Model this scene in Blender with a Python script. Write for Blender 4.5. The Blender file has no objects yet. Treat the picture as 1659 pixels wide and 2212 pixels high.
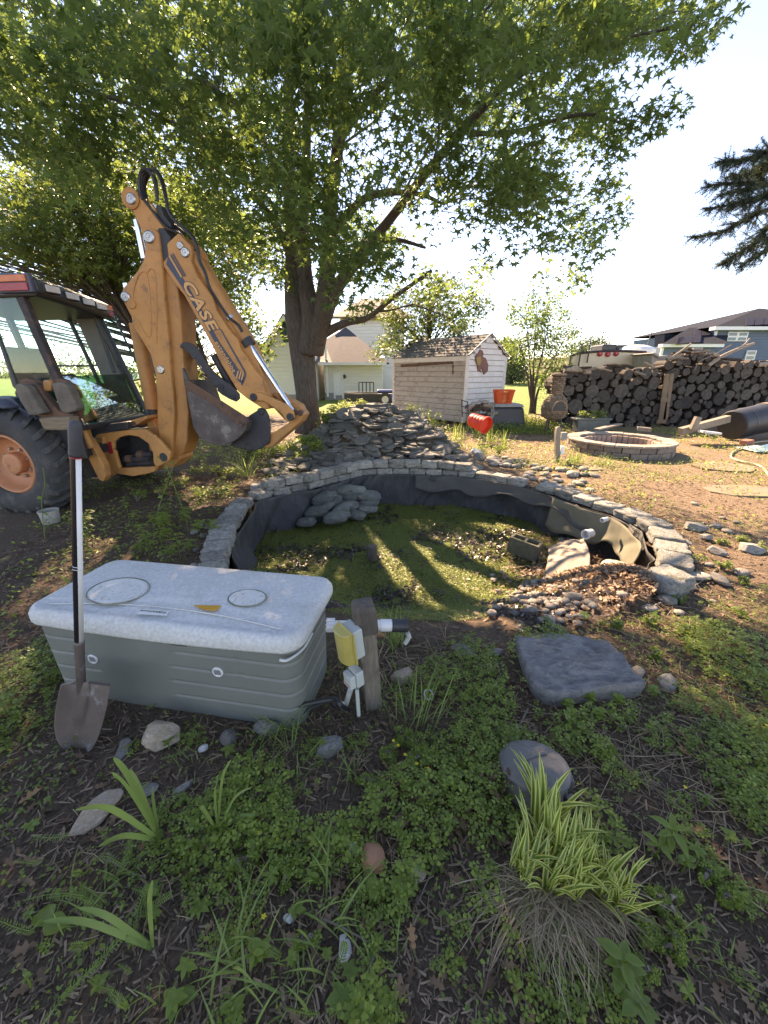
import bpy, bmesh, math, random
import numpy as np
from mathutils import Vector, Matrix, Quaternion
random.seed(7); RNG = np.random.default_rng(11)
scn = bpy.context.scene
R = math.radians
# ---------------------------------------------------------------- camera
CAMH = 1.6; TILT = R(20.0)
cd = bpy.data.cameras.new('camera'); cam = bpy.data.objects.new('camera', cd)
scn.collection.objects.link(cam)
cam.location = (0, 0, CAMH); cam.rotation_euler = (R(90) - TILT, 0, 0)
cd.sensor_fit = 'HORIZONTAL'; cd.sensor_width = 36; cd.lens = 18.0
cd.clip_start = 0.02; cd.clip_end = 3000
scn.camera = cam
# ---------------------------------------------------------------- sky and sun
SUN_AZ = R(-15.0); SUN_EL = R(37.0)      # azimuth from +Y towards +X
w = bpy.data.worlds.new("World"); scn.world = w; w.use_nodes = True
nt = w.node_tree; nt.nodes.clear()
sky = nt.nodes.new('ShaderNodeTexSky'); sky.sky_type = 'NISHITA'; sky.sun_disc = False
sky.sun_elevation = SUN_EL; sky.sun_rotation = SUN_AZ
sky.air_density = 1.0; sky.dust_density = 0.1; sky.ozone_density = 3.5; sky.altitude = 3000
bg = nt.nodes.new('ShaderNodeBackground'); bg.inputs[1].default_value = 0.125
out = nt.nodes.new('ShaderNodeOutputWorld')
nt.links.new(sky.outputs[0], bg.inputs[0]); nt.links.new(bg.outputs[0], out.inputs[0])
ld = bpy.data.lights.new('sun', 'SUN'); ld.energy = 4.3; ld.angle = R(0.5); ld.color = (1.0, 0.93, 0.82)
sun = bpy.data.objects.new('sun', ld); scn.collection.objects.link(sun)
sv = Vector((math.sin(SUN_AZ) * math.cos(SUN_EL), math.cos(SUN_AZ) * math.cos(SUN_EL), math.sin(SUN_EL)))
sun.rotation_euler = sv.to_track_quat('Z', 'Y').to_euler(); sun.location = sv * 60
scn.view_settings.view_transform = 'Standard'; scn.view_settings.look = 'None'
scn.view_settings.gamma = 1.0; scn.view_settings.exposure = 2.35
try: scn.view_settings.use_curve_mapping = False
except Exception: pass
scn.view_settings.use_white_balance = True; scn.view_settings.white_balance_temperature = 10000; scn.view_settings.white_balance_tint = 22
scn.render.engine = 'CYCLES'
scn.cycles.max_bounces = 8; scn.cycles.transparent_max_bounces = 8

# ---------------------------------------------------------------- placing things from measured directions
FP = 829.5; cT, sT = math.cos(TILT), math.sin(TILT)
def ray(u, v):
    tx = (u - 829.5) / FP; ty = (v - 1106) / FP
    return (tx, cT - ty * sT, -sT - ty * cT)
def G(u, v, z=0.0):                      # point on the level z
    a = ray(u, v); k = (z - CAMH) / a[2]
    return Vector((a[0] * k, a[1] * k, z))
def Yp(u, v, y):                         # point in the upright plane y
    a = ray(u, v); k = y / a[1]
    return Vector((a[0] * k, y, CAMH + a[2] * k))
def proj(P):
    P = np.asarray(P, float); x = P[..., 0]; y = P[..., 1]; z = P[..., 2] - CAMH
    zc = y * cT - z * sT; yc = y * sT + z * cT
    zc = np.where(np.abs(zc) < 1e-6, 1e-6, zc)
    return 829.5 + FP * x / zc, 1106 - FP * yc / zc, zc

# ---------------------------------------------------------------- materials
def nd(t, k, **kw):
    n = t.nodes.new(k)
    for a, b in kw.items(): setattr(n, a, b)
    return n
def noise(t, co, scale, detail=4, rough=0.6, dist=0.0):
    n = nd(t, 'ShaderNodeTexNoise'); n.inputs['Scale'].default_value = scale
    n.inputs['Detail'].default_value = detail; n.inputs['Roughness'].default_value = rough
    n.inputs['Distortion'].default_value = dist
    t.links.new(co, n.inputs['Vector']); return n.outputs['Fac']
def ramp(t, fac, stops):
    n = nd(t, 'ShaderNodeValToRGB'); cr = n.color_ramp
    while len(cr.elements) > 1: cr.elements.remove(cr.elements[-1])
    cr.elements[0].position = stops[0][0]; cr.elements[0].color = (*stops[0][1], 1)
    for p, c in stops[1:]:
        e = cr.elements.new(p); e.color = (*c, 1)
    t.links.new(fac, n.inputs[0]); return n.outputs[0]
def mixc(t, fac, a, b, mode='MIX'):
    n = nd(t, 'ShaderNodeMixRGB', blend_type=mode)
    for s, i in ((fac, 0), (a, 1), (b, 2)):
        if isinstance(s, (int, float)): n.inputs[i].default_value = s
        elif isinstance(s, tuple): n.inputs[i].default_value = (*s, 1)
        else: t.links.new(s, n.inputs[i])
    return n.outputs[0]
def newmat(name):
    m = bpy.data.materials.new(name); m.use_nodes = True
    t = m.node_tree; b = t.nodes['Principled BSDF']
    return m, t, b
def coords(t, kind='Object'):
    return nd(t, 'ShaderNodeTexCoord').outputs[kind]
def bumpin(t, b, h, strength=0.4, dist=0.02):
    n = nd(t, 'ShaderNodeBump'); n.inputs['Strength'].default_value = strength; n.inputs['Distance'].default_value = dist
    t.links.new(h, n.inputs['Height']); t.links.new(n.outputs[0], b.inputs['Normal'])
def M(name, c1, c2=None, scale=8, rough=0.6, bump=0.3, bs=40, metal=0.0, c3=None, s3=3, th=(0.5, 0.62), vary=0.0, dist=0.01, stretch=None, spec=None):
    """base colour c1 mottled with c2; c3 shows as patches (rust, stain, lichen); vary = per-object value change"""
    m, t, b = newmat(name); co = coords(t)
    oi_ = nd(t, 'ShaderNodeObjectInfo').outputs['Random']; sc_m = nd(t, 'ShaderNodeMath', operation='MULTIPLY'); sc_m.inputs[1].default_value = 37.0; t.links.new(oi_, sc_m.inputs[0])
    va = nd(t, 'ShaderNodeVectorMath', operation='ADD'); t.links.new(co, va.inputs[0]); t.links.new(sc_m.outputs[0], va.inputs[1]); co = va.outputs[0]
    if stretch:
        mp = nd(t, 'ShaderNodeMapping'); mp.inputs['Scale'].default_value = stretch
        t.links.new(co, mp.inputs[0]); co = mp.outputs[0]
    if c2 is None: c2 = tuple(x * 0.75 for x in c1)
    col = ramp(t, noise(t, co, scale, 6, 0.65), [(0.3, c2), (0.7, c1)])
    if c3:
        f = ramp(t, noise(t, co, s3, 9, 0.75, 0.12), [(th[0], (0, 0, 0)), (th[1], (1, 1, 1))])
        col = mixc(t, f, col, c3)
    if vary:
        oi = nd(t, 'ShaderNodeObjectInfo').outputs['Random']
        hv = nd(t, 'ShaderNodeHueSaturation')
        mr = nd(t, 'ShaderNodeMapRange'); mr.inputs[3].default_value = 1 - vary; mr.inputs[4].default_value = 1 + vary
        t.links.new(oi, mr.inputs[0]); t.links.new(mr.outputs[0], hv.inputs['Value']); t.links.new(col, hv.inputs['Color'])
        col = hv.outputs[0]
    t.links.new(col, b.inputs['Base Color'])
    b.inputs['Roughness'].default_value = rough; b.inputs['Metallic'].default_value = metal
    if spec is not None: b.inputs['Specular IOR Level'].default_value = spec
    if bump: bumpin(t, b, noise(t, co, bs, 6, 0.7), bump, dist)
    return m
def leafmat(name, c1, c2, trans, tfac=0.45, rough=0.45):
    m, t, b = newmat(name)
    g = nd(t, 'ShaderNodeNewGeometry').outputs['Random Per Island']
    col = ramp(t, g, [(0.0, c1), (1.0, c2)])
    t.links.new(col, b.inputs['Base Color']); b.inputs['Roughness'].default_value = rough
    b.inputs['Specular IOR Level'].default_value = 0.3
    tr = nd(t, 'ShaderNodeBsdfTranslucent')
    tc = ramp(t, g, [(0.0, tuple(x * 0.7 for x in trans)), (1.0, trans)]); t.links.new(tc, tr.inputs[0])
    mx = nd(t, 'ShaderNodeMixShader'); mx.inputs[0].default_value = tfac
    t.links.new(b.outputs[0], mx.inputs[1]); t.links.new(tr.outputs[0], mx.inputs[2])
    t.links.new(mx.outputs[0], t.nodes['Material Output'].inputs[0])
    return m

# ---------------------------------------------------------------- geometry helpers
W = {}
COL = scn.collection
def tag(o, label=None, cat=None, group=None, kind=None):
    if label: o['label'] = label
    if cat: o['category'] = cat
    if group: o['group'] = group
    if kind: o['kind'] = kind
    return o
def thing(name, loc, label, cat, group=None, rz=0.0):
    o = bpy.data.objects.new(name, None); COL.objects.link(o); o.location = loc; o.rotation_euler = (0, 0, rz)
    o.empty_display_size = 0.1
    W[o] = Vector(loc); tag(o, label, cat, group); return o
def rawmesh(name, V, F, mats=(), smooth=False, midx=None):
    V = np.asarray(V, dtype=np.float32).reshape(-1, 3)
    me = bpy.data.meshes.new(name)
    if isinstance(F, np.ndarray):
        n, k = F.shape
        me.vertices.add(len(V)); me.vertices.foreach_set('co', V.ravel())
        me.loops.add(n * k); me.loops.foreach_set('vertex_index', F.ravel().astype(np.int32))
        me.polygons.add(n); me.polygons.foreach_set('loop_start', np.arange(0, n * k, k, dtype=np.int32))
        me.polygons.foreach_set('loop_total', np.full(n, k, dtype=np.int32))
        me.update(calc_edges=True)
    else:
        me.from_pydata([tuple(v) for v in V.tolist()], [], [tuple(f) for f in F]); me.update()
    for m in (mats if isinstance(mats, (list, tuple)) else [mats]): me.materials.append(m)
    if midx is not None: me.polygons.foreach_set('material_index', np.asarray(midx, dtype=np.int32))
    if smooth: me.polygons.foreach_set('use_smooth', np.ones(len(me.polygons), dtype=bool))
    return me
def O(name, V, F, mats, parent=None, smooth=False, bev=0, midx=None, origin=None, seg=2):
    """object from world-space vertices; its origin goes to its base centre"""
    V = np.asarray(V, dtype=float).reshape(-1, 3)
    if origin is None:
        mn, mx = V.min(0), V.max(0); origin = Vector(((mn[0] + mx[0]) / 2, (mn[1] + mx[1]) / 2, mn[2]))
    origin = Vector(origin)
    me = rawmesh(name, V - np.array(origin), F, mats, smooth, midx)
    o = bpy.data.objects.new(name, me); COL.objects.link(o)
    W[o] = origin
    if parent is not None:
        o.parent = parent; o.location = origin - W[parent]
    else: o.location = origin
    if bev:
        b = o.modifiers.new('bevel', 'BEVEL'); b.width = bev; b.segments = seg; b.limit_method = 'ANGLE'; b.angle_limit = R(35)
    return o
def inst(name, me, loc, rot=(0, 0, 0), scale=(1, 1, 1), parent=None):
    o = bpy.data.objects.new(name, me); COL.objects.link(o)
    o.rotation_euler = rot; o.scale = scale
    W[o] = Vector(loc)
    if parent is not None: o.parent = parent; o.location = Vector(loc) - W[parent]
    else: o.location = loc
    return o
class B:
    def __init__(s): s.V = []; s.F = []; s.n = 0; s.mi = []
    def add(s, V, F, mi=0):
        V = [tuple(v) for v in V]; s.V += V; s.F += [tuple(i + s.n for i in f) for f in F]; s.n += len(V); s.mi += [mi] * len(F); return s
    def box(s, c, d, rot=None, mi=0):
        c = Vector(c); h = [x / 2 for x in d]
        P = [Vector((sx * h[0], sy * h[1], sz * h[2])) for sz in (-1, 1) for sy in (-1, 1) for sx in (-1, 1)]
        if rot is not None: P = [rot @ p for p in P]
        return s.add([c + p for p in P], [(0, 2, 3, 1), (4, 5, 7, 6), (0, 1, 5, 4), (2, 6, 7, 3), (0, 4, 6, 2), (1, 3, 7, 5)], mi)
    def beam(s, a, b, w, h, up=(0, 0, 1), mi=0):
        a = Vector(a); b = Vector(b); d = (b - a); L = d.length; d.normalize()
        up = Vector(up)
        if abs(d.dot(up)) > 0.98: up = Vector((0, 1, 0))
        x = d.cross(up).normalized(); z = x.cross(d).normalized()
        rot = Matrix((x, d, z)).transposed()
        return s.box((a + b) / 2, (w, L, h), rot, mi)
    def prism(s, P, off, mi=0):
        P = [Vector(p) for p in P]; off = Vector(off); n = len(P)
        V = P + [p + off for p in P]
        F = [tuple(range(n)), tuple(range(2 * n - 1, n - 1, -1))] + [(i, i + n, (i + 1) % n + n, (i + 1) % n) for i in range(n)]
        return s.add(V, F, mi)
    def tube(s, pts, r, n=8, cap=True, mi=0):
        pts = [Vector(p) for p in pts]; k = len(pts)
        rs = r if isinstance(r, (list, tuple)) else [r] * k
        V = []; ref = None
        for i, p in enumerate(pts):
            d = (pts[min(i + 1, k - 1)] - pts[max(i - 1, 0)])
            d = d.normalized() if d.length > 1e-9 else Vector((0, 0, 1))
            if ref is None: ref = Vector((1, 0, 0)) if abs(d.x) < 0.8 else Vector((0, 1, 0))
            x = (ref - d * ref.dot(d)).normalized(); y = d.cross(x); ref = x
            for j in range(n):
                a = 2 * math.pi * j / n; V.append(p + (x * math.cos(a) + y * math.sin(a)) * rs[i])
        F = [(i * n + j, i * n + (j + 1) % n, (i + 1) * n + (j + 1) % n, (i + 1) * n + j) for i in range(k - 1) for j in range(n)]
        if cap: F += [tuple(range(n - 1, -1, -1)), tuple(range((k - 1) * n, k * n))]
        return s.add(V, F, mi)
    def lathe(s, prof, c, axis='Z', n=32, mi=0, rot=None, close=False, cap=True):
        c = Vector(c); V = []
        for (r, z) in prof:
            for j in range(n):
                a = 2 * math.pi * j / n; p = Vector((r * math.cos(a), r * math.sin(a), z))
                if rot is not None: p = rot @ p
                V.append(c + p)
        k = len(prof)
        F = [(i * n + j, i * n + (j + 1) % n, (i + 1) * n + (j + 1) % n, (i + 1) * n + j) for i in range(k - 1) for j in range(n)]
        if close: F += [((k - 1) * n + j, (k - 1) * n + (j + 1) % n, (j + 1) % n, j) for j in range(n)]
        elif cap: F += [tuple(range(n - 1, -1, -1)), tuple(range((k - 1) * n, k * n))]
        return s.add(V, F, mi)
    def obj(s, name, mats, parent=None, **kw):
        return O(name, s.V, s.F, mats, parent, midx=s.mi if any(s.mi) else None, **kw)
def axrot(d):                            # rotation that sends +Z to d
    return Vector(d).normalized().to_track_quat('Z', 'Y').to_matrix()
def smooth_pts(P, n=6):
    P = [Vector(p) for p in P]; out = []
    for i in range(len(P) - 1):
        p0 = P[max(i - 1, 0)]; p1 = P[i]; p2 = P[i + 1]; p3 = P[min(i + 2, len(P) - 1)]
        for j in range(n):
            t = j / n
            out.append(0.5 * ((2 * p1) + (p2 - p0) * t + (2 * p0 - 5 * p1 + 4 * p2 - p3) * t * t + (3 * p1 - p0 - 3 * p2 + p3) * t ** 3))
    out.append(P[-1]); return out
# value noise, numpy
_tab = np.random.default_rng(5).random((256, 256))
def vnoise(x, y):
    x = np.asarray(x, float); y = np.asarray(y, float)
    xi = np.floor(x).astype(int); yi = np.floor(y).astype(int); fx = x - xi; fy = y - yi
    fx = fx * fx * (3 - 2 * fx); fy = fy * fy * (3 - 2 * fy)
    g = lambda a, b: _tab[a % 256, b % 256]
    return (g(xi, yi) * (1 - fx) + g(xi + 1, yi) * fx) * (1 - fy) + (g(xi, yi + 1) * (1 - fx) + g(xi + 1, yi + 1) * fx) * fy
def fbm(x, y, o=4):
    s = 0; a = 0.5; f = 1.0
    for i in range(o): s = s + a * vnoise(x * f + 17 * i, y * f + 31 * i); a *= 0.5; f *= 2.03
    return s / (1 - 0.5 ** o)
def sstep(a, b, x):
    t = np.clip((np.asarray(x, float) - a) / (b - a), 0, 1); return t * t * (3 - 2 * t)

# ---------------------------------------------------------------- terrain: pond hole, mound
RIM = [G(480, 1238, .1), G(478, 1190, .1), G(497, 1140, .1), G(525, 1090, .1), G(562, 1062, .1), G(640, 1047, .1), G(720, 1030, .1), G(790, 1013, .1), G(870, 1012, .1),
       G(940, 1014, .1), G(1010, 1018, .1), G(1090, 1030, .1), G(1180, 1050, .1), G(1270, 1080, .1), G(1350, 1104, .1), G(1400, 1132, .1), G(1432, 1170, .1), G(1438, 1215, .1), G(1420, 1262, .1)]
RIMS = smooth_pts(RIM, 5)
FRONT = [Vector((1.95, 2.42, 0)), Vector((1.3, 2.12, 0)), Vector((0.6, 1.98, 0)), Vector((-0.2, 2.0, 0)), Vector((-0.9, 2.25, 0))]
POLY = np.array([(p.x, p.y) for p in RIMS + FRONT])
NW = len(RIMS)
def inpoly(x, y, poly=None):
    poly = POLY if poly is None else np.asarray(poly, float)
    x = np.asarray(x, float); y = np.asarray(y, float); r = np.zeros(x.shape, bool); n = len(poly)
    for i in range(n):
        x1, y1 = poly[i]; x2, y2 = poly[(i + 1) % n]
        if y1 == y2: continue
        c = ((y1 > y) != (y2 > y)) & (x < (x2 - x1) * (y - y1) / (y2 - y1) + x1); r ^= c
    return r
def segdist(x, y, pts):
    x = np.asarray(x, float); y = np.asarray(y, float); d = np.full(x.shape, 1e9)
    for (x1, y1), (x2, y2) in zip(pts[:-1], pts[1:]):
        vx, vy = x2 - x1, y2 - y1; t = np.clip(((x - x1) * vx + (y - y1) * vy) / (vx * vx + vy * vy), 0, 1)
        d = np.minimum(d, np.hypot(x - x1 - t * vx, y - y1 - t * vy))
    return d
_frontpts = [tuple(POLY[NW - 1])] + [(p.x, p.y) for p in FRONT] + [tuple(POLY[0])]
_wallpts = [tuple(p) for p in POLY[:NW]]
def mound(x, y):
    dx = np.asarray(x, float) + 0.15; y = np.asarray(y, float)
    face = sstep(6.4, 8.5, y) * (1 - 0.8 * sstep(9.0, 11.8, y))
    wide = np.exp(-(np.abs(dx) / (1.35 + .75 * (1 - sstep(6.5, 8.3, y)))) ** 4.0)
    return (0.78 + .10 * np.exp(-(dx / .6) ** 2)) * face * wide
def ground(x, y):
    x = np.asarray(x, float); y = np.asarray(y, float)
    z = 0.05 * (fbm(x * 0.7 + 3, y * 0.7) - 0.5) + 0.035 * (fbm(x * 3 + 9, y * 3 + 2) - 0.5) * (1 - sstep(10, 14, y))
    z = z + mound(x, y)
    far = sstep(12, 30, np.hypot(x, y)); z = z * (1 - far) + far * -0.12
    ins = inpoly(x, y)
    df = segdist(x, y, _frontpts)
    zi = -0.47 * sstep(0.0, 1.25, df) + 0.03 * (fbm(x * 2.5, y * 2.5) - 0.5)
    zi = zi + 0.12 * np.exp(-(((x - 2.0) / 0.45) ** 2 + ((y - 3.0) / 0.75) ** 2))
    z = np.where(ins, zi, z)
    return z
def gz(x, y): return float(ground(np.array([x]), np.array([y]))[0])
def lay(u, v, dz=0.0):                   # where the view direction meets the terrain
    p = G(u, v, 0.0)
    for _ in range(12):
        z = gz(p.x, p.y); p = G(u, v, 0.5 * (z + p.z) if _ < 10 else z)
    return Vector((p.x, p.y, gz(p.x, p.y) + dz))
def axis_vals(lo, hi, step, far, grow=1.16):
    core = list(np.arange(lo, hi + 1e-6, step)); a = []; s = step; v = hi
    while v < far: s *= grow; v += s; a.append(v)
    b = []; s = step; v = lo
    while v > -far: s *= grow; v -= s; b.append(v)
    return np.array(b[::-1] + core + a)
xs = axis_vals(-4.6, 5.6, 0.045, 1500); ys = axis_vals(0.1, 10.2, 0.045, 1800)
X, Yg = np.meshgrid(xs, ys); nx, ny = len(xs), len(ys)
Zg = ground(X, Yg)
gv = np.stack([X, Yg, Zg], -1).reshape(-1, 3)
i = np.arange(nx * ny).reshape(ny, nx)
gf = np.stack([i[:-1, :-1], i[:-1, 1:], i[1:, 1:], i[1:, :-1]], -1).reshape(-1, 4)
def ground_mat():
    m, t, b = newmat('yard_ground'); co = coords(t)
    at = lambda n: nd(t, 'ShaderNodeAttribute', attribute_name=n).outputs['Fac']
    n1 = noise(t, co, 3.0, 8, 0.7); n2 = noise(t, co, 38, 6, 0.75, 0.8); n3 = noise(t, co, 140, 4, 0.7)
    mulch = ramp(t, n2, [(0.3, (0.05, 0.034, 0.023)), (0.5, (0.14, 0.095, 0.064)), (0.6, (0.19, 0.125, 0.082)), (0.72, (0.30, 0.21, 0.14))])
    dry = ramp(t, n2, [(0.28, (0.09, 0.055, 0.035)), (0.5, (0.27, 0.185, 0.12)), (0.7, (0.42, 0.31, 0.21))])
    lawn = ramp(t, noise(t, co, 1.3, 8, 0.75), [(0.3, (0.08, 0.13, 0.02)), (0.7, (0.17, 0.23, 0.04))])
    pondc = ramp(t, n2, [(0.3, (0.07, 0.08, 0.022)), (0.5, (0.16, 0.19, 0.045)), (0.7, (0.28, 0.31, 0.09))])
    pdark = ramp(t, n2, [(0.3, (0.012, 0.01, 0.01)), (0.65, (0.05, 0.04, 0.032))])
    pf = ramp(t, n1, [(0.36, (1, 1, 1)), (0.46, (0, 0, 0))])
    pondc = mixc(t, pf, pondc, pdark)
    c = mixc(t, at('dry'), mulch, dry); c = mixc(t, at('lawn'), c, lawn); c = mixc(t, at('pond'), c, pondc)
    t.links.new(c, b.inputs['Base Color']); b.inputs['Roughness'].default_value = 0.9
    b.inputs['Specular IOR Level'].default_value = 0.25
    ma = nd(t, 'ShaderNodeMath', operation='ADD'); t.links.new(n2, ma.inputs[0]); t.links.new(n3, ma.inputs[1])
    bumpin(t, b, ma.outputs[0], 0.9, 0.03)
    return m
g = O('ground', gv, gf, ground_mat(), smooth=True, origin=(0, 0, 0)); tag(g, kind='structure')
def addattr(o, name, val):
    a = o.data.attributes.new(name, 'FLOAT', 'POINT'); a.data.foreach_set('value', np.asarray(val, dtype=np.float32).ravel())
GX, GY = gv[:, 0], gv[:, 1]
nn = fbm(GX * 0.9 + 40, GY * 0.9, 4)
def drymask(x, y):
    n = fbm(x * 0.9 + 40, y * 0.9, 4)
    a = sstep(2.1, 4.4, x + 0.35 * (y - 3) + (n - 0.5) * 3) * sstep(1.2, 3.0, y + (n - 0.5)) * 0.9
    b_ = sstep(7.2, 8.6, y) * sstep(2.0, 3.2, x)
    return np.clip(np.maximum(a, b_), 0, 1)
addattr(g, 'dry', drymask(GX, GY))
lawnv = sstep(15.0, 17.5, GY + (nn - 0.5) * 3)
addattr(g, 'lawn', lawnv)
pm = inpoly(GX, GY) & (GX < 1.75 + 0.35 * (GY - 3)) & (segdist(GX, GY, _frontpts) > 0.55)
addattr(g, 'pond', pm.astype(float))
# ================================================================ materials used across
m_concrete = M('tumbled_concrete', (0.40, 0.385, 0.34), (0.17, 0.165, 0.145), 7, 0.95, 1.0, 9, c3=(0.11, 0.11, 0.075), s3=2.2, th=(0.50, 0.66), vary=0.3, dist=0.03)
m_slate = M('slate', (0.15, 0.145, 0.13), (0.07, 0.068, 0.062), 5, 0.8, 0.8, 9, c3=(0.19, 0.15, 0.11), s3=2, th=(0.52, 0.66), vary=0.45)
m_rock = M('field_rock', (0.30, 0.28, 0.25), (0.13, 0.125, 0.115), 4, 0.85, 1.0, 9, c3=(0.38, 0.36, 0.32), s3=4, th=(0.55, 0.7), vary=0.3)
m_rock_tan = M('tan_rock', (0.42, 0.33, 0.24), (0.24, 0.18, 0.13), 6, 0.85, 0.6, 30, c3=(0.5, 0.47, 0.42), s3=5, th=(0.55, 0.68))
m_rock_white = M('white_quartz', (0.62, 0.61, 0.58), (0.38, 0.38, 0.37), 9, 0.6, 0.5, 30)
m_rock_red = M('terracotta_ball', (0.36, 0.17, 0.09), (0.26, 0.12, 0.07), 9, 0.8, 0.3, 50)
m_river = M('river_stone', (0.27, 0.24, 0.205), (0.13, 0.12, 0.105), 2.5, 0.8, 0.7, 7, vary=0.4, c3=(.34, .30, .25), s3=1.5, th=(.5, .7))
m_liner = M('pond_liner_fabric', (0.05, 0.05, 0.05), (0.025, 0.025, 0.026), 3, 0.6, 1.0, 4, dist=.05, stretch=(2.2, 2.2, .7), c3=(0.09, 0.08, 0.07), s3=2.0, th=(0.5, 0.75))
m_underlay = M('underlay_cloth', (0.085, 0.08, 0.072), (0.055, 0.05, 0.046), 4, 0.9, 0.4, 120, c3=(0.10, 0.09, 0.075), s3=1.0, th=(0.4, 0.9))
m_sandbag = M('sandbag_plastic', (0.34, 0.35, 0.30), (0.17, 0.18, 0.155), 2.5, 0.55, 1.0, 5, vary=0.3, dist=0.08)

# ---------------------------------------------------------------- rock meshes shared between alike stones
def rockmesh(name, seed, mat, rough=0.22, flat=0.75, sub=3, angular=False):
    bm = bmesh.new(); bmesh.ops.create_icosphere(bm, subdivisions=sub, radius=1.0)
    r = random.Random(seed); off = Vector((r.uniform(0, 50), r.uniform(0, 50), r.uniform(0, 50)))
    from mathutils import noise as mn
    planes = [(Vector((r.gauss(0, 1), r.gauss(0, 1), r.gauss(0, 1))).normalized(), r.uniform(0.5, 0.8)) for _ in range(13 if angular else 0)]
    for v in bm.verts:
        d = 1 + rough * mn.noise(v.co * 1.1 + off) + rough * 0.4 * mn.noise(v.co * 3 + off)
        p = v.co * d
        for n_, h in planes:
            q = p.dot(n_)
            if q > h: p = p - n_ * (q - h)
        p.z *= flat; v.co = p
    me = bpy.data.meshes.new(name); bm.to_mesh(me); bm.free(); me.materials.append(mat)
    me.polygons.foreach_set('use_smooth', np.ones(len(me.polygons), dtype=bool)); return me
ROUND = [rockmesh('round_stone', s, m_river, 0.25, 0.7, 2) for s in range(6)]
ANG = [rockmesh('broken_stone', 20 + s, m_rock, 0.3, 0.85, 4, True) for s in range(5)]
def stone(u, v, rpx, me, label, group=None, name='stone', asp=(1.0, 0.8, 0.6), sink=0.25, mat=None, rz=None, cat='stone'):
    p = lay(u, v); zc = proj(p)[2]; s = float(rpx / FP * zc)
    if mat is not None:
        me = me.copy(); me.materials.clear(); me.materials.append(mat)
    o = inst(name, me, (p.x, p.y, p.z + s * asp[2] * (1 - sink) * 0.6), (random.uniform(-.15, .15), random.uniform(-.15, .15), random.uniform(0, 6.28) if rz is None else rz), (s * asp[0], s * asp[1], s * asp[2]))
    tag(o, label, cat, group); return o

# ---------------------------------------------------------------- slate mound
def slatemesh(seed):
    r = random.Random(seed); n = r.choice([5, 6, 6, 7]); el = r.uniform(0.55, 0.95)
    P = []
    for k in range(n):
        a = 2 * math.pi * (k + r.uniform(-.28, .28)) / n; q = r.uniform(0.7, 1.1)
        P.append(Vector((math.cos(a) * q, math.sin(a) * q * el, 0)))
    bm = bmesh.new(); vs = [bm.verts.new(p) for p in P]; f = bm.faces.new(vs); f.normal_update()
    if f.normal.z < 0: f.normal_flip()
    e = bmesh.ops.extrude_face_region(bm, geom=[f])
    for v in [x for x in e['geom'] if isinstance(x, bmesh.types.BMVert)]: v.co.z += 1.0; v.co.xy *= r.uniform(0.86, 1.0)
    bmesh.ops.recalc_face_normals(bm, faces=bm.faces)
    me = bpy.data.meshes.new('slate_slab'); bm.to_mesh(me); bm.free(); me.materials.append(m_slate); return me
SL = [slatemesh(s) for s in range(14)]
fall = thing('slate_waterfall', (-0.1, 7.4, 0.3), 'low mound of stacked dark slate slabs behind the far rim of the empty pond', 'rockery')
cnt = 0; rr = random.Random(3)
y = 6.6
while y < 8.55:
    hw = 1.75 - .6 * (y - 6.6) / 1.9
    x = -0.1 - hw
    while x < -0.1 + hw:
        s = rr.uniform(0.13, 0.27)
        xx = x + rr.uniform(-.05, .05); yy = y + rr.uniform(-.07, .07)
        z = gz(xx, yy) + rr.uniform(-0.01, 0.05)
        if rr.random() < 0.84: rot = (rr.uniform(-0.05, 0.32), rr.uniform(-.16, .16), rr.uniform(0, 6.28))
        else: rot = (rr.uniform(0.5, 1.0), rr.uniform(-.4, .4), rr.uniform(-.6, .6))
        q = Quaternion((1, 0, 0), rot[0]) @ Quaternion((0, 1, 0), rot[1]) @ Quaternion((0, 0, 1), rot[2])
        if cnt < 290: inst('slate', rr.choice(SL), (xx, yy, z), q.to_euler(), (s, s * rr.uniform(.6, 1), rr.uniform(.018, .042)), fall); cnt += 1
        x += s * rr.uniform(0.95, 1.45)
    y += 0.092
# loose slates to the left of the mound, lying on the slope
for (u, v, s, r0) in [(600, 1022, .30, .12), (640, 1006, .22, .3), (672, 998, .2, .2), (610, 985, .2, -.1), (655, 975, .22, .25), (700, 990, .18, .2), (690, 1018, .2, .1), (735, 1003, .17, .2), (1035, 992, .16, .5), (1005, 1000, .2, .2), (1065, 1002, .17, .15), (640, 960, .2, .3), (590, 1000, .17, .1), (625, 1030, .2, .05)]:
    p = lay(u, v, 0.02); q = Quaternion((1, 0, 0), r0) @ Quaternion((0, 0, 1), rr.uniform(0, 6))
    o = inst('slate', rr.choice(SL), p, q.to_euler(), (s, s, .03)); tag(o, 'loose dark slate slab lying beside the slate mound above the pond rim', 'slate slab', 'loose slates beside the mound')
p = lay(1030, 985, 0.05)
o = inst('pale_slab', SL[3], p, (0.5, 0.25, 0.3), (.16, .14, .05)); o.data = SL[3].copy(); o.data.materials.clear(); o.data.materials.append(m_rock_white)
tag(o, 'pale grey square stone propped up on the right end of the far pond rim', 'stone')
p = Vector((-0.25, 8.55, gz(-.25, 8.55) + .03))
o = inst('cap_slab', SL[5], p, (0.02, 0.0, 0.2), (.42, .3, .06)); tag(o, 'long flat grey capstone lying on the very top of the slate mound', 'stone')

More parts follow.
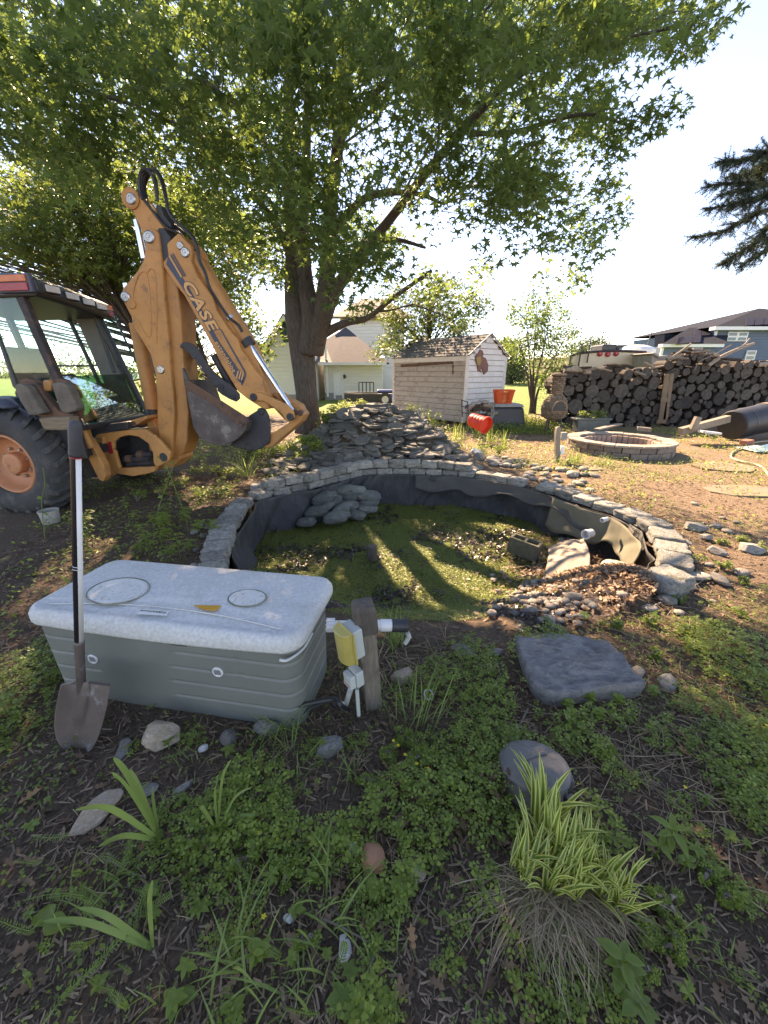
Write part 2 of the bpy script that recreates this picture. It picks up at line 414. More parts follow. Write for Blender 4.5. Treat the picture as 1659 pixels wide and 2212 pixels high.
# ---------------------------------------------------------------- pond rim of tumbled concrete blocks
def blockmesh(seed, n=3):
    r = random.Random(seed); bm = bmesh.new(); bmesh.ops.create_cube(bm, size=1.0)
    bmesh.ops.subdivide_edges(bm, edges=bm.edges, cuts=6, use_grid_fill=True)
    from mathutils import noise as mn
    off = Vector((seed * 3.1, seed * 1.7, 0))
    for v in bm.verts:
        c = v.co
        m3 = sorted([abs(c.x), abs(c.y), abs(c.z)])
        if m3[1] > 0.49: c *= 0.93 + 0.03 * r.random()
        c += c.normalized() * 0.06 * mn.noise(c * 3 + off) + c.normalized() * 0.03 * mn.noise(c * 8 + off)
        # fractured faces bulge unevenly
        c.y += 0.12 * mn.noise(c * 4 + off) if abs(c.y) > 0.3 else 0
    me = bpy.data.meshes.new('block'); bm.to_mesh(me); bm.free(); me.materials.append(m_concrete)
    me.polygons.foreach_set('use_smooth', np.ones(len(me.polygons), dtype=bool))
    return me
BL = [blockmesh(s) for s in range(10)]
rim = thing('pond_rim_wall', (0.6, 4.4, 0), 'curved dry-laid rim of tumbled grey concrete blocks around the empty garden pond', 'garden wall')
def resample(P, step):
    P = [Vector(p) for p in P]; out = [P[0]]; acc = 0; need = step
    for a, b in zip(P[:-1], P[1:]):
        L = (b - a).length; t = 0
        while acc + (L - t) >= need:
            t += need - acc; out.append(a + (b - a) * (t / L)); acc = 0
        acc += L - t
    return out
def course(P, step, z, w, h, jig=0.012, start=0.0, skip=()):
    pts = resample(P, step)
    for k in range(len(pts) - 1):
        if k in skip: continue
        a, b = pts[k], pts[k + 1]; d = (b - a); ang = math.atan2(d.y, d.x); nrm = Vector((d.y, -d.x, 0)).normalized()
        c = (a + b) / 2; out_ = -nrm if inpoly(np.array([c.x + nrm.x * .3]), np.array([c.y + nrm.y * .3]))[0] else nrm
        c = c + out_ * (w * 0.30 + rr.uniform(-jig, jig))
        inst('block', rr.choice(BL), (c.x, c.y, z + h / 2 + rr.uniform(-.006, .006)), (rr.uniform(-.05, .05), rr.uniform(-.05, .05), ang + rr.uniform(-.05, .05)), (d.length * rr.uniform(.93, .99), w * rr.uniform(.92, 1.08), h * rr.uniform(.92, 1.06)), rim)
i0 = 4 * 5; i1 = 12 * 5
course(RIMS[:i0], 0.225, 0.0, 0.22, 0.115)
course(RIMS[i0 - 1:i1], 0.27, -0.005, 0.2, 0.11)
course(RIMS[i0 + 1:i1 - 8], 0.27, 0.108, 0.2, 0.115)
course(RIMS[i1 - 1:-2], 0.30, 0.02, 0.24, 0.10)
for (u, v, s, a) in [(1440, 1258, (.3, .25, .16), 0.4), (562, 1053, (.24, .16, .12), 0.1)]:
    p = G(u, v, 0.05); inst('block', BL[2], p, (0, 0, a), s, rim)

# ---------------------------------------------------------------- liner wall
def ribbon(pts, inset, z0f, z1f, amp, seed, rows=12, freq=9.0):
    C = Vector((0.6, 4.0, 0)); P = resample(pts, 0.03); V = []; n = len(P); r = np.random.default_rng(seed)
    s = 0
    for k, p in enumerate(P):
        a = P[max(k - 1, 0)]; b = P[min(k + 1, n - 1)]; t = (b - a); nrm = Vector((t.y, -t.x, 0)).normalized()
        if nrm.dot(C - p) < 0: nrm = -nrm
        s = k * 0.03; z0, z1 = z0f(s), z1f(s)
        for j in range(rows + 1):
            f = j / rows; z = z0 * (1 - f) + z1 * f
            fold = amp * (float(vnoise(np.array([s * freq * 0.35 + f * 1.4 + seed]), np.array([f * 1.2 + seed]))[0]) - .5) * 2
            crease = amp * 1.3 * abs(float(vnoise(np.array([s * 3.1 - f * 1.6 + seed * 7]), np.array([seed]))[0]) - .5) * 2
            q = p + nrm * (inset + fold + crease + 0.08 * (1 - f) ** 2)
            V.append((q.x, q.y, z))
    m_ = rows + 1
    F = [(k * m_ + j, (k + 1) * m_ + j, (k + 1) * m_ + j + 1, k * m_ + j + 1) for k in range(n - 1) for j in range(rows)]
    return V, F
V, F = ribbon(RIMS, 0.05, lambda s: -0.50, lambda s: 0.02, 0.055, 2)
lin = O('pond_liner', V, F, m_liner, smooth=True)
so = lin.modifiers.new('thick', 'SOLIDIFY'); so.thickness = 0.004
tag(lin, 'black fabric liner lining the upright inner wall of the empty pond', 'pond liner')
V, F = ribbon(RIMS[42:-14], 0.12, lambda s: -0.16 - 0.05 * math.sin(s * 2.3) - .04 * math.sin(s * 7), lambda s: 0.03, 0.022, 5, 8)
fl = O('hanging_underlay', V, F, m_underlay, smooth=True)
so = fl.modifiers.new('thick', 'SOLIDIFY'); so.thickness = 0.005
tag(fl, 'ragged grey underlay cloth hanging over the right half of the pond wall', 'cloth')
m_flap = M('sunlit_flap', (0.17, 0.155, 0.105), (0.12, 0.11, 0.075), 3, 0.9, 0.5, 6, c3=(.10, .09, .065), s3=1.2, th=(.5, .9))  # cloth lighter than the underlay, with the sunlight put into its colour
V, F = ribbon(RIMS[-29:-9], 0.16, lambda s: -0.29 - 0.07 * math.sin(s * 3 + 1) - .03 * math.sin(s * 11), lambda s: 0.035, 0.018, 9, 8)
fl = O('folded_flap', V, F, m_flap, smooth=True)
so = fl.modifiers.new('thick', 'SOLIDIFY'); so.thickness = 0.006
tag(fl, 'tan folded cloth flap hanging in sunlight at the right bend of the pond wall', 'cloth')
# draped pale liner over the planting shelf
m_drape = M('dusty_liner', (0.33, 0.28, 0.22), (0.22, 0.18, 0.14), 5, 0.85, 0.35, 60, c3=(.12, .09, .07), s3=5, th=(.55, .7))
a, b_, c_, d_ = G(1190, 1170, -.3), G(1262, 1175, -.3), G(1285, 1262, -.25), G(1182, 1262, -.3)
V = []; nU, nV = 30, 30
for jv in range(nV + 1):
    for iu in range(nU + 1):
        fu, fv = iu / nU, jv / nV
        p = (a * (1 - fu) + b_ * fu) * (1 - fv) + (d_ * (1 - fu) + c_ * fu) * fv
        x_ = p.x + 0.05 * (float(vnoise(np.array([fv * 4]), np.array([3.]))[0]) - .5); y_ = p.y
        hump = 0.03 * math.sin(math.pi * min(1, fu * 1.15)) ** 0.8
        V.append((x_, y_, -0.40 + 0.14 * fu - .10 * max(0, fv - .6) + hump + 0.05 * math.sin(math.pi * fv * .9) + 0.025 * float(fbm(np.array([fu * 6.]), np.array([fv * 3.]))[0])))
F = [(jv * (nU + 1) + iu, jv * (nU + 1) + iu + 1, (jv + 1) * (nU + 1) + iu + 1, (jv + 1) * (nU + 1) + iu) for jv in range(nV) for iu in range(nU)]
dr = O('draped_liner', V, F, m_drape, smooth=True)
so = dr.modifiers.new('thick', 'SOLIDIFY'); so.thickness = 0.02
tag(dr, 'dusty tan liner draped over a hump on the right of the pond floor', 'pond liner')

# ---------------------------------------------------------------- sandbags at the inner left of the far wall
def bagmesh(seed):
    bm = bmesh.new(); bmesh.ops.create_uvsphere(bm, u_segments=48, v_segments=28, radius=1.0)
    from mathutils import noise as mn
    o = Vector((seed * 2.3, seed, 1))
    for v in bm.verts:
        c = v.co.copy(); f = lambda q, e: math.copysign(abs(q) ** e, q)
        p = Vector((f(c.x, .62), f(c.y, .7), f(c.z, .8)))
        w_ = abs(p.x); p.z *= 1 - .25 * w_ ** 4
        p *= 1 + 0.10 * mn.noise(c * 2.0 + o) + 0.05 * mn.noise(Vector((c.x * 6, c.y * 2, c.z * 3)) + o)
        g_ = abs(math.sin(c.x * 9 + 3 * mn.noise(c * 1.5 + o) + 2 * c.y)); p *= 1 - .13 * (1 - g_) ** 3 * (abs(c.x) ** .5)
        p.z *= 1 - .35 * max(0, w_ - .8) / .3; p.y *= 1 - .3 * max(0, w_ - .85) / .2
        v.co = p
    me = bpy.data.meshes.new('sandbag'); bm.to_mesh(me); bm.free(); me.materials.append(m_sandbag)
    me.polygons.foreach_set('use_smooth', np.ones(len(me.polygons), dtype=bool)); return me
BG = [bagmesh(s) for s in range(5)]
bags = [(700, 1075, 29, 0.25, 0), (742, 1059, 24, .2, 0), (757, 1072, 20, .1, 0), (703, 1095, 22, .4, 0), (684, 1104, 27, .2, 0), (727, 1116, 30, .15, 0), (752, 1092, 25, 0, 0), (797, 1072, 27, -.1, 0), (797, 1086, 22, .05, 0), (795, 1098, 22, 0, 0), (738, 1098, 24, .35, 0), (770, 1112, 22, 0, 0), (662, 1128, 22, .1, 0), (722, 1083, 20, .5, 0), (771, 1058, 20, .0, 0)]
bagl = ['topmost at the upper left', 'topmost in the middle against the rim', 'second from the top in the middle', 'just below the big upper left bag', 'low at the far left', 'lowest and nearest at the front', 'bulging in the centre', 'topmost at right', 'second down at right', 'third down at right', 'below the bulging central bag', 'lowest on the right', 'half sunk at the lower left corner', 'squeezed behind the central ones', 'highest at the back right']
for k, (u, v, rp, ry, _) in enumerate(bags):
    f = (1125 - v) / 75.0; yy = 4.98 + 0.5 * f + (0.25 if u > 740 else 0)
    p = Yp(u, v, yy); s = rp / FP * float(proj(p)[2])
    o = inst('sandbag', BG[k % 5], p, (0.15, -ry, random.uniform(-.3, .3)), (s * 1.0, s * .7, s * .35))
    tag(o, 'grey-green filled sandbag ' + bagl[k] + ' of the heap inside the pond', 'sandbag', 'sandbags heaped in the pond')
# sandbag on the right of the pond floor
m_bag2 = M('pale_sandbag', (0.36, 0.37, 0.27), (0.24, 0.25, 0.18), 5, 0.6, 0.6, 12, dist=.02)
me = BG[1].copy(); me.materials.clear(); me.materials.append(m_bag2)
p = G(1335, 1232, -.12); o = inst('sandbag', me, p, (0, .1, -.45), (.155, .09, .075)); tag(o, 'pale green filled bag lying alone in leaf litter on the right pond floor', 'sandbag')

# ---------------------------------------------------------------- cinder block and pipe stubs
m_cinder = M('cinder_block', (0.14, 0.135, 0.09), (0.07, 0.07, 0.045), 20, 0.95, 0.8, 70)
m_pvc = M('white_pvc', (0.66, 0.67, 0.66), (0.5, 0.51, 0.5), 6, 0.4, 0.05, 30, c3=(.35, .32, .26), s3=9, th=(.6, .75))
m_blackpl = M('black_plastic', (0.03, 0.031, 0.034), (0.02, 0.02, 0.022), 8, 0.5, 0.15, 60)
cb = thing('cinder_block', G(1128, 1195, -.42), 'mossy hollow cinder block standing on the green pond floor', 'concrete block', rz=0)
rot = Matrix.Rotation(R(-38), 3, 'Z') @ Matrix.Rotation(R(6), 3, 'Y')
c0 = G(1130, 1190, -.36)
def cbx(x0, x1, y0, y1, z0=0, z1=.2): return (rot @ Vector(((x0 + x1) / 2, (y0 + y1) / 2, (z0 + z1) / 2)) + c0 - Vector((0, 0, .05)), (x1 - x0, y1 - y0, z1 - z0))
bb = B()
for q in [(-.17, .17, -.08, -.05), (-.17, .17, .05, .08)]: c, d = cbx(*q); bb.box(c, d, rot)
for q in [(-.17, -.14, -.0495, .0495), (-.015, .015, -.0495, .0495), (.14, .17, -.0495, .0495)]: c, d = cbx(*q); bb.box(c, d, rot)
bb.obj('block_body', m_cinder, cb, bev=.004)
def pipe_stub(u, v, r, L, label, mat=m_pvc, dirv=(-.85, -.45, .02), y=None):
    p = Yp(u, v, y); d = Vector(dirv).normalized(); t = thing('pipe_stub', p, label, 'pipe'); rm = axrot(d)
    B().lathe([(r * .82, -L), (r, -L), (r, 0.0), (r * .82, 0), (r * .82, -L + .04)], p, n=28, rot=rm).obj('pipe', mat, t, smooth=False)
    B().lathe([(r * 1.15, -.03), (r * 1.15, -.005), (r * .84, -.005), (r * .84, -.03)], p, n=28, rot=rm, close=True).obj('collar', mat, t)
pipe_stub(1264, 1155, .050, .11, 'large white pvc drain stub sticking out of the right pond wall near the floor', y=4.05)
pipe_stub(1300, 1124, .024, .09, 'small pale pvc pipe stub poking out high on the right pond wall', y=4.0)

# submerged posts / stump in pond
m_wood_old = M('weathered_wood', (0.17, 0.135, 0.10), (0.07, 0.055, 0.042), 7, 0.9, 0.7, 18, stretch=(9, 9, 1), dist=.012)
p = G(804, 1208, -.42); B().lathe([(.055, 0), (.06, .05), (.055, .17), (.03, .18)], p, n=14).obj('stump', m_wood_old, bev=0)
tag(bpy.data.objects['stump'], 'short dark stump standing in the middle of the green pond floor', 'stump')

# ---------------------------------------------------------------- stones round the pond
G1 = 'river stones on the bank behind the right pond rim'
rr2 = random.Random(9)
for k in range(58):
    u = rr2.uniform(1060, 1285); v = 985 + (u - 1060) * 0.20 + rr2.uniform(-4, 34) * (0.6 if u < 1120 else 1)
    stone(u, v, rr2.uniform(6, 13), rr2.choice(ROUND), 'rounded river stone in the strip of cobbles behind the right pond rim', G1, 'river_stone', (1, .85, .6))
for (u, v, s, l) in [(1259, 1018, 12, 'largest pale egg-shaped cobble on the bank right of the wooden outlet post'), (1235, 1030, 16, 'broad low brown cobble on the bank below the wooden outlet post')]:
    stone(u, v, s, ROUND[2], l, None, 'cobble', (1, .8, .75))
G2 = 'rocks scattered on the lit ground right of the pond'
for (u, v, s) in [(1500, 1143, 26), (1545, 1140, 15), (1480, 1175, 14), (1570, 1150, 13), (1520, 1165, 18), (1550, 1195, 22), (1495, 1212, 14), (1530, 1222, 12), (1515, 1248, 18), (1452, 1172, 12), (1600, 1240, 17), (1620, 1190, 30), (1480, 1268, 18), (1500, 1090, 9), (1590, 1130, 9), (1560, 1120, 8), (1440, 1300, 22), (1405, 1300, 18), (1465, 1325, 13), (1540, 1300, 8)]:
    stone(u, v, s, rr2.choice(ROUND + ANG), 'grey brown rock half bedded in the weeds outside the right pond rim', G2, 'rock', (1, .8, .55))
stone(1492, 1252, 26, ROUND[1], 'dark flat oval stone lying on the block ending the right pond rim', None, 'flat_stone', (1, .6, .45), sink=-.4)
stone(1552, 1256, 27, ROUND[4], 'smooth brown oval stone lying alone right of the pond rim corner', None, 'oval_stone', (1, .55, .5))
G3 = 'pebbles heaped on the pond floor'
for k in range(170):
    u = rr2.gauss(1172, 48); v = 1292 + rr2.gauss(0, 26) + (u - 1165) * .1
    if v > 1365 or v < 1235: continue
    p = lay(u, v); s = rr2.uniform(.016, .042)
    o = inst('pebble', rr2.choice(ROUND), (p.x, p.y, p.z + s * .4 + rr2.uniform(0, .03)), (0, 0, rr2.uniform(0, 6)), (s, s * .85, s * .75)); tag(o, 'brown rounded pebble in the heap on the lower right of the pond floor', 'pebble', G3)
for (u, v, s, l) in [(1240, 1255, 21, 'largest pale round stone beside the pebble heap in the pond'), (1232, 1172, 11, 'small tan stone, right one of a pair on top of the draped liner'), (1215, 1171, 10, 'small dark stone, left one of a pair on top of the draped liner'), (1305, 1222, 10, 'small grey stone beside the pale bag in the pond'), (1343, 1290, 13, 'mossy yellow stone in the leaf litter on the pond floor')]:
    stone(u, v + (45 if s == 21 else 0), s, ROUND[3], l, None, 'stone', (1, .9, .8), sink=0)
G4 = 'white grey stones left of the pond rim'
for (u, v, s) in [(432, 1138, 9), (450, 1142, 8), (422, 1152, 11), (440, 1160, 9), (470, 1137, 15), (455, 1158, 7), (460, 1195, 11), (440, 1205, 9), (425, 1190, 8), (445, 1225, 10), (470, 1232, 9), (420, 1228, 12)]:
    stone(u, v, s, rr2.choice(ROUND), 'small pale stone in the weeds outside the left pond rim', G4, 'small_stone', (1, .9, .8))
# named rocks near the deck box
stone(357, 1600, 52, ANG[0], 'large tan brown rock against the front foot of the storage box', None, 'rock', (1, .7, .6), mat=m_rock_tan, sink=.1)
stone(270, 1625, 36, ANG[1], 'dark flat rock between the shovel blade and the large tan rock', None, 'rock', (1, .6, .4), mat=m_slate)
stone(583, 1580, 33, ANG[2], 'pale speckled rock at the right front foot of the storage box', None, 'rock', (1, .7, .8), mat=m_rock)
stone(712, 1622, 40, ANG[3], 'smooth grey rock lying right of the storage box corner', None, 'rock', (1, .65, .6), mat=m_rock, rz=.3)
stone(440, 1620, 16, ANG[4], 'small pale upright stone in front of the storage box', None, 'rock', (.8, .6, .9), mat=m_rock_white)
stone(495, 1600, 22, ROUND[4], 'rounded dark grey stone in the middle before the storage box', None, 'rock', (1, .8, .8))
stone(205, 1765, 50, ANG[2], 'long tan and white rock low on the left under the broad grass blades', None, 'rock', (1.15, .55, .6), mat=m_rock_tan, rz=.9)
stone(315, 1712, 34, ANG[4], 'flat grey slab of rock bedded in the weeds below the shovel', None, 'rock', (1, .5, .3), rz=.2)
stone(395, 1705, 26, ANG[1], 'flat pale rock bedded in weeds in front of the storage box', None, 'rock', (1, .5, .3))
stone(745, 2055, 32, ANG[3], 'white angular quartz stone low in the middle foreground', None, 'rock', (.62, .9, .5), mat=m_rock_white, rz=.4)
stone(806, 1868, 27, ROUND[0], 'round terracotta ball on the mulch in the middle foreground', None, 'terracotta_ball', (1, 1, 1.3), mat=m_rock_red, sink=0, cat='ball')
stone(762, 1832, 19, ANG[0], 'bluish white stone chip left above the terracotta ball', None, 'rock', (.7, 1, .5), mat=m_rock_white)
stone(905, 1880, 34, ANG[2], 'broken brown rock to the right of the terracotta ball', None, 'rock', (1, .6, .5), mat=m_rock_tan)
stone(622, 1985, 17, ANG[0], 'small white chip of stone in weeds left of the quartz stone', None, 'rock', (1, .8, .5), mat=m_rock_white)
stone(870, 1470, 30, ANG[1], 'brown triangular rock right of the wooden post foot', None, 'rock', (1, .8, .8), mat=m_rock_tan, sink=.2)
stone(1000, 1410, 36, ANG[4], 'flat grey rock at the near edge of the pond', None, 'rock', (1, .5, .35), mat=m_rock)
stone(1075, 1412, 22, ANG[2], 'small slanting grey stone against the left side of the big slab', None, 'rock', (1, .6, .4), mat=m_rock)
stone(1440, 1480, 26, ROUND[2], 'dark round stone in the weeds right of the big slab', None, 'rock', (1, .7, .6))
stone(1375, 1455, 20, ROUND[5], 'pale tan stone in the weeds right of the big slab', None, 'rock', (1, .7, .5), mat=m_rock_tan)
stone(1190, 1350, 34, ANG[0], 'flat grey stone between the pebble heap and the big slab', None, 'rock', (1, .5, .25), mat=m_rock)

# ---------------------------------------------------------------- the big artificial rock slab
m_slab = M('blue_grey_slab', (0.29, 0.285, 0.275), (0.11, 0.11, 0.112), 16, 0.8, 1.0, 26, c3=(.24, .22, .20), s3=5, th=(.5, .66), dist=.03, stretch=(1, 2.2, 1))
outl = [(1113, 1378), (1125, 1368), (1200, 1366), (1290, 1378), (1330, 1392), (1345, 1412), (1370, 1450), (1397, 1487), (1345, 1497), (1270, 1502), (1215, 1512), (1180, 1505), (1150, 1470), (1130, 1425)]
P = [G(u, v - (14 if v > 1480 else 0), .10) for u, v in outl]
P = smooth_pts(P + [P[0]], 4)[:-1]; cen = sum(P, Vector()) / len(P)
V = []; loops = [(.95, 0, 0), (.985, .03, 0), (1.0, .07, 0), (1.0, .088, 0), (.988, .098, 0)] + [(f, .10, 0) for f in (.96, .9, .83, .76, .69, .62, .55, .48, .41, .34, .27, .2, .13, .06)]
for (f, z, _) in loops:
    for k, q in enumerate(P):
        x_ = cen.x + (q.x - cen.x) * f; y_ = cen.y + (q.y - cen.y) * f
        a1 = float(fbm(np.array([x_ * 4 + y_ * 3]), np.array([y_ * 9 - x_ * 2]), 4)[0]); st = math.floor(a1 * 9) / 9 * .6 + a1 * .4
        zz = z + (0.10 * (st - .5) + .035 * abs(float(fbm(np.array([x_ * 16 + 3]), np.array([y_ * 34]), 3)[0]) - .5) if z > .085 else .012 * (a1 - .5))
        rj = 1 + (0.035 * (float(vnoise(np.array([k * .9]), np.array([z * 40]))[0]) - .5) if z < .085 else 0)
        V.append((cen.x + (x_ - cen.x) * rj, cen.y + (y_ - cen.y) * rj, zz))
n = len(P); F = [(i * n + j, i * n + (j + 1) % n, (i + 1) * n + (j + 1) % n, (i + 1) * n + j) for i in range(len(loops) - 1) for j in range(n)]
F.append(tuple(range((len(loops) - 1) * n, len(loops) * n)))
o = O('rock_slab', V, F, m_slab, smooth=True); tag(o, 'big flat blue grey rock slab lying on the near right edge of the pond', 'rock slab')
# ================================================================ backhoe
def q3(x, y): return ((400 + x / 1.8435) / 1.8228, (650 + y / 1.8435) / 1.8228)
def z1(x, y): return ((x / 1.3272) / 1.8228, (600 + y / 1.3272) / 1.8228)
def z4(x, y): return ((x / 2.37) / 1.8228, (1450 + y / 2.37) / 1.8228)
def z2(x, y): return ((x / 2.107) / 1.8228, (1050 + y / 2.107) / 1.8228)
RN = Vector((math.sin(R(8)), math.cos(R(8)), 0)); RR = Vector((math.cos(R(8)), -math.sin(R(8)), 0)); P0 = Vector((-2.3, 5.1, 0))
def YP(u, v, off=0.0):
    a = Vector(ray(u, v)); k = (RN.dot(P0) + off) / a.dot(RN)
    return Vector((0, 0, CAMH)) + a * k
m_org = M('worn_orange_paint', (0.55, 0.24, 0.07), (0.40, 0.175, 0.055), 4, 0.6, 0.35, 50, c3=(0.15, 0.075, 0.045), s3=7, th=(0.54, 0.72))
m_org2 = M('rusty_orange_paint', (0.50, 0.22, 0.065), (0.38, 0.165, 0.05), 3, 0.6, 0.25, 60, c3=(0.27, 0.125, 0.06), s3=9, th=(0.5, 0.75))
m_rust = M('rust', (0.17, 0.085, 0.05), (0.09, 0.05, 0.035), 6, 0.85, 0.5, 40, c3=(.05, .035, .03), s3=8)
m_steel = M('worn_bucket_steel', (0.13, 0.11, 0.10), (0.06, 0.045, 0.04), 5, 0.6, 0.4, 30, metal=0.3, c3=(0.30, 0.27, 0.24), s3=5, th=(0.56, 0.7))
m_dark = M('dark_steel', (0.035, 0.035, 0.04), (0.02, 0.02, 0.022), 8, 0.6, 0.3, 40, c3=(.10, .06, .045), s3=6, th=(.55, .7))
m_chrome = M('chrome_rod', (0.75, 0.76, 0.78), (0.68, 0.69, 0.7), 10, 0.15, 0, metal=1.0)
m_pin = M('pin_steel', (0.5, 0.48, 0.45), (0.3, 0.27, 0.25), 20, 0.35, 0.1, metal=0.9)
m_rubber = M('tyre_rubber', (0.055, 0.054, 0.052), (0.03, 0.03, 0.03), 5, 0.85, 0.4, 45, c3=(0.12, 0.105, 0.09), s3=4, th=(0.5, 0.72))
m_hose = M('hose_rubber', (0.02, 0.02, 0.022), (0.014, 0.014, 0.015), 8, 0.45, 0.1)
m_black = M('cab_black', (0.022, 0.024, 0.026), (0.014, 0.015, 0.017), 8, 0.45, 0.15, 60, c3=(.08, .05, .04), s3=5, th=(.6, .75))
m_rimo = M('wheel_orange', (0.56, 0.22, 0.10), (0.42, 0.16, 0.075), 5, 0.5, 0.2, 40, c3=(.2, .09, .05), s3=6, th=(.58, .7))
m_fender = M('fender_grey', (0.07, 0.08, 0.11), (0.045, 0.05, 0.07), 5, 0.5, 0.2, 40)
m_lens = M('lamp_lens', (0.62, 0.60, 0.55), (0.45, 0.42, 0.38), 12, 0.2, 0.3, 60)
m_redl = M('red_lens', (0.42, 0.02, 0.03), (0.3, 0.012, 0.02), 12, 0.25, 0.3, 80)
m_orl = M('amber_lens', (0.70, 0.16, 0.03), (0.5, 0.1, 0.02), 12, 0.25, 0.3, 80)
m_pad = M('stabiliser_pad', (0.17, 0.14, 0.11), (0.09, 0.075, 0.06), 7, 0.9, 0.6, 30)
m_seat = M('cab_seat', (0.05, 0.05, 0.055), (0.03, 0.03, 0.03), 7, 0.8, 0.2)
m_cabin = M('cab_trim', (0.16, 0.15, 0.135), (0.12, 0.11, 0.10), 5, 0.7, 0.2)
m_navy = M('decal_dark', (0.03, 0.04, 0.07), (0.03, 0.04, 0.06), 8, 0.5, 0.0, c3=(.25, .14, .07), s3=14, th=(.60, .66))
m_letter = M('decal_orange', (0.66, 0.33, 0.11), (0.58, 0.28, 0.09), 8, 0.5, 0.0)
def glassmat(name, tint, al=0.35, rough=0.02):
    m, t, b = newmat(name); b.inputs['Base Color'].default_value = (*tint, 1)
    b.inputs['Roughness'].default_value = rough; b.inputs['Metallic'].default_value = 0
    b.inputs['Transmission Weight'].default_value = 0
    tr = nd(t, 'ShaderNodeBsdfTransparent'); tr.inputs[0].default_value = (*tint, 1)
    gl = nd(t, 'ShaderNodeBsdfGlossy'); gl.inputs['Roughness'].default_value = rough; gl.inputs[0].default_value = (.9, .95, .95, 1)
    fr = nd(t, 'ShaderNodeLayerWeight'); fr.inputs[0].default_value = 0.5
    pw = nd(t, 'ShaderNodeMath', operation='POWER'); pw.inputs[1].default_value = 4.0; t.links.new(fr.outputs['Facing'], pw.inputs[0])
    ma = nd(t, 'ShaderNodeMath', operation='ADD'); ma.inputs[1].default_value = al; t.links.new(pw.outputs[0], ma.inputs[0])
    mx = nd(t, 'ShaderNodeMixShader'); t.links.new(ma.outputs[0], mx.inputs[0]); t.links.new(tr.outputs[0], mx.inputs[1]); t.links.new(gl.outputs[0], mx.inputs[2])
    t.links.new(mx.outputs[0], t.nodes['Material Output'].inputs[0]); return m
m_glass = glassmat('cab_glass', (0.80, 0.95, 0.92), 0.03)
m_glass2 = glassmat('cab_glass_rear', (0.30, 0.62, 0.56), 0.30)

bh = thing('backhoe', Vector((-2.9, 5.0, 0)), 'orange backhoe with black cab parked at left, its digging arm folded upright', 'backhoe')
def plate(name, pts, off, th, mat, conv=q3, parent=None, bev=.012):
    P = [YP(*conv(x, y), off) for x, y in pts]
    return B().prism(P, RN * th).obj(name, mat, parent or bh, bev=bev)
def pin(x, y, off, r, conv=q3, mat=m_pin, parent=None, L=.05):
    p = YP(*conv(x, y), off)
    rm = axrot(-RN)
    B().lathe([(r, -L), (r, 0), (r * .8, .008), (r * .55, .008), (r * .5, .004), (r * .2, .004), (r * .15, .012)], p, n=24, rot=rm).obj('pin', mat, parent or bh)
    return p
# --- boom
boomP = [(310, 480), (322, 462), (345, 455), (375, 458), (397, 470), (412, 500), (425, 600), (437, 720), (450, 900), (470, 1100), (488, 1300), (500, 1500), (518, 1650), (528, 1800), (520, 1950), (512, 2080), (500, 2130), (478, 2150), (440, 2080), (415, 2000), (402, 1880), (400, 1700), (388, 1520), (350, 1370), (290, 1270), (235, 1190), (212, 1100), (165, 1010), (140, 950), (150, 895), (205, 830), (262, 760), (300, 690), (313, 620)]
boom = plate('boom', boomP, -.19, .38, m_org, bev=.02)
# raised weld ribs on the boom side
def rib(pts, off, r=.009, mat=m_org, conv=q3, parent=None):
    P = smooth_pts([YP(*conv(x, y), off) for x, y in pts], 6); return B().tube(P, r, 6).obj('weld_rib', mat, parent or boom)
rib([(330, 790), (350, 755), (380, 770), (395, 850), (400, 1000), (400, 1300)], -.19)
rib([(225, 1000), (235, 900), (270, 800), (300, 775), (330, 800), (345, 900), (360, 1100), (360, 1220), (330, 1240), (260, 1120)], -.19)
for (x, y, r) in [(215, 1005, .055), ]:
    p = YP(*q3(x, y), -.2); B().lathe([(r, -.03), (r, 0), (r * .9, .006)], p, n=28, rot=axrot(-RN)).obj('boss', m_org, boom)
pin(343, 520, -.2, .062, parent=boom); pin(172, 957, -.2, .055, parent=boom); pin(426, 1484, -.2, .05, parent=boom)
# dark slots and worn rub face on the outward face are tubes sunk in the face
for (x, y) in [(527, 1135), (578, 1710)]:
    p = YP(*q3(x, y), 0.02); B().lathe([(.028, -.05), (.028, .012)], p, n=16, rot=axrot((1, -.15, 0))).obj('slot', m_dark, boom)
# light inner stick face behind the boom: outward box seen right of the side plate
plate('boom_box', [(420, 620), (545, 850), (575, 1100), (592, 1400), (612, 1640), (628, 1800), (618, 2000), (590, 2090), (520, 2140), (430, 2100), (420, 1700), (400, 900)], -.13, .30, m_org2, bev=.02)
# --- dipper
upP = [(177, 255), (178, 225), (203, 185), (238, 185), (268, 215), (350, 320), (445, 445), (505, 520), (560, 700), (500, 760), (440, 700), (330, 560), (262, 420), (205, 300)]
dip = plate('dipper_top', upP, -.11, .22, m_org, bev=.02)
pin(212, 243, -.142, .055, parent=dip)
B().lathe([(.10, 0), (.10, .012), (.085, .02)], YP(*q3(212, 243), -.115), n=32, rot=axrot(-RN)).obj('boss', m_org, dip)
plate('pivot_block', [(405, 455), (450, 455), (500, 520), (490, 680), (450, 700), (425, 600)], -.16, .32, m_dark)
dipP = [(470, 568), (555, 488), (600, 535), (645, 585), (655, 640), (650, 700), (690, 800), (760, 900), (800, 960), (830, 1050), (920, 1190), (985, 1262), (1005, 1330), (1065, 1420), (1130, 1510), (1165, 1550), (1180, 1640), (1205, 1690), (1215, 1770), (1180, 1775), (1060, 1700), (985, 1640), (870, 1450), (760, 1240), (600, 950), (520, 850), (445, 735), (440, 700), (480, 660)]
dipr = plate('dipper', dipP, -.17, .34, m_org, bev=.018)
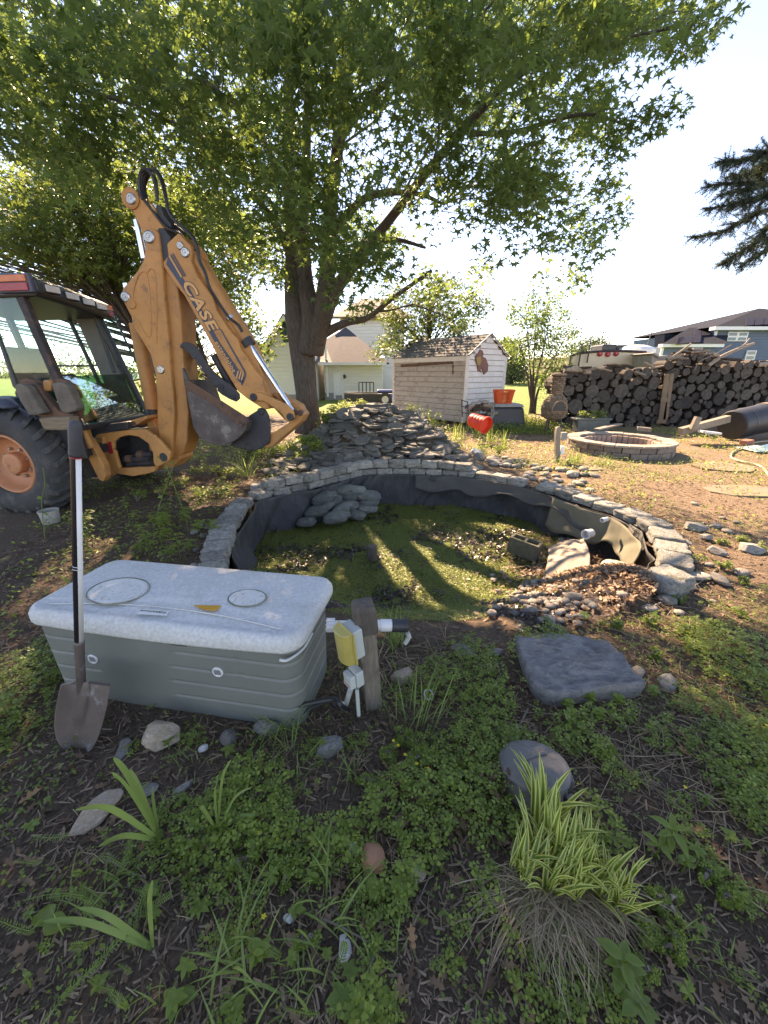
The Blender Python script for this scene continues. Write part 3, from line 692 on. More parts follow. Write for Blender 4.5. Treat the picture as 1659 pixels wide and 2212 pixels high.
# inner extending stick (upper edge)
plate('extending_stick', [(650, 610), (700, 680), (760, 780), (900, 1010), (1060, 1270), (1120, 1400), (1180, 1540), (1215, 1650), (1240, 1760), (1150, 1740), (1000, 1500), (800, 1150), (680, 850)], -.10, .24, m_org2)
pin(604, 633, -.18, .05, parent=dipr); pin(568, 583, -.18, .04, parent=dipr)
# decals: the dark band, stripes, lettering
def decal(name, pts, mat, off=-.1735, th=-.002, conv=q3, parent=None):
    P = [YP(*conv(x, y), off) for x, y in pts]
    return B().prism(P, RN * th).obj(name, mat, parent or dipr)
decal('decal_band', [(470, 720), (487, 655), (500, 680), (640, 900), (760, 1110), (860, 1290), (985, 1470), (1040, 1545), (1020, 1590), (985, 1560), (890, 1400), (770, 1195), (640, 970), (560, 850)], m_navy)
decal('decal_line', [(862, 1195), (870, 1192), (960, 1350), (1045, 1495), (1050, 1530), (1022, 1600), (1012, 1595), (1038, 1530), (1034, 1500), (950, 1356)], m_navy)
for k in range(3):
    o_ = k * 13
    decal('decal_stripe', [(487 + o_, 662 - o_ * .7), (494 + o_, 657 - o_ * .7), (585 + o_, 812 - o_ * .4), (577 + o_, 816 - o_ * .4)], m_letter if k == 0 else m_navy, off=-.1762)
def lettering(s, a, b, h_px, off, mat, mat2, name, shear=0.25, bold=.03, out_=.03, parent=None, conv=q3, plane=None):
    """text whose baseline runs a->b (traced points), letters h_px tall"""
    f = plane or (lambda x, y, o: YP(*conv(x, y), o))
    pa, pb = f(*a, off), f(*b, off); L = (pb - pa).length
    d = (pb - pa).normalized()
    dx, dy = (b[0] - a[0], b[1] - a[1]); n2 = math.hypot(dx, dy); ph = f(a[0] + dy / n2 * h_px, a[1] - dx / n2 * h_px, off); H = (ph - pa).length
    up = (ph - pa) - d * (ph - pa).dot(d); up.normalize(); nrm = d.cross(up)
    res = []
    for (mt, o2, lift) in ([(mat2, out_, 0.0)] if mat2 else []) + [(mat, 0.0, .0018)]:
        cu = bpy.data.curves.new('t', 'FONT'); cu.body = s; cu.size = 1.0; cu.shear = shear; cu.offset = bold + o2; cu.extrude = 0.004; cu.resolution_u = 3
        cu.space_character = 1.08
        tmp = bpy.data.objects.new('t', cu); COL.objects.link(tmp)
        bpy.context.view_layer.update()
        me = bpy.data.meshes.new_from_object(tmp.evaluated_get(bpy.context.evaluated_depsgraph_get()))
        bpy.data.objects.remove(tmp)
        co = np.array([v.co[:] for v in me.vertices]); 
        if mt is mat2 or not mat2: x0, x1 = co[:, 0].min(), co[:, 0].max(); y0, y1 = co[:, 1].min(), co[:, 1].max()
        X_ = (co[:, 0] - x0) / (x1 - x0) * L; Y_ = (co[:, 1] - y0) / (y1 - y0) * H
        Vv = np.array(pa)[None] + X_[:, None] * np.array(d) + Y_[:, None] * np.array(up) + (co[:, 2] * .15 + lift)[:, None] * np.array(nrm)
        res.append(O(name, Vv, [tuple(p.vertices) for p in me.polygons], mt, parent or dipr))
    return res
lettering('CASE', (578, 868), (795, 1238), 84, -.178, m_letter, m_navy, 'lettering', out_=.035)
lettering('extendahoe', (822, 1290), (955, 1508), 30, -.178, m_letter, None, 'lettering', shear=.1, bold=.015)
for k in range(3):
    decal('decal_slash', [(975 + k * 18, 1545 + k * 6), (990 + k * 18, 1490 + k * 8), (998 + k * 18, 1495 + k * 8), (983 + k * 18, 1550 + k * 6)], m_letter, off=-.177)
# --- cylinders
def cyl3(name, a, b, oa, ob, r, mat, parent=None, n=20, conv=q3):
    return B().tube([YP(*conv(*a), oa), YP(*conv(*b), ob)], r, n).obj(name, mat, parent or bh)
cb1 = cyl3('bucket_cylinder', (660, 640), (1068, 1292), -.06, -.06, .062, m_org2)
cyl3('cylinder_gland', (1050, 1265), (1080, 1312), -.06, -.06, .072, m_dark, cb1)
cyl3('cylinder_rod', (1070, 1295), (1395, 1800), -.06, -.06, .033, m_chrome, cb1)
B().tube([YP(*q3(940, 1100), -.06), YP(*q3(952, 1120), -.06)], .070, 18).obj('hose_clip', m_pin, cb1)
cb2 = cyl3('boom_cylinder', (255, 1150), (372, 1770), 0.02, 0.02, .085, m_org2)
cyl3('cylinder_rod', (180, 860), (255, 1150), 0.02, .02, .04, m_chrome, cb2)
cyl3('cylinder_eye', (372, 1770), (380, 1830), .02, .02, .06, m_dark, cb2)
cyl3('crowd_rod', (255, 400), (312, 680), .05, .05, .035, m_chrome)
# --- hoses
def hose(pts, off, r=.017, name='hydraulic_hose', conv=q3):
    P = smooth_pts([YP(*conv(x, y), o) for (x, y), o in zip(pts, off)], 7); return B().tube(P, r, 8).obj(name, m_hose, bh)
hose([(300, 250), (278, 190), (272, 110), (288, 50), (325, 32), (365, 70), (385, 130), (398, 200), (405, 260)], [-.1] * 9)
hose([(310, 245), (290, 180), (290, 110), (305, 60), (345, 45), (385, 90), (400, 160), (405, 235)], [-.02] * 8)
hose([(318, 250), (300, 150), (325, 50), (370, 35), (410, 70), (440, 130), (455, 190), (470, 250), (475, 300)], [.06] * 9)
hose([(330, 260), (315, 150), (345, 70), (385, 40), (430, 85), (458, 170), (478, 290)], [.1] * 7)
hose([(470, 290), (500, 360), (560, 430), (620, 480), (670, 540), (700, 620), (712, 700), (750, 780), (790, 900), (870, 1030), (930, 1110), (990, 1160), (1020, 1210)], [-.12] * 13)
hose([(480, 310), (520, 390), (590, 450), (650, 510), (690, 580)], [-.02] * 5)
hose([(310, 250), (370, 330), (440, 420), (500, 470), (560, 490), (610, 540), (680, 620)], [-.1] * 7, .012)
hose([(420, 300), (440, 360), (480, 420), (540, 445), (600, 500)], [.0] * 5, .02)
plate('hose_bracket', [(395, 285), (430, 290), (450, 360), (500, 420), (505, 460), (440, 430), (405, 360)], -.08, .2, m_dark)
# --- bucket
bk = plate('bucket', [(605, 1560), (640, 1575), (720, 1625), (850, 1705), (1035, 1830), (1058, 1870), (1045, 1925), (985, 1990), (895, 2035), (805, 2030), (715, 1985), (665, 1905), (640, 1780), (620, 1680)], -.31, .022, m_steel, bev=.006)
def shell(pts, o0, o1, mat, th=.02, name='bucket_shell', parent=None):
    a = [YP(*q3(*p), o0) for p in pts]; k = RN * (o1 - o0); V = []; F = []
    for p in a: V += [p, p + k]
    for j in range(len(a) - 1): F.append((2 * j, 2 * j + 1, 2 * j + 3, 2 * j + 2))
    o = O(name, V, F, mat, parent or bk, smooth=False); s = o.modifiers.new('t', 'SOLIDIFY'); s.thickness = th; return o
bot = [(605, 1560), (622, 1680), (642, 1780), (667, 1905), (717, 1983), (805, 2028), (895, 2033), (985, 1988), (1045, 1925), (1058, 1870), (1035, 1832)]
shell(bot, -.30, .30, m_steel)
O('bucket_side', *(lambda b: (b.V, b.F))(B().prism([YP(*q3(*p), .29) - RN * 0 for p in bot], RN * .02)), m_steel, bk)
plate('side_cutter', [(605, 1556), (640, 1570), (870, 1712), (1045, 1825), (1058, 1872), (1010, 1900), (850, 1770), (650, 1640), (618, 1640)], -.325, .014, m_rust, parent=bk, bev=.004)
for k in range(5):
    o0 = -.27 + k * .13
    P = [YP(*q3(x, y), o0) for x, y in [(600, 1600), (590, 1530), (585, 1470), (600, 1500), (625, 1560), (640, 1600)]]
    B().prism(P, RN * .045).obj('bucket_tooth', m_steel, bk, bev=.006)
mt = plate('bucket_mount', [(1035, 1850), (1075, 1815), (1150, 1768), (1190, 1775), (1212, 1820), (1225, 1900), (1222, 1990), (1180, 2045), (1110, 2075), (1040, 2068), (930, 2040), (985, 1990), (1045, 1925)], -.16, .03, m_dark)
plate('bucket_mount', [(1035, 1850), (1150, 1768), (1212, 1820), (1225, 1900), (1222, 1990), (1180, 2045), (1110, 2075), (1040, 2068), (930, 2040)], .13, .03, m_dark)
for (x, y, r) in [(1155, 1790, .045), (1185, 2000, .055), (1070, 2050, .05)]: pin(x, y, -.165, r, mat=m_dark)
# thumb
thP = [(572, 1330), (568, 1305), (590, 1288), (625, 1286), (655, 1300), (700, 1335), (730, 1385), (800, 1490), (870, 1550), (950, 1610), (995, 1660), (1000, 1695), (975, 1718), (930, 1700), (870, 1665), (842, 1640), (835, 1610), (800, 1590), (795, 1560), (768, 1545), (760, 1515), (728, 1495), (722, 1465), (690, 1440), (682, 1410), (655, 1400), (640, 1370), (612, 1350), (600, 1325)]
th1 = plate('thumb', thP, -.17, .03, m_dark, bev=.005)
P2 = [(x + 95, y + 5) for x, y in thP]
plate('thumb', thP, .05, .03, m_dark, bev=.005)
cyl3('thumb_cylinder', (820, 1380), (960, 1640), -.02, -.02, .05, m_dark)
for (x, y) in [(955, 1680), (870, 1610)]: pin(x, y, -.175, .03, mat=m_dark, parent=th1)
B().tube([YP(*q3(700, 1400), -.16), YP(*q3(700, 1400), .08)], .03, 10).obj('thumb_spacer', m_dark, th1)
# linkage
lk = plate('bucket_link', [(1078, 1700), (1072, 1680), (1090, 1655), (1125, 1648), (1160, 1655), (1260, 1700), (1345, 1740), (1390, 1790), (1400, 1830), (1375, 1862), (1335, 1858), (1312, 1810), (1240, 1755), (1175, 1715), (1130, 1712), (1105, 1722)], -.21, .05, m_org)
plate('bucket_link', [(1078, 1700), (1125, 1648), (1260, 1700), (1390, 1790), (1400, 1830), (1335, 1858), (1240, 1755), (1105, 1722)], .12, .05, m_org)
plate('tipping_link', [(1360, 1870), (1340, 1820), (1400, 1770), (1455, 1790), (1470, 1812), (1448, 1860), (1380, 1920), (1240, 2040), (1195, 2060), (1180, 2010), (1225, 1955)], -.12, .22, m_org2)
plate('tipping_link_cheek', [(1235, 1660), (1290, 1650), (1350, 1690), (1440, 1740), (1466, 1790), (1440, 1790), (1390, 1760), (1300, 1720)], .0, .16, m_org2)
for (x, y) in [(1102, 1685), (1367, 1828)]: pin(x, y, -.215, .045, mat=m_dark, parent=lk)
for (x, y) in [(1405, 1795), (1440, 1800)]: pin(x, y, -.13, .035, mat=m_rust, parent=lk)
# --- swing frame and rear frame
def plate4(name, pts, off, th, mat, bev=.012, parent=None): return plate(name, pts, off, th, mat, z4, parent, bev)
sw = plate4('swing_tower', [(1370, 480), (1420, 470), (1470, 560), (1480, 670), (1590, 790), (1650, 730), (1680, 850), (1600, 930), (1480, 950), (1400, 820), (1380, 650)], -.12, .3, m_org2)
pin(1525, 830, -.36, .055, conv=z4, parent=sw, mat=m_dark)
fr_ = plate4('frame_top', [(870, 660), (905, 615), (1000, 600), (1190, 575), (1350, 568), (1480, 660), (1592, 790), (1575, 865), (1455, 930), (1430, 880), (1425, 790), (1380, 700), (1290, 640), (1200, 625), (1110, 645), (1060, 690), (1060, 760), (1000, 740), (960, 660)], -.36, .05, m_org)
plate4('frame_post', [(870, 670), (960, 650), (975, 700), (1030, 735), (1075, 780), (1100, 880), (1120, 935), (1070, 965), (1060, 1000), (1005, 1035), (960, 1020), (975, 930), (945, 850), (870, 765), (850, 720)], -.35, .05, m_org)
plate4('frame_bottom', [(1050, 945), (1120, 935), (1260, 925), (1430, 918), (1455, 930), (1440, 965), (1380, 985), (1240, 1010), (1090, 985), (1020, 1000)], -.352, .07, m_org2)
plate4('frame_rib', [(940, 640), (962, 640), (972, 900), (985, 1010), (960, 1010), (952, 850)], -.40, .05, m_org2)
plate4('frame_back', [(880, 600), (1400, 560), (1600, 780), (1450, 960), (1000, 1020), (860, 760)], .0, .3, m_dark)
plate4('reflector', [(1010, 688), (1040, 682), (1058, 790), (1035, 800), (1015, 780)], -.356, -.006, m_redl)
for (a, b) in [((1170, 850), (1400, 850)), ((1280, 810), (1430, 800)), ((1200, 900), (1420, 880))]: cyl3('swing_cylinder', a, b, -.2, -.25, .04, m_dark, conv=z4)
for (x, y, r) in [(1215, 845, .055), (1320, 805, .05)]:
    cyl3('swing_cylinder_end', (x - 25, y), (x + 25, y), -.22, -.22, r, m_rust, conv=z4)
plate4('floor_sill', [(840, 560), (1010, 520), (1185, 500), (1190, 570), (1000, 590), (860, 610)], -.38, .5, m_dark)
plate4('hinge_arm', [(1190, 500), (1250, 480), (1365, 440), (1375, 470), (1270, 530), (1230, 545)], -.3, .2, m_org2)
pin(1248, 520, -.3, .035, conv=z4, mat=m_rust)
# axle / underside dark mass
plate4('chassis', [(300, 560), (900, 560), (960, 1000), (700, 1060), (300, 1000)], .1, .6, m_dark)
# stabiliser
st = plate4('stabiliser_leg', [(700, 500), (760, 510), (800, 640), (860, 720), (960, 900), (985, 1010), (960, 1060), (920, 1040), (880, 960), (800, 800), (740, 640)], -.62, .10, m_org2)
cyl3('stabiliser_cylinder', (740, 520), (850, 740), -.7, -.66, .045, m_org, conv=z4, parent=st)
pin(990, 1000, -.41, .04, conv=z4, mat=m_rust); pin(890, 780, -.41, .035, conv=z4, mat=m_rust)
def slab4(name, pts, off, th, mat, bev=.02): return plate4(name, pts, off, th, mat, bev)
slab4('stabiliser_pad', [(130, 170), (150, 140), (200, 150), (245, 175), (350, 350), (400, 420), (340, 440), (265, 440), (180, 300)], -1.05, .11, m_pad)
slab4('stabiliser_pad', [(475, 150), (500, 135), (570, 130), (625, 165), (720, 370), (700, 400), (610, 425), (560, 400), (520, 290)], -.95, .11, m_pad)
slab4('pad_bracket', [(170, 110), (240, 90), (320, 120), (400, 250), (540, 400), (700, 430), (650, 470), (400, 480), (300, 420), (230, 240)], -.93, .10, m_rust)
slab4('pad_bracket', [(450, 95), (500, 82), (600, 110), (650, 160), (740, 380), (730, 470), (700, 480), (600, 200), (470, 130)], -.84, .08, m_rust)
slab4('pad_bracket', [(390, 110), (460, 105), (480, 160), (470, 215), (400, 215)], -.88, .08, m_org2)
slab4('wood_block', [(350, 462), (640, 450), (650, 575), (560, 580), (420, 580), (385, 540)], -1.0, .14, M('old_lumber', (.27, .2, .13), (.15, .11, .075), 6, .9, .6, 30, stretch=(1, 3, 9)))
slab4('pad_arm', [(560, 430), (640, 430), (700, 600), (640, 760), (560, 620)], -.75, .1, m_rust)
# --- wheel
wc = YP(15, 1004, -1.0); rimn = axrot(-RN)
wh = thing('rear_wheel', wc, None, None); wh.parent = bh; wh.location = wc - W[bh]; W[wh] = Vector(wc)
Rw, Ww = .635, .40
prof = [(.345, -.03), (.36, .0), (.40, .015), (.50, .03), (.575, .01), (.605, -.03), (.615, -.08), (.62, -.2), (.615, -.32), (.605, -.37), (.575, -.41), (.50, -.43), (.40, -.415), (.345, -.37)]
B().lathe(prof, wc, n=64, rot=rimn, close=True).obj('tyre', m_rubber, wh, smooth=True)
tyre = bpy.data.objects['tyre']
lb = B()
for k in range(44):
    side = k % 2; a = 2 * math.pi * k / 44
    pts = []
    for f, (r, z, da) in enumerate([(.56, .018, 0), (.615, -.02, .02), (.632, -.09, .07), (.634, -.17, .14), (.632, -.225, .20)]):
        zz = z if side == 0 else -.4 - z
        for dd in (-.045, .045):
            an = a + da + dd * (1.15 if f < 2 else .9); pts.append((r + .03, zz, an)); 
    V = []
    for (r, z, an) in pts:
        V.append(wc + rimn @ Vector((r * math.cos(an), r * math.sin(an), z)))
    Vb = []
    for (r, z, an) in pts:
        Vb.append(wc + rimn @ Vector(((r - .07) * math.cos(an), (r - .07) * math.sin(an), z * .97 - .004)))
    F = []; n = 10
    for j in range(0, 8, 2): F.append((j, j + 1, j + 3, j + 2))
    F += [(j + n, j + 2 + n, j + 3 + n, j + 1 + n) for j in range(0, 8, 2)]
    F += [(j, j + 2, j + 2 + n, j + n) for j in range(0, 8, 2)] + [(j + 1, j + 1 + n, j + 3 + n, j + 3) for j in range(0, 8, 2)] + [(0, n, n + 1, 1), (8, 9, 9 + n, 8 + n)]
    O('tread_lug', [Vector(q) for q in V + Vb], F, m_rubber, wh, bev=.008)
B().lathe([(.35, -.02), (.335, .0), (.32, -.01), (.31, -.05), (.29, -.09), (.27, -.13), (.18, -.15), (.12, -.15)], wc, n=48, rot=rimn, cap=False).obj('wheel_rim', m_rimo, wh, smooth=True)
B().lathe([(.125, -.17), (.125, -.06), (.115, -.045), (.08, -.04), (.02, -.04)], wc, n=32, rot=rimn).obj('hub', m_rimo, wh)
for k in range(8):
    a = k * math.pi / 4 + .3; p = wc + rimn @ Vector((.17 * math.cos(a), .17 * math.sin(a), -.13))
    B().lathe([(.02, -.03), (.02, .01), (.014, .02)], p, n=6, rot=rimn).obj('wheel_nut', m_pin, wh)
# fender
P = []
for k in range(9):
    a = R(60 + k * 16); P.append(wc + rimn @ Vector((0, 0, .02)) + (RR * math.cos(a) + Vector((0, 0, 1)) * math.sin(a)) * .72 + Vector((-.12, 0, .03)))
V = []; F = []
for p in P: V += [p, p + RN * .42]
F = [(2 * j, 2 * j + 1, 2 * j + 3, 2 * j + 2) for j in range(8)]
O('fender', V, F, m_fender, bh, smooth=True).modifiers.new('t', 'SOLIDIFY').thickness = .02
plate4('fender_side', [(-150, 260), (0, 275), (100, 270), (200, 380), (340, 470), (330, 492), (230, 485), (130, 440), (60, 410), (-150, 390)], -.86, .03, m_fender)
# --- cab
nT, fT, fB, nB = YP(48, 643, -.80), YP(207, 672, .5), YP(318, 899, .5), YP(172, 925, -.80)
def bar(a, b, r=.035, name='cab_pillar', mat=m_black): return B().beam(a, b, r * 2, r * 2).obj(name, mat, bh, bev=.01)
bar(nT, nB, .04, mat=M('rusty_black', (.05, .035, .03), (.02, .018, .018), 6, .7, .4, 40, c3=(.12, .06, .04), s3=6)); bar(fT, fB, .035); bar(nB, fB, .03, 'cab_sill')
mT, mB = YP(*z2(760, 345), .35), YP(*z2(950, 880), .35); bar(mT, mB, .02, 'wiper_bar')
LB = Vector((-2.2, .31, 0)) * 0 + RR * -1.7
gm = lambda a, b, c, d, name, mat: O(name, [a, b, c, d], [(0, 1, 2, 3)], mat, bh).modifiers.new('t', 'SOLIDIFY')
f_ = .58
nM = nT.lerp(nB, f_); fM = fT.lerp(fB, f_)
pl = O('rear_lower_pane', [nM + RR * .02, fM + RR * .02, fB + RR * .01, nB + RR * .01], [(0, 1, 2, 3)], m_glass2, bh); pl.modifiers.new('t', 'SOLIDIFY').thickness = .006
ss = O('side_pane', [nT - RR * .05, nB - RR * .05 + Vector((0, 0, .0)), nB + RR * -1.6, nT + RR * -1.4], [(0, 1, 2, 3)], m_glass, bh); ss.modifiers.new('t', 'SOLIDIFY').thickness = .006
# far side and front frames
fs0, fs1 = fT - RR * 1.4, fB - RR * 1.6
O('far_side_pane', [fT - RR * .05, fs0, fs1, fB - RR * .05], [(0, 1, 2, 3)], m_glass, bh).modifiers.new('t', 'SOLIDIFY').thickness = .006
for t_ in (.33, .75): bar(fT.lerp(fs0, t_), fB.lerp(fs1, t_), .022)
bar(nT - RR * .45 , nB - RR * .62, .02, 'door_frame'); bar(nT - RR * 1.4, nB - RR * 1.6, .035); bar(fs0, fs1, .035)
bar(fT.lerp(fB, .5) - RR * .03, fs0.lerp(fs1, .5), .012, 'far_rail')
# lower cab walls
for (a, b) in [(nB, nB - RR * 1.6), (fB, fB - RR * 1.6)]:
    V = [a, b, b - Vector((0, 0, .35)), a - Vector((0, 0, .35))]; O('cab_lower_wall', V, [(0, 1, 2, 3)], m_black, bh).modifiers.new('t', 'SOLIDIFY').thickness = .03
# roof
up = Vector((0, 0, 1))
r0, r1 = YP(78, 640, -.84), YP(240, 690, .56)
prof = [(0, .0), (.05, .05), (.04, .16), (-.06, .21), (-.5, .23), (-1.5, .23), (-1.5, 0)]
V = []
for c in (r0, r1): V += [c + RR * x + up * z for x, z in prof]
k = len(prof); F = [tuple(range(k)), tuple(range(2 * k - 1, k - 1, -1))] + [(i, i + k, (i + 1) % k + k, (i + 1) % k) for i in range(k)]
roof = O('cab_roof', V, F, m_black, bh, bev=.02)
for f in (.13, .36, .58, .78):
    c = r0.lerp(r1, f) + RR * .055 + up * .10
    rot = Matrix((RR, RN, up)).transposed()
    B().box(c, (.05, .19, .085), rot).obj('work_lamp', m_dark, roof, bev=.01)
    B().box(c + RR * .03, (.012, .16, .065), rot).obj('lamp_lens', m_lens, roof, bev=.006)
rot = Matrix((RR, RN, up)).transposed()
c = r0 + up * .1 - RN * .02 - RR * .18
B().box(c + up * .015, (.40, .05, .17), rot).obj('tail_light_housing', m_fender, roof, bev=.01)
B().box(c - RN * .03 + up * .055, (.34, .02, .06), rot).obj('amber_light', m_orl, roof, bev=.004)
B().box(c - RN * .03 - up * .02, (.34, .02, .07), rot).obj('red_light', m_redl, roof, bev=.004)
c = r1 + up * .1 + RR * .06 - RN * .06; B().box(c + up * .03, (.03, .08, .06), rot).obj('amber_light', m_orl, roof); B().box(c - up * .04, (.03, .08, .05), rot).obj('red_light', m_redl, roof)
# open far side window frame
op = [YP(*z2(805, 345), .75), YP(*z2(935, 370), .95), YP(*z2(1045, 620), .95), YP(*z2(1200, 930), .95), YP(*z2(1095, 945), .7)]
B().tube(op + [YP(*z2(1085, 900), .6)], .016, 6).obj('open_window_frame', m_black, bh)
O('open_window_pane', [op[0], op[1], op[3], op[4]], [(0, 1, 2, 3)], m_glass, bh).modifiers.new('t', 'SOLIDIFY').thickness = .005
# interior
sc = YP(*z2(560, 860), -.15) - RR * .55
B().box(sc + up * .02, (.12, .5, .5), rot).obj('seat_back', m_seat, bh, bev=.05); B().box(sc + RR * .2 - up * .3, (.5, .5, .14), rot).obj('seat', m_seat, bh, bev=.04)
B().box(sc + RR * .35 - up * .15, (.12, .5, .22), rot).obj('control_console', m_seat, bh, bev=.03)
scn_ = sc - RR * .75 + up * .05; n = 24
rm = axrot(up * .8 + RR * .5)
B().tube([scn_ + rm @ Vector((.2 * math.cos(a * 2 * math.pi / n), .2 * math.sin(a * 2 * math.pi / n), 0)) for a in range(n + 1)], .014, 6).obj('steering_wheel', m_seat, bh)
B().box(nB - RR * .9 + RN * .65 - up * .3, (1.6, 1.2, .1), rot).obj('cab_floor', m_black, bh)
O('cab_corner_trim', [fT - RR * .05 - RN * .02, fT - RR * .33 - RN * .02, fB - RR * .45 - RN * .02 , fB - RR * .1 - RN * .02], [(0, 1, 2, 3)], m_cabin, bh).modifiers.new('t', 'SOLIDIFY').thickness = .04
B().box(nB.lerp(fB, .62) - RR * .25 + up * .30, (.12, .16, .34), rot).obj('side_console', m_cabin, bh, bev=.02)
# loader bonnet and front end beyond the cab (mostly outside the frame)
B().box(nB - RR * 2.5 + RN * .65 - up * .1, (1.6, .8, .7), rot).obj('bonnet', m_org, bh, bev=.05)
for sgn in (1, ):
    far_wc = wc + RN * 1.65
    B().lathe(prof if False else [(.345, 0), (.5, .02), (.6, -.03), (.62, -.2), (.6, -.37), (.5, -.42), (.345, -.4)], far_wc, n=40, rot=rimn, close=True).obj('far_tyre', m_rubber, bh, smooth=True)
# ================================================================ background
def h3(x, y): return ((1000 + x / 1.659) / 1.8228, (1100 + y / 1.659) / 1.8228)
def h4(x, y): return ((1900 + x / 1.476) / 1.8228, (1100 + y / 1.476) / 1.8228)
def h5(x, y): return ((1900 + x / 2.765) / 1.8228, (1500 + y / 2.765) / 1.8228)
def b2(x, y): return ((2500 + x / 3.166) / 1.8228, (1200 + y / 3.166) / 1.8228)
m_siding = M('cream_siding', (0.70, 0.67, 0.60), (0.64, 0.61, 0.54), 1, 0.6, 0.05, 20)
m_trim = M('white_trim', (0.75, 0.74, 0.70), (0.68, 0.67, 0.63), 3, 0.5, 0.05)
m_shingle = M('brown_shingles', (0.085, 0.072, 0.068), (0.05, 0.045, 0.045), 4, 1.0, 0.6, 8, stretch=(1, 1, 3))
m_green = M('green_vent', (0.03, 0.10, 0.07), (0.02, 0.07, 0.05), 8, 0.6, 0.1)
m_door = M('white_door', (0.75, 0.76, 0.74), (0.68, 0.69, 0.68), 3, 0.5, 0.05)
m_wglass = M('window_glass', (0.07, 0.10, 0.12), (0.04, 0.06, 0.07), 1, 0.08, 0.0)
m_bsiding = M('slate_blue_siding', (0.085, 0.125, 0.18), (0.07, 0.105, 0.155), 1, 0.6, 0.05, 20)
m_bshingle = M('dark_shingles', (0.035, 0.04, 0.052), (0.022, 0.025, 0.034), 3, 1.0, 0.2, 6, spec=.05)
m_solar = M('solar_panel', (0.022, 0.02, 0.03), (0.015, 0.014, 0.02), 1, 0.6, 0.0, spec=.1)
m_found = M('foundation', (0.3, 0.29, 0.27), (0.2, 0.2, 0.19), 4, 0.9, 0.3)

def boards(parent, a, b, z0, z1, h, mat, nrm, top=None, name='siding_board', th=.012):
    th = .02 if name == 'shed_board' else th * 1.5
    gap_ = .018 if name == 'shed_board' else .022
    """lapped boards between ground points a and b; top(t) limits the height (gables)"""
    a = Vector(a); b = Vector(b); L = (b - a).length; z = z0
    while z < z1 - .01:
        zt = min(z + h, z1); t0, t1 = 0.0, 1.0
        if top is not None:
            ts = [t for t in np.linspace(0, 1, 201) if top(t) >= zt - h * .3]
            if not ts: break
            t0, t1 = ts[0], ts[-1]
        p, q = a.lerp(b, t0), a.lerp(b, t1)
        V = []
        for (P_, ) in ((p,), (q,)):
            V += [Vector((P_.x, P_.y, z)) + nrm * (th * 2), Vector((P_.x, P_.y, zt - gap_)) + nrm * th, Vector((P_.x, P_.y, zt - gap_)) - nrm * .02, Vector((P_.x, P_.y, z)) - nrm * .02]
        O(name, V, [(0, 1, 2, 3), (7, 6, 5, 4), (0, 4, 5, 1), (1, 5, 6, 2), (2, 6, 7, 3), (3, 7, 4, 0)], mat, parent)
        z += h
# ---- cream house, left
hs = thing('cream_house', Vector((-3.5, 28, 0)), 'cream sided two-storey house with attached garage wing behind the big tree trunk', 'house')
gy = 24.0
eaL, apx = Yp(*h3(70, 490), gy), Yp(*h3(203, 272), gy)
# right eave symmetric about the apex
eaR = Vector((2 * apx.x - eaL.x, gy, eaL.z))
zb = -.15
wl, wr = Vector((eaL.x + .15, gy, 0)), Vector((eaR.x + 2.0, gy, 0))
def vol(name, P, off, mat, parent, bev=0): return B().prism(P, off).obj(name, mat, parent, bev=bev)
vol('gable_wall', [Vector((eaL.x, gy, zb)), Vector((eaR.x, gy, zb)), eaR, apx, eaL], (0, 9, 0), m_siding, hs)
topf = lambda t: eaL.z + (apx.z - eaL.z) * (1 - abs(2 * t - 1))
boards(hs, (eaL.x, gy - .012, 0), (eaR.x, gy - .012, 0), .35, apx.z, .22, m_siding, Vector((0, -1, 0)), topf)
B().box(((eaL.x + eaR.x) / 2, gy - .02, .1), (eaR.x - eaL.x + .1, .08, .5)).obj('foundation_course', m_found, hs)
for (a, b) in ((eaL, apx), (eaR, apx)):
    d = (b - a); a2 = a - d * .06
    B().prism([a2 + Vector((0, -.35, .05)), b + Vector((0, -.35, .05)), b + Vector((0, -.35, .27)), a2 + Vector((0, -.35, .27))], (0, .06, 0)).obj('rake_board', m_trim, hs)
    B().prism([a2 + Vector((0, -.36, .27)), b + Vector((0, -.36, .27)), b + Vector((0, -.36, .37)), a2 + Vector((0, -.36, .37))], (0, 9.6, 0)).obj('roof_slope', m_shingle, hs)
vc = Yp(*h3(205, 347), gy - .06); P = [vc + Vector((.33 * math.cos(R(22.5 + 45 * k)), 0, .55 * math.sin(R(22.5 + 45 * k)))) for k in range(8)]
vol('gable_vent', P, (0, .05, 0), m_green, hs)
for k in range(6): B().box(vc + Vector((0, -.02, -.35 + k * .14)), (.5, .03, .04)).obj('vent_slat', m_green, bpy.data.objects['gable_vent'])
# garage wing: wall, door, roof
wy = 26.0
e0, e1 = Yp(*h3(455, 550), wy), Yp(*h3(840, 550), wy)
vol('wing_wall', [Vector((e0.x, wy, zb)), Vector((e1.x, wy, zb)), Vector((e1.x, wy, e1.z)), Vector((e0.x, wy, e1.z))], (0, 6, 0), m_siding, hs)
boards(hs, (e0.x, wy - .012, 0), (e1.x, wy - .012, 0), .35, e1.z, .2, m_siding, Vector((0, -1, 0)))
B().box(((e0.x + e1.x) / 2, wy - .03, .1), (e1.x - e0.x, .1, .5)).obj('foundation_course', m_found, hs)
B().box(((e0.x + e1.x) / 2, wy - .35, e1.z - .02), (e1.x - e0.x + .5, .7, .16)).obj('gutter', m_trim, hs)
ds = Yp(*h3(478, 700), wy - .2); B().box((ds.x, wy - .12, 1.6), (.12, .1, 3.0)).obj('downspout', m_trim, hs)
d0, d1 = Yp(*h3(528, 622), wy - .05), Yp(*h3(577, 790), wy - .05)
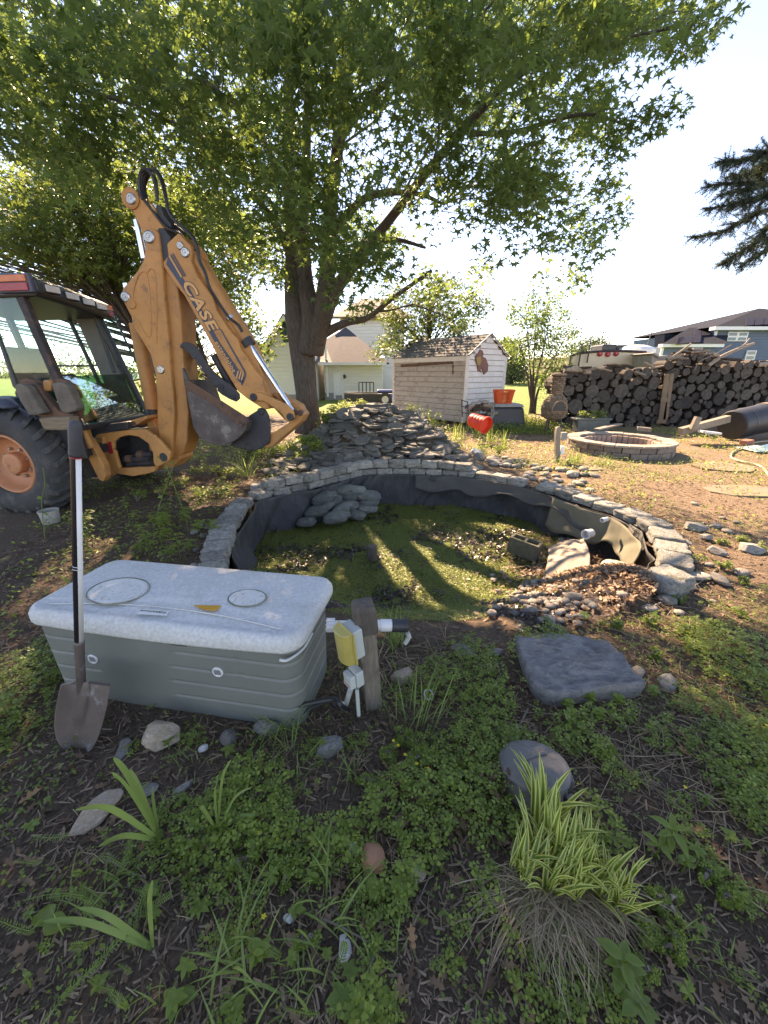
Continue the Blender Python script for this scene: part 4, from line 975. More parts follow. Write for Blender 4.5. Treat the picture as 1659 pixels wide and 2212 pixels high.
dr_ = B().box(((d0.x + d1.x) / 2, wy - .06, (d0.z + .2) / 2), (d1.x - d0.x, .08, d0.z - .2)).obj('door', m_door, hs)
for i_ in range(2):
    for j_, (zz, hh) in enumerate([(.55, .55), (1.25, .6), (1.85, .3)]):
        B().box((d0.x + (d1.x - d0.x) * (.3 + .4 * i_), wy - .105, zz), ((d1.x - d0.x) * .28, .012, hh)).obj('door_panel', m_trim, dr_, bev=.004)
B().box(((d0.x + d1.x) / 2, wy - .09, d0.z + .04), (d1.x - d0.x + .25, .1, .1)).obj('door_trim', m_trim, hs)
for sx in (d0.x - .06, d1.x + .06): B().box((sx, wy - .09, d0.z / 2), (.1, .1, d0.z)).obj('door_trim', m_trim, hs)
lp = Yp(*h3(592, 637), wy - .15); B().lathe([(.05, -.1), (.09, -.05), (.09, .08), (.03, .14)], lp, n=10).obj('wall_lantern', m_black, hs)
rb = Yp(*h3(600, 312), 32.0); ra = Yp(*h3(455, 400), 29.5)
O('wing_roof', [Vector((e0.x - .3, wy - .6, e1.z + .05)) + Vector((.9, 0, 0)), Vector((e1.x + .4, wy - .6, e1.z + .05)), rb, ra], [(0, 1, 2, 3)], m_shingle, hs).modifiers.new('t', 'SOLIDIFY').thickness = .12
m_shl = M('sunlit_tan_shingles', (0.20, 0.15, 0.115), (0.13, 0.10, 0.08), 4, 0.9, 0.6, 8)  # lighter tan shingles: sunlight on the hip slope is put into the colour
O('hip_roof', [Vector((e0.x + .6, wy - .6, e1.z + .06)), ra, Vector((ra.x - 2.2, 28, e1.z + .9)), Vector((e0.x - .6, wy - .7, e1.z + .1))], [(0, 1, 2, 3)], m_shl, hs).modifiers.new('t', 'SOLIDIFY').thickness = .1
# two-storey block
ty_ = 32.5
t0_, t1_ = Yp(*h3(560, 250), ty_), Yp(*h3(985, 250), ty_)
vol('tall_wall', [Vector((t0_.x, ty_, zb)), Vector((t1_.x, ty_, zb)), Vector((t1_.x, ty_, t0_.z)), Vector((t0_.x, ty_, t0_.z))], (0, 8, 0), m_siding, hs)
boards(hs, (t0_.x, ty_ - .012, 0), (t1_.x, ty_ - .012, 0), 2.0, t0_.z, .24, m_siding, Vector((0, -1, 0)))
B().prism([Vector((t0_.x - .6, ty_ - .6, t0_.z)), Vector((t1_.x + .6, ty_ - .6, t0_.z)), Vector(((t1_.x) - 1.5, ty_ + 4, t0_.z + 1.9)), Vector(((t0_.x) + 1.5, ty_ + 4, t0_.z + 1.9))], (0, .1, -.15)).obj('tall_roof', m_shl, hs)
w0, w1 = Yp(*h3(904, 342), ty_ - .08), Yp(*h3(940, 412), ty_ - .08)
wf = B().box(((w0.x + w1.x) / 2, ty_ - .08, (w0.z + w1.z) / 2), (w1.x - w0.x + .2, .1, w0.z - w1.z + .2)).obj('window_frame', m_trim, hs)
for k in (0, 1): B().box(((w0.x + w1.x) / 2, ty_ - .15, w1.z + (w0.z - w1.z) * (.25 + .5 * k)), (w1.x - w0.x - .08, .03, (w0.z - w1.z) / 2 - .08)).obj('window_pane', m_wglass, wf)
# ---- trailer
tr = thing('utility_trailer', Yp(*h3(740, 800), 19) * 1, 'black utility trailer with ramp gate and blue fender parked before the cream house', 'trailer')
m_blue = M('blue_paint', (0.03, 0.08, 0.35), (0.02, 0.06, 0.28), 5, 0.4, 0.05)
a, b = Yp(*h3(590, 742), 19), Yp(*h3(905, 740), 19)
for zz in (0, -.45): B().beam(a + Vector((0, 0, zz)), b + Vector((0, 0, zz)), .07, .07).obj('side_rail', m_black, tr)
B().box(((a.x + b.x) / 2, 19.9, a.z - .25), (b.x - a.x, 1.7, .42)).obj('bed', m_black, tr)
g0, g1 = Yp(*h3(685, 672), 19.8), Yp(*h3(782, 738), 19.8)
for k in range(5):
    x_ = g0.x + (g1.x - g0.x) * k / 4; B().beam((x_, 19.8, g0.z), (x_, 19.8, a.z), .05, .05).obj('gate_bar', m_black, tr)
B().beam((g0.x, 19.8, g0.z), (g1.x, 19.8, g0.z), .05, .05).obj('gate_bar', m_black, tr)
wcx = Yp(*h3(857, 785), 18.9)
B().lathe([(.16, .0), (.26, .02), (.3, -.03), (.3, -.15), (.26, -.18), (.16, -.17)], wcx, n=24, rot=axrot((0, -1, 0)), close=True).obj('wheel', m_rubber, tr)
B().lathe([(.17, -.05), (.16, .01), (.06, .0)], wcx, n=16, rot=axrot((0, -1, 0))).obj('wheel_rim', m_trim, tr)
B().box(wcx + Vector((.1, .1, .38)), (.95, .25, .12)).obj('fender', m_blue, tr, bev=.03); B().box(wcx + Vector((.45, .1, .1)), (.4, .2, .3)).obj('side_panel', m_blue, tr)

# ---- shed
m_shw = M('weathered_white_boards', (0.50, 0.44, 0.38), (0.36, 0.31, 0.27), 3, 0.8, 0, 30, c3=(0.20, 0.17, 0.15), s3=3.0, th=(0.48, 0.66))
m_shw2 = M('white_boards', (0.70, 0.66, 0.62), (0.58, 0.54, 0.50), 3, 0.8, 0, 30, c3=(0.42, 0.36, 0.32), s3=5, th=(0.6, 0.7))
m_shg = M('shed_shingles', (0.115, 0.11, 0.105), (0.07, 0.068, 0.066), 5, 0.9, 0.5, 20, vary=.3)
S = Yp(1001, 905, 12.4); S.z = 0; ud = Vector((-.64, .77, 0)).normalized(); gd = Vector((.77, .64, 0)).normalized()
Ls, Wg = 3.35, 1.95; eh = Yp(1001, 768, 12.4).z; ah = eh + .62
sh = thing('garden_shed', S + ud * 1.6 + gd * .9, 'small weathered white shed with grey shingle roof behind the slate mound', 'shed')
def SP(u_, w_, z): return S + ud * u_ + gd * w_ + Vector((0, 0, z))
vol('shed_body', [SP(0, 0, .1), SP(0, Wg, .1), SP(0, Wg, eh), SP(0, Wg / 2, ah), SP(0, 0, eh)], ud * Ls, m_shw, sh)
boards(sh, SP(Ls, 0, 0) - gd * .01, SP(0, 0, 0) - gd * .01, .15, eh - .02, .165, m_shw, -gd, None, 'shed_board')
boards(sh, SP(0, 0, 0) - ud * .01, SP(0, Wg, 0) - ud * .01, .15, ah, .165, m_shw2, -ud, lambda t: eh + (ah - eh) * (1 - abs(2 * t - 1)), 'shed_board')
for (u_, w_) in ((0, 0), (0, Wg), (Ls, 0)): B().beam(SP(u_, w_, .1) - ud * .02 - gd * .02, SP(u_, w_, eh) - ud * .02 - gd * .02, .1, .1).obj('corner_trim', m_shw2, sh)
B().beam(SP(Ls, -.04, eh - .08), SP(0, -.04, eh - .08), .04, .14).obj('fascia', m_shw2, sh)
sl = math.hypot(Wg / 2, ah - eh)
for side in (0, 1):
    nrow, ncol = 7, 16
    for i_ in range(nrow):
        for j_ in range(ncol):
            f0, f1 = (i_ - .5) / nrow, (i_ + 1.05) / nrow
            wv = lambda f: (Wg / 2) * f if side == 0 else Wg - (Wg / 2) * f
            zv = lambda f: eh + (ah - eh) * f + .02
            ua = -.12 + (Ls + .24) * (j_ + (.5 if i_ % 2 else 0)) / ncol; ub = ua + (Ls + .24) / ncol - .012
            ub = min(ub, Ls + .12)
            if ua >= ub: continue
            lift = .03; jz = rr.uniform(0, .006)
            V = [SP(ua, wv(f0), zv(f0) + lift + jz), SP(ub, wv(f0), zv(f0) + lift + jz), SP(ub, wv(f1), zv(f1) + .008), SP(ua, wv(f1), zv(f1) + .008)]
            V += [v - Vector((0, 0, .02)) for v in V]
            O('shingle', V, [(0, 1, 2, 3), (7, 6, 5, 4), (0, 4, 5, 1), (1, 5, 6, 2), (2, 6, 7, 3), (3, 7, 4, 0)], m_shg, sh)
    B().prism([SP(-.1, -.04 if side == 0 else Wg + .04, eh - .02), SP(-.1, Wg / 2, ah - .0), SP(-.1, Wg / 2, ah + .06), SP(-.1, -.06 if side == 0 else Wg + .06, eh + .03)], ud * .03).obj('rake_trim', m_shw2, sh)
# hinged rail on the long wall
def SW(x, y, o=.03):                                     # traced point on the long wall plane
    a = Vector(ray(*h3(x, y))); k = (S - gd * o - Vector((0, 0, CAMH))).dot(gd) / a.dot(gd); return Vector((0, 0, CAMH)) + a * k
B().beam(SW(962, 565), SW(1302, 542), .05, .09).obj('door_track', m_rust, sh); B().beam(SW(1302, 542), SW(1300, 618), .05, .05, up=(1, 0, 0)).obj('door_track', m_rust, sh)
def SGp(x, y, o=.03):
    a = Vector(ray(*h3(x, y))); k = (S - ud * o - Vector((0, 0, CAMH))).dot(ud) / a.dot(ud); return Vector((0, 0, CAMH)) + a * k
m_fish = M('rust_brown_sign', (0.22, 0.09, 0.06), (0.15, 0.065, 0.05), 6, 0.7, 0.2)
m_fish2 = M('ochre_sign', (0.35, 0.22, 0.08), (0.25, 0.15, 0.06), 6, 0.7, 0.2)
fs = thing('rooster_sign', SGp(1485, 600, .08), 'rust brown animal cut-out hanging on the shed gable', 'sign')
B().prism([SGp(x, y, .05) for x, y in [(1443, 500), (1460, 485), (1475, 458), (1490, 465), (1497, 485), (1492, 505), (1512, 515), (1528, 560), (1525, 600), (1500, 622), (1490, 600), (1485, 575), (1478, 590), (1482, 608), (1472, 600), (1466, 585), (1468, 603), (1460, 598), (1458, 570), (1445, 530)]], -ud * .02).obj('silhouette', m_fish, fs)
B().prism([SGp(x, y, .075) for x, y in [(1450, 515), (1478, 500), (1486, 530), (1475, 560), (1458, 560)]], -ud * .012).obj('belly', m_fish2, fs)

# ---- wood piles
m_bark = M('bark', (0.08, 0.06, 0.046), (0.035, 0.028, 0.022), 10, 0.95, 0.8, 30, vary=.3)
def log_end_mat():
    m, t, b = newmat('log_end'); co = coords(t)
    wv = nd(t, 'ShaderNodeTexWave', wave_type='RINGS', rings_direction='Y'); wv.inputs['Scale'].default_value = 9; wv.inputs['Distortion'].default_value = 2; wv.inputs['Detail'].default_value = 3
    t.links.new(co, wv.inputs['Vector'])
    c = ramp(t, wv.outputs['Fac'], [(0, (0.035, 0.03, 0.026)), (.6, (0.09, 0.076, 0.062)), (1, (0.16, 0.135, 0.11))])
    c = mixc(t, ramp(t, noise(t, co, 2.5, 6), [(.45, (0, 0, 0)), (.6, (1, 1, 1))]), c, (0.055, 0.048, 0.042))
    oi = nd(t, 'ShaderNodeObjectInfo').outputs['Random']; hv = nd(t, 'ShaderNodeHueSaturation'); mr = nd(t, 'ShaderNodeMapRange'); mr.inputs[3].default_value = .55; mr.inputs[4].default_value = 1.35
    t.links.new(oi, mr.inputs[0]); t.links.new(mr.outputs[0], hv.inputs['Value']); t.links.new(c, hv.inputs['Color'])
    t.links.new(hv.outputs[0], b.inputs['Base Color']); b.inputs['Roughness'].default_value = .9; bumpin(t, b, wv.outputs['Fac'], .4, .01); return m
m_logend = log_end_mat()
def logmesh(seed):
    r = random.Random(seed); n = 12; V = []; F = []; mi = []
    rad = [1 + r.uniform(-.1, .1) for _ in range(n)]
    for (y_, s_) in ((-1, .9), (-.985, 1.0), (1, 1.0)):
        for j in range(n):
            a = 2 * math.pi * j / n; V.append((math.cos(a) * rad[j] * s_, y_, math.sin(a) * rad[j] * s_))
    for k in range(2):
        for j in range(n): F.append((k * n + j, (k + 1) * n + j, (k + 1) * n + (j + 1) % n, k * n + (j + 1) % n)); mi.append(0)
    F.append(tuple(range(n))); mi.append(1); F.append(tuple(range(3 * n - 1, 2 * n - 1, -1))); mi.append(1)
    me = rawmesh('log', V, F, [m_bark, m_logend], midx=mi); return me
LG = [logmesh(s) for s in range(10)]
py = 12.3
topL = [(1196, 822), (1205, 810), (1228, 794), (1280, 800), (1330, 788), (1345, 790), (1369, 804), (1399, 790), (1436, 810)]
topR = [(1440, 785), (1450, 770), (1480, 768), (1507, 757), (1540, 765), (1559, 782), (1600, 780), (1659, 782), (1760, 770), (1800, 780)]
def inter(pts, u): return float(np.interp(u, [p[0] for p in pts], [p[1] for p in pts]))
lr = random.Random(21); placed = []
def try_pack(u0, u1, top, sizes, tries):
    for rpx in sizes:
        for _ in range(tries):
            u = lr.uniform(u0 + rpx * .6, u1 - rpx * .6); v = lr.uniform(770, 926)
            if v - rpx < inter(top, u) - 2: continue
            if v > 928 - rpx * .6: continue
            ok = True
            for (a, b, c) in placed:
                if (a - u) ** 2 + (b - v) ** 2 < ((c + rpx) * .93) ** 2: ok = False; break
            if ok: placed.append((u, v, rpx))
import itertools
n0 = 0
try_pack(1196, 1432, topL, [16, 14], 9); try_pack(1196, 1432, topL, [12], 30); try_pack(1196, 1432, topL, [10.5, 9.5], 160); try_pack(1196, 1432, topL, [8.5, 7.5, 6.5, 5.5, 4.5], 900)
left_n = len(placed)
# fill remaining gaps with little ones is left to the dark core behind
try_pack(1440, 1700, topR, [14], 7); try_pack(1440, 1700, topR, [12], 20); try_pack(1440, 1700, topR, [10, 9], 120); try_pack(1440, 1700, topR, [8, 7, 6, 5.2, 4.5], 900)
order = sorted(range(len(placed)), key=lambda i_: -placed[i_][2])
stuffL = B(); kept = 0
for idx, i_ in enumerate(order):
    u, v, rp = placed[i_]; p = Yp(u, v, py); r_ = rp / FP * float(proj(p)[2]) * 1.04
    L_ = lr.uniform(.24, .3); yy = py + lr.uniform(-.05, .06) + L_
    if idx < 300:
        o = inst('log', lr.choice(LG), (p.x, yy, p.z), (lr.uniform(-.05, .05), lr.uniform(0, 6.28), lr.uniform(-.05, .05)), (r_, L_, r_ * lr.uniform(.88, 1)))
        if i_ < left_n: tag(o, 'round cut log with sawn end showing in the left woodpile behind the fire pit', 'log', 'logs in the left woodpile')
        else: tag(o, 'round cut log with sawn end showing in the right woodpile behind the black drum', 'log', 'logs in the right woodpile')
    else:
        stuffL.lathe([(r_ * .9, 0), (r_, .01), (r_, 2 * L_)], (p.x, yy - L_, p.z), n=9, rot=axrot((0, 1, 0)))
if stuffL.n:
    o = stuffL.obj('small_logs', m_bark); tag(o, 'thin round branches filling gaps between the bigger logs of the woodpiles', 'firewood', kind='stuff')
# second row of logs behind (their backs close most gaps but let some light through)
br = B()
for (u0, u1, top) in ((1200, 1430, topL), (1445, 1700, topR)):
    u = u0
    while u < u1:
        v = inter(top, u) + 14
        while v < 915:
            if lr.random() < .93:
                p = Yp(u + lr.uniform(-4, 4), v + lr.uniform(-4, 4), py + .62); r_ = lr.uniform(.12, .16)
                br.lathe([(r_, 0), (r_, .4)], (p.x, p.y, p.z), n=8, rot=axrot((lr.uniform(-.05, .05), 1, 0)))
            v += 17
        u += 18
o = br.obj('rear_logs', m_bark); tag(o, 'second row of cut logs stacked behind the front row of the woodpiles', 'firewood', kind='stuff')
# branches and split pieces thrown on top
m_split = M('split_wood', (0.34, 0.27, 0.20), (0.17, 0.13, 0.10), 8, 0.9, 0.6, 30, vary=.3)
for k in range(60):
    left = lr.random() < .42; u = lr.uniform(1215, 1432) if left else lr.uniform(1448, 1690); tp = topL if left else topR
    v = inter(tp, u) - lr.uniform(-6, 5); p = Yp(u, v, py + lr.uniform(-.1, .45)); a = lr.uniform(-.6, .6); L_ = lr.uniform(.12, .3)
    d = Vector((math.cos(a) * lr.choice([-1, 1]), lr.uniform(-1.0, .5), lr.uniform(-.2, .35))).normalized()
    r_ = lr.uniform(.03, .075)
    Pp = [p - d * L_, p + Vector((0, 0, lr.uniform(-.02, .02))), p + d * L_]
    o = B().tube(Pp, [r_, r_ * lr.uniform(.8, 1.1), r_ * .7], 7).obj('firewood_piece', m_split if lr.random() < .6 else m_bark)
    tag(o, 'rough split piece of firewood thrown on top of the ' + ('left' if left else 'right') + ' woodpile', 'firewood', 'split pieces on top of the ' + ('left' if left else 'right') + ' woodpile')
for (pts, r0) in [([(1530, 790), (1560, 770), (1600, 752), (1629, 742)], .06), ([(1595, 752), (1608, 745), (1620, 731)], .03), ([(1500, 800), (1512, 780), (1540, 768), (1580, 745)], .02), ([(1440, 780), (1480, 752), (1493, 742)], .03)]:
    o = B().tube(smooth_pts([Yp(u, v, py - .1) for u, v in pts], 4), [r0 * (1 - .03 * k) for k in range(4 * (len(pts) - 1) + 1)], 7).obj('dead_branch', m_split)
    tag(o, {0.06: 'long pale dead branch jutting up rightwards from the right woodpile', 0.03: 'forked dead stick poking above the right woodpile', .02: 'thin curved stick on top of the right woodpile'}[r0], 'branch', 'dead branches on the right woodpile')
# wooden uprights of the rack between the piles
m_ply = M('rack_plywood', (0.24, 0.16, 0.10), (0.17, 0.115, 0.075), 5, 0.85, 0.3, 30)
rk = thing('wood_rack_end', Yp(*b2(370, 1470), py - .12), 'leaning open wooden rack end standing between the two woodpiles', 'rack')
def rp_(x, y, o=0): return Yp(*b2(x, y), py - .1 + o)
for pts in ([(375, 860), (437, 860), (380, 1440), (295, 1440)], [(447, 860), (490, 860), (410, 1440), (350, 1440)]): B().prism([rp_(*p) for p in pts], (0, .04, 0)).obj('upright', m_ply, rk)
B().prism([rp_(330, 1160, -.03), rp_(445, 1160, -.03), rp_(438, 1212, -.03), rp_(322, 1212, -.03)], (0, .025, 0)).obj('cross_board', m_ply, rk)
B().prism([rp_(285, 1430, -.05), rp_(395, 1430, -.05), rp_(385, 1480, -.05), rp_(270, 1480, -.05)], (0, .045, 0)).obj('cross_board', m_ply, rk)

# ---- camper behind the woodpile
m_cream = M('camper_cream', (0.62, 0.52, 0.36), (0.55, 0.46, 0.32), 2, 0.5, 0.05)
cp = thing('camper', Vector((8.5, 19, 0)), 'cream camper with black roof boxes parked behind the left woodpile', 'camper')
cy_ = 17.0
arc = [(515, 445), (560, 432), (640, 423), (730, 417), (830, 418), (950, 425), (955, 560), (515, 560)]
vol('camper_body', [Yp(*h4(x, y), cy_) for x, y in arc], (.0, 5, 0), m_cream, cp, bev=.05)
B().tube([Yp(*h4(x, y - 2), cy_ - .03) for x, y in arc[:6]], .05, 6).obj('roof_edge', m_dark, cp)
for (x, y) in [(682, 432), (728, 435), (776, 430), (938, 432)]:
    p = Yp(*h4(x, y), cy_ - .02); B().lathe([(.11, 0), (.11, .03), (.05, .06)], p, n=12, rot=axrot((0, -1, 0))).obj('marker_light', m_redl, cp)
for (x0, x1, y0, y1) in [(703, 778, 376, 415), (785, 868, 380, 414)]:
    a, b = Yp(*h4(x0, y0), cy_ + 1), Yp(*h4(x1, y1), cy_ + 1); B().box(((a.x + b.x) / 2, cy_ + 1.5, (a.z + b.z) / 2), (b.x - a.x, 1, a.z - b.z)).obj('roof_box', m_black, cp, bev=.05)
p = Yp(*h4(888, 412), cy_ + 1); B().lathe([(.75, -.12), (.75, .0), (.6, .12), (.3, .2), (.02, .22)], p, n=24).obj('roof_dome', m_trim, cp)
for x in (513, 567, 617): a = Yp(*h4(x, 425 if x > 600 else 445), cy_ - .1); B().beam(a + Vector((0, 0, .45)), a - Vector((0, 0, .4)), .04, .04).obj('ladder_rail', m_dark, cp)
# awning arm to the right of the camper
aw = thing('white_canopy', Yp(*h4(1020, 520), 15.5), 'white canopy with curved eave standing behind the dip between the woodpiles', 'canopy')
B().prism([Yp(*h4(x, y), 15.5) for x, y in [(985, 430), (1000, 425), (1030, 445), (1078, 440), (1076, 455), (1030, 458)]], (0, 1.4, 0)).obj('eave', m_found, aw)
B().prism([Yp(*h4(x, y), 15.6) for x, y in [(985, 440), (1062, 456), (1055, 560), (985, 560)]], (0, 1.2, 0)).obj('side_panel', m_found, aw)
# whip antenna
o = B().beam(Yp(*b2(145, 540), 18), Yp(*b2(207, 345), 18), .03, .03).obj('antenna_mast', m_dark); tag(o, 'thin leaning antenna rising behind the camper against the sky', 'antenna')

# ---- blue house
bz = thing('blue_house', Vector((34, 44, 0)), 'dark blue sided house with grey hip roofs and solar panels at the right', 'house')
by = 38.0
def bb2(x, y, yy=by): return Yp(*b2(x, y), yy)
mw = [bb2(1000, 320), bb2(2300, 250), bb2(2300, 1300), bb2(1000, 1300)]; mw[1].z = mw[0].z; mw[2].z = mw[3].z = -.2; mw[3].x = mw[0].x; mw[2].x = mw[1].x
vol('main_wall', mw, (0, 12, 0), m_bsiding, bz)
boards(bz, (mw[0].x, by - .012, 0), (mw[1].x, by - .012, 0), 2.0, mw[0].z, .24, m_bsiding, Vector((0, -1, 0)))
a, b = bb2(978, 330, by - .5), bb2(2300, 300, by - .5); B().box(((a.x + b.x) / 2, by - .3, mw[0].z + .12), (b.x - a.x, .7, .28)).obj('eave_board', m_trim, bz)
B().box((mw[0].x + .06, by - .06, mw[0].z / 2), (.22, .12, mw[0].z)).obj('corner_board', m_trim, bz)
rz0 = mw[0].z + .26; ap = bb2(1555, 42, by + 6)
e_a, e_b = Vector((a.x, by - .6, rz0)), Vector((2 * ap.x - a.x, by - .6, rz0)); e_c, e_d = e_b + Vector((0, 13, 0)), e_a + Vector((0, 13, 0))
O('hip_roof', [e_a, e_b, e_c, e_d, ap], [(0, 1, 4), (1, 2, 4), (2, 3, 4), (3, 0, 4), (3, 2, 1, 0)], m_bshingle, bz)
def onroof(x, y, A_, B_, C_, lift=.06):
    n_ = (B_ - A_).cross(C_ - A_).normalized(); n_ = n_ if n_.z > 0 else -n_
    r_ = Vector(ray(*b2(x, y))); o_ = Vector((0, 0, CAMH)); k_ = (A_ + n_ * lift - o_).dot(n_) / r_.dot(n_); return o_ + r_ * k_, n_
def panel(q, A_, B_, C_, name='solar_panel'):
    P = []; 
    for (x, y) in q: p, n_ = onroof(x, y, A_, B_, C_); P.append(p)
    B().prism(P, n_ * .06).obj(name, m_solar, bz)
for k in range(3): panel([(1385 + k * 115, 178 - k * 6), (1490 + k * 115, 170 - k * 6), (1483 + k * 115, 258 - k * 6), (1378 + k * 115, 268 - k * 6)], e_a, e_b, ap)
# window
def window(x0, y0, x1, y1, yy, cols=2):
    a_, b_ = bb2(x0, y0, yy), bb2(x1, y1, yy); f = B().box(((a_.x + b_.x) / 2, yy, (a_.z + b_.z) / 2), (b_.x - a_.x, .12, a_.z - b_.z)).obj('window_frame', m_trim, bz)
    for c_ in range(cols):
        for r_ in range(2):
            w_ = (b_.x - a_.x) / cols; h_ = (a_.z - b_.z) / 2
            B().box((a_.x + w_ * (c_ + .5), yy - .065, b_.z + h_ * (r_ + .5)), (w_ - .22, .03, h_ - (.14))).obj('window_pane', m_wglass, f)
window(1165, 338, 1382, 455, by - .08); window(1395, 570, 1480, 690, by - .08, 1)
# left lower wing
ly = 36.0
lw = [bb2(335, 520, ly), bb2(1010, 495, ly)]; zt = lw[0].z
vol('wing_wall', [Vector((lw[0].x, ly, -.2)), Vector((lw[1].x, ly, -.2)), Vector((lw[1].x, ly, zt)), Vector((lw[0].x, ly, zt))], (0, 9, 0), m_bsiding, bz)
B().box(((lw[0].x + lw[1].x) / 2, ly - .25, zt + .05), (lw[1].x - lw[0].x + .6, .6, .25)).obj('eave_board', m_trim, bz)
B().box((lw[0].x + .05, ly - .06, zt / 2), (.2, .12, zt)).obj('corner_board', m_trim, bz)
r1_, r2_ = bb2(680, 285, ly + 4.5), bb2(1060, 262, ly + 4.5); r2_.z = r1_.z
A_ = Vector((lw[0].x - .4, ly - .6, zt + .17)); B_ = Vector((lw[1].x + .4, ly - .6, zt + .17))
O('hip_roof', [A_, B_, r2_ + Vector((1, 0, 0)), r1_, A_ + Vector((7.6, 10, 0))], [(0, 1, 2, 3), (0, 3, 4)], m_bshingle, bz)
for (row, xs_) in ((0, [(745, 310), (840, 305), (948, 295)]), (1, [(630, 405), (728, 395), (828, 388)])):
    for (x, y) in xs_: panel([(x - (95 if row else 5), y + 3), (x, y), (x - 18, y + 88), (x - 112 if row else x - 22, y + 92)] if row else [(x, y), (x + 88, y - 4), (x + 74, y + 78), (x - 14, y + 84)] if x < 900 else [(x - 18, y), (x, y), (x - 10, y + 84), (x - 30, y + 86)], A_, B_, r1_)
panel([(530, 412), (612, 405), (600, 490), (515, 496)], A_, B_, r1_)
for (q, yy) in (([(370, 370), (570, 358), (480, 430), (362, 520)], ly + 7), ([(925, 217), (1225, 200), (1100, 290), (915, 300)], by + 9)):
    P = [bb2(x, y, yy) for x, y in q]; B().prism(P, (0, 1.5, 0)).obj('upper_roof', m_bshingle, bz)

# ---- chiminea
m_brickc = M('chiminea_brick', (0.22, 0.16, 0.11), (0.14, 0.10, 0.07), 8, 0.9, 0.5, 40, vary=.25)
m_mort = M('chiminea_clay', (0.20, 0.155, 0.115), (0.14, 0.11, 0.085), 8, 0.95, 0.4, 40)
cy = 10.6; cc = Yp(1200.5, 860, cy + .3)
pf = [(790, 440), (722, 430), (668, 395), (655, 300), (668, 235), (700, 185), (735, 150), (745, 100), (747, 10)]
pr = []
for (x, y) in pf:
    p = Yp(*h5(x, y), cy); c_ = Yp(*h5(790 if y > 120 else 808, y), cy); pr.append((abs(c_.x - p.x) if x != 790 else .02, p.z))
zt_ = Yp(1200, 811, cy).z; pr[-1] = (.165, zt_); 
ct = thing('chiminea', Vector((cc.x, cc.y, 0)), 'brick patterned clay chiminea with chimney and arched mouth left of the woodpile', 'chiminea')
prs = [(r_, z_) for r_, z_ in pr] + [(.18, zt_ - .02), (.2, zt_ + .03), (.16, zt_ + .04), (.11, zt_ + .04), (.11, zt_ - .3)]
B().lathe(prs, (cc.x, cc.y, 0), n=32).obj('clay_body', m_mort, ct, smooth=True)
def rad_at(z): return float(np.interp(z, [q[1] for q in pr], [q[0] for q in pr]))
z = pr[1][1] + .02; row = 0
mth = Yp(*h5(828, 300), cy); mz0, mz1 = Yp(828, 0, cy).z, 0
mzb = Yp(*h5(828, 318), cy).z; mzt = Yp(*h5(828, 228), cy).z
while z < zt_ - .03:
    rc = rad_at(z + .02); nb = max(6, int(2 * math.pi * rc / .13))
    for k in range(nb):
        a = 2 * math.pi * (k + (.5 if row % 2 else 0)) / nb; x_ = cc.x + rc * math.cos(a)
        if math.sin(a) > .25: continue
        inm = math.sin(a) < 0 and abs(x_ - mth.x) < .20 and mzb - .05 < z < mzt + .03
        if inm: continue
        dr2 = rad_at(z + .045) - rad_at(z)
        rm = Matrix.Rotation(a, 3, 'Z') @ Matrix.Rotation(math.atan2(dr2, .045), 3, 'Y')
        B().box((x_, cc.y + rc * math.sin(a), z + .022), (.03, 2 * math.pi * rc / nb - .014, .038), rm).obj('brick', m_brickc, ct)
    z += .05; row += 1
mp = [mth + Vector((.15 * math.cos(R(t_)), 0, (mzt - mzb) * math.sin(R(t_)))) for t_ in range(0, 181, 18)]
fy = cc.y - rad_at(mzb) - .02
for p in mp: p.y = fy; p.z += mzb - mth.z
B().prism(mp, (0, .06, 0)).obj('fire_mouth', m_black, ct)
outer = [Vector((mth.x + .19 * math.cos(R(t_)), fy - .01, mzb + (mzt - mzb + .03) * math.sin(R(t_)))) for t_ in range(0, 181, 12)]
B().tube(outer, .022, 6).obj('mouth_rim', m_brickc, ct); B().box((mth.x, fy - .0, mzb - .03), (.44, .1, .05)).obj('mouth_sill', m_brickc, ct)
for (dx, dy) in ((-.2, -.15), (.15, -.18), (.0, .2)): B().beam((cc.x + dx, cc.y + dy, pr[1][1] + .05), (cc.x + dx * 1.2, cc.y + dy * 1.2, 0), .035, .035).obj('iron_leg', m_dark, ct)

# ---- composter, crate, bucket
ky = 11.4
cps = thing('compost_bin', Yp(*h5(275, 520), ky), 'black tapered compost bin with grey lid standing right of the shed', 'compost bin')
T0, T1 = Yp(*h5(112, 290), ky), Yp(*h5(442, 290), ky); B0, B1 = Yp(*h5(70, 530), ky), Yp(*h5(475, 530), ky)
tz, bz_ = T0.z, 0.0; cx_ = (B0.x + B1.x) / 2
def frus(w0, w1, z0, z1, d): return [Vector((cx_ + sx * w / 2, ky + .45 + sy * w * d / 2, z)) for (w, z) in ((w0, z0), (w1, z1)) for sx, sy in ((-1, -1), (1, -1), (1, 1), (-1, 1))]
O('bin_body', frus(B1.x - B0.x, T1.x - T0.x, bz_, tz, .85), [(3, 2, 1, 0), (4, 5, 6, 7), (0, 1, 5, 4), (1, 2, 6, 5), (2, 3, 7, 6), (3, 0, 4, 7)], m_blackpl, cps, bev=.06, seg=3)
m_lid2 = M('grey_lid', (0.30, 0.30, 0.29), (0.22, 0.22, 0.21), 6, .6, .1)
O('bin_lid', frus(T1.x - T0.x + .05, T1.x - T0.x - .1, tz + .004, tz + .09, .85), [(3, 2, 1, 0), (4, 5, 6, 7), (0, 1, 5, 4), (1, 2, 6, 5), (2, 3, 7, 6), (3, 0, 4, 7)], m_lid2, cps, bev=.03)
m_orcr = M('orange_plastic', (0.72, 0.10, 0.02), (0.62, 0.08, 0.015), 6, .4, .1)
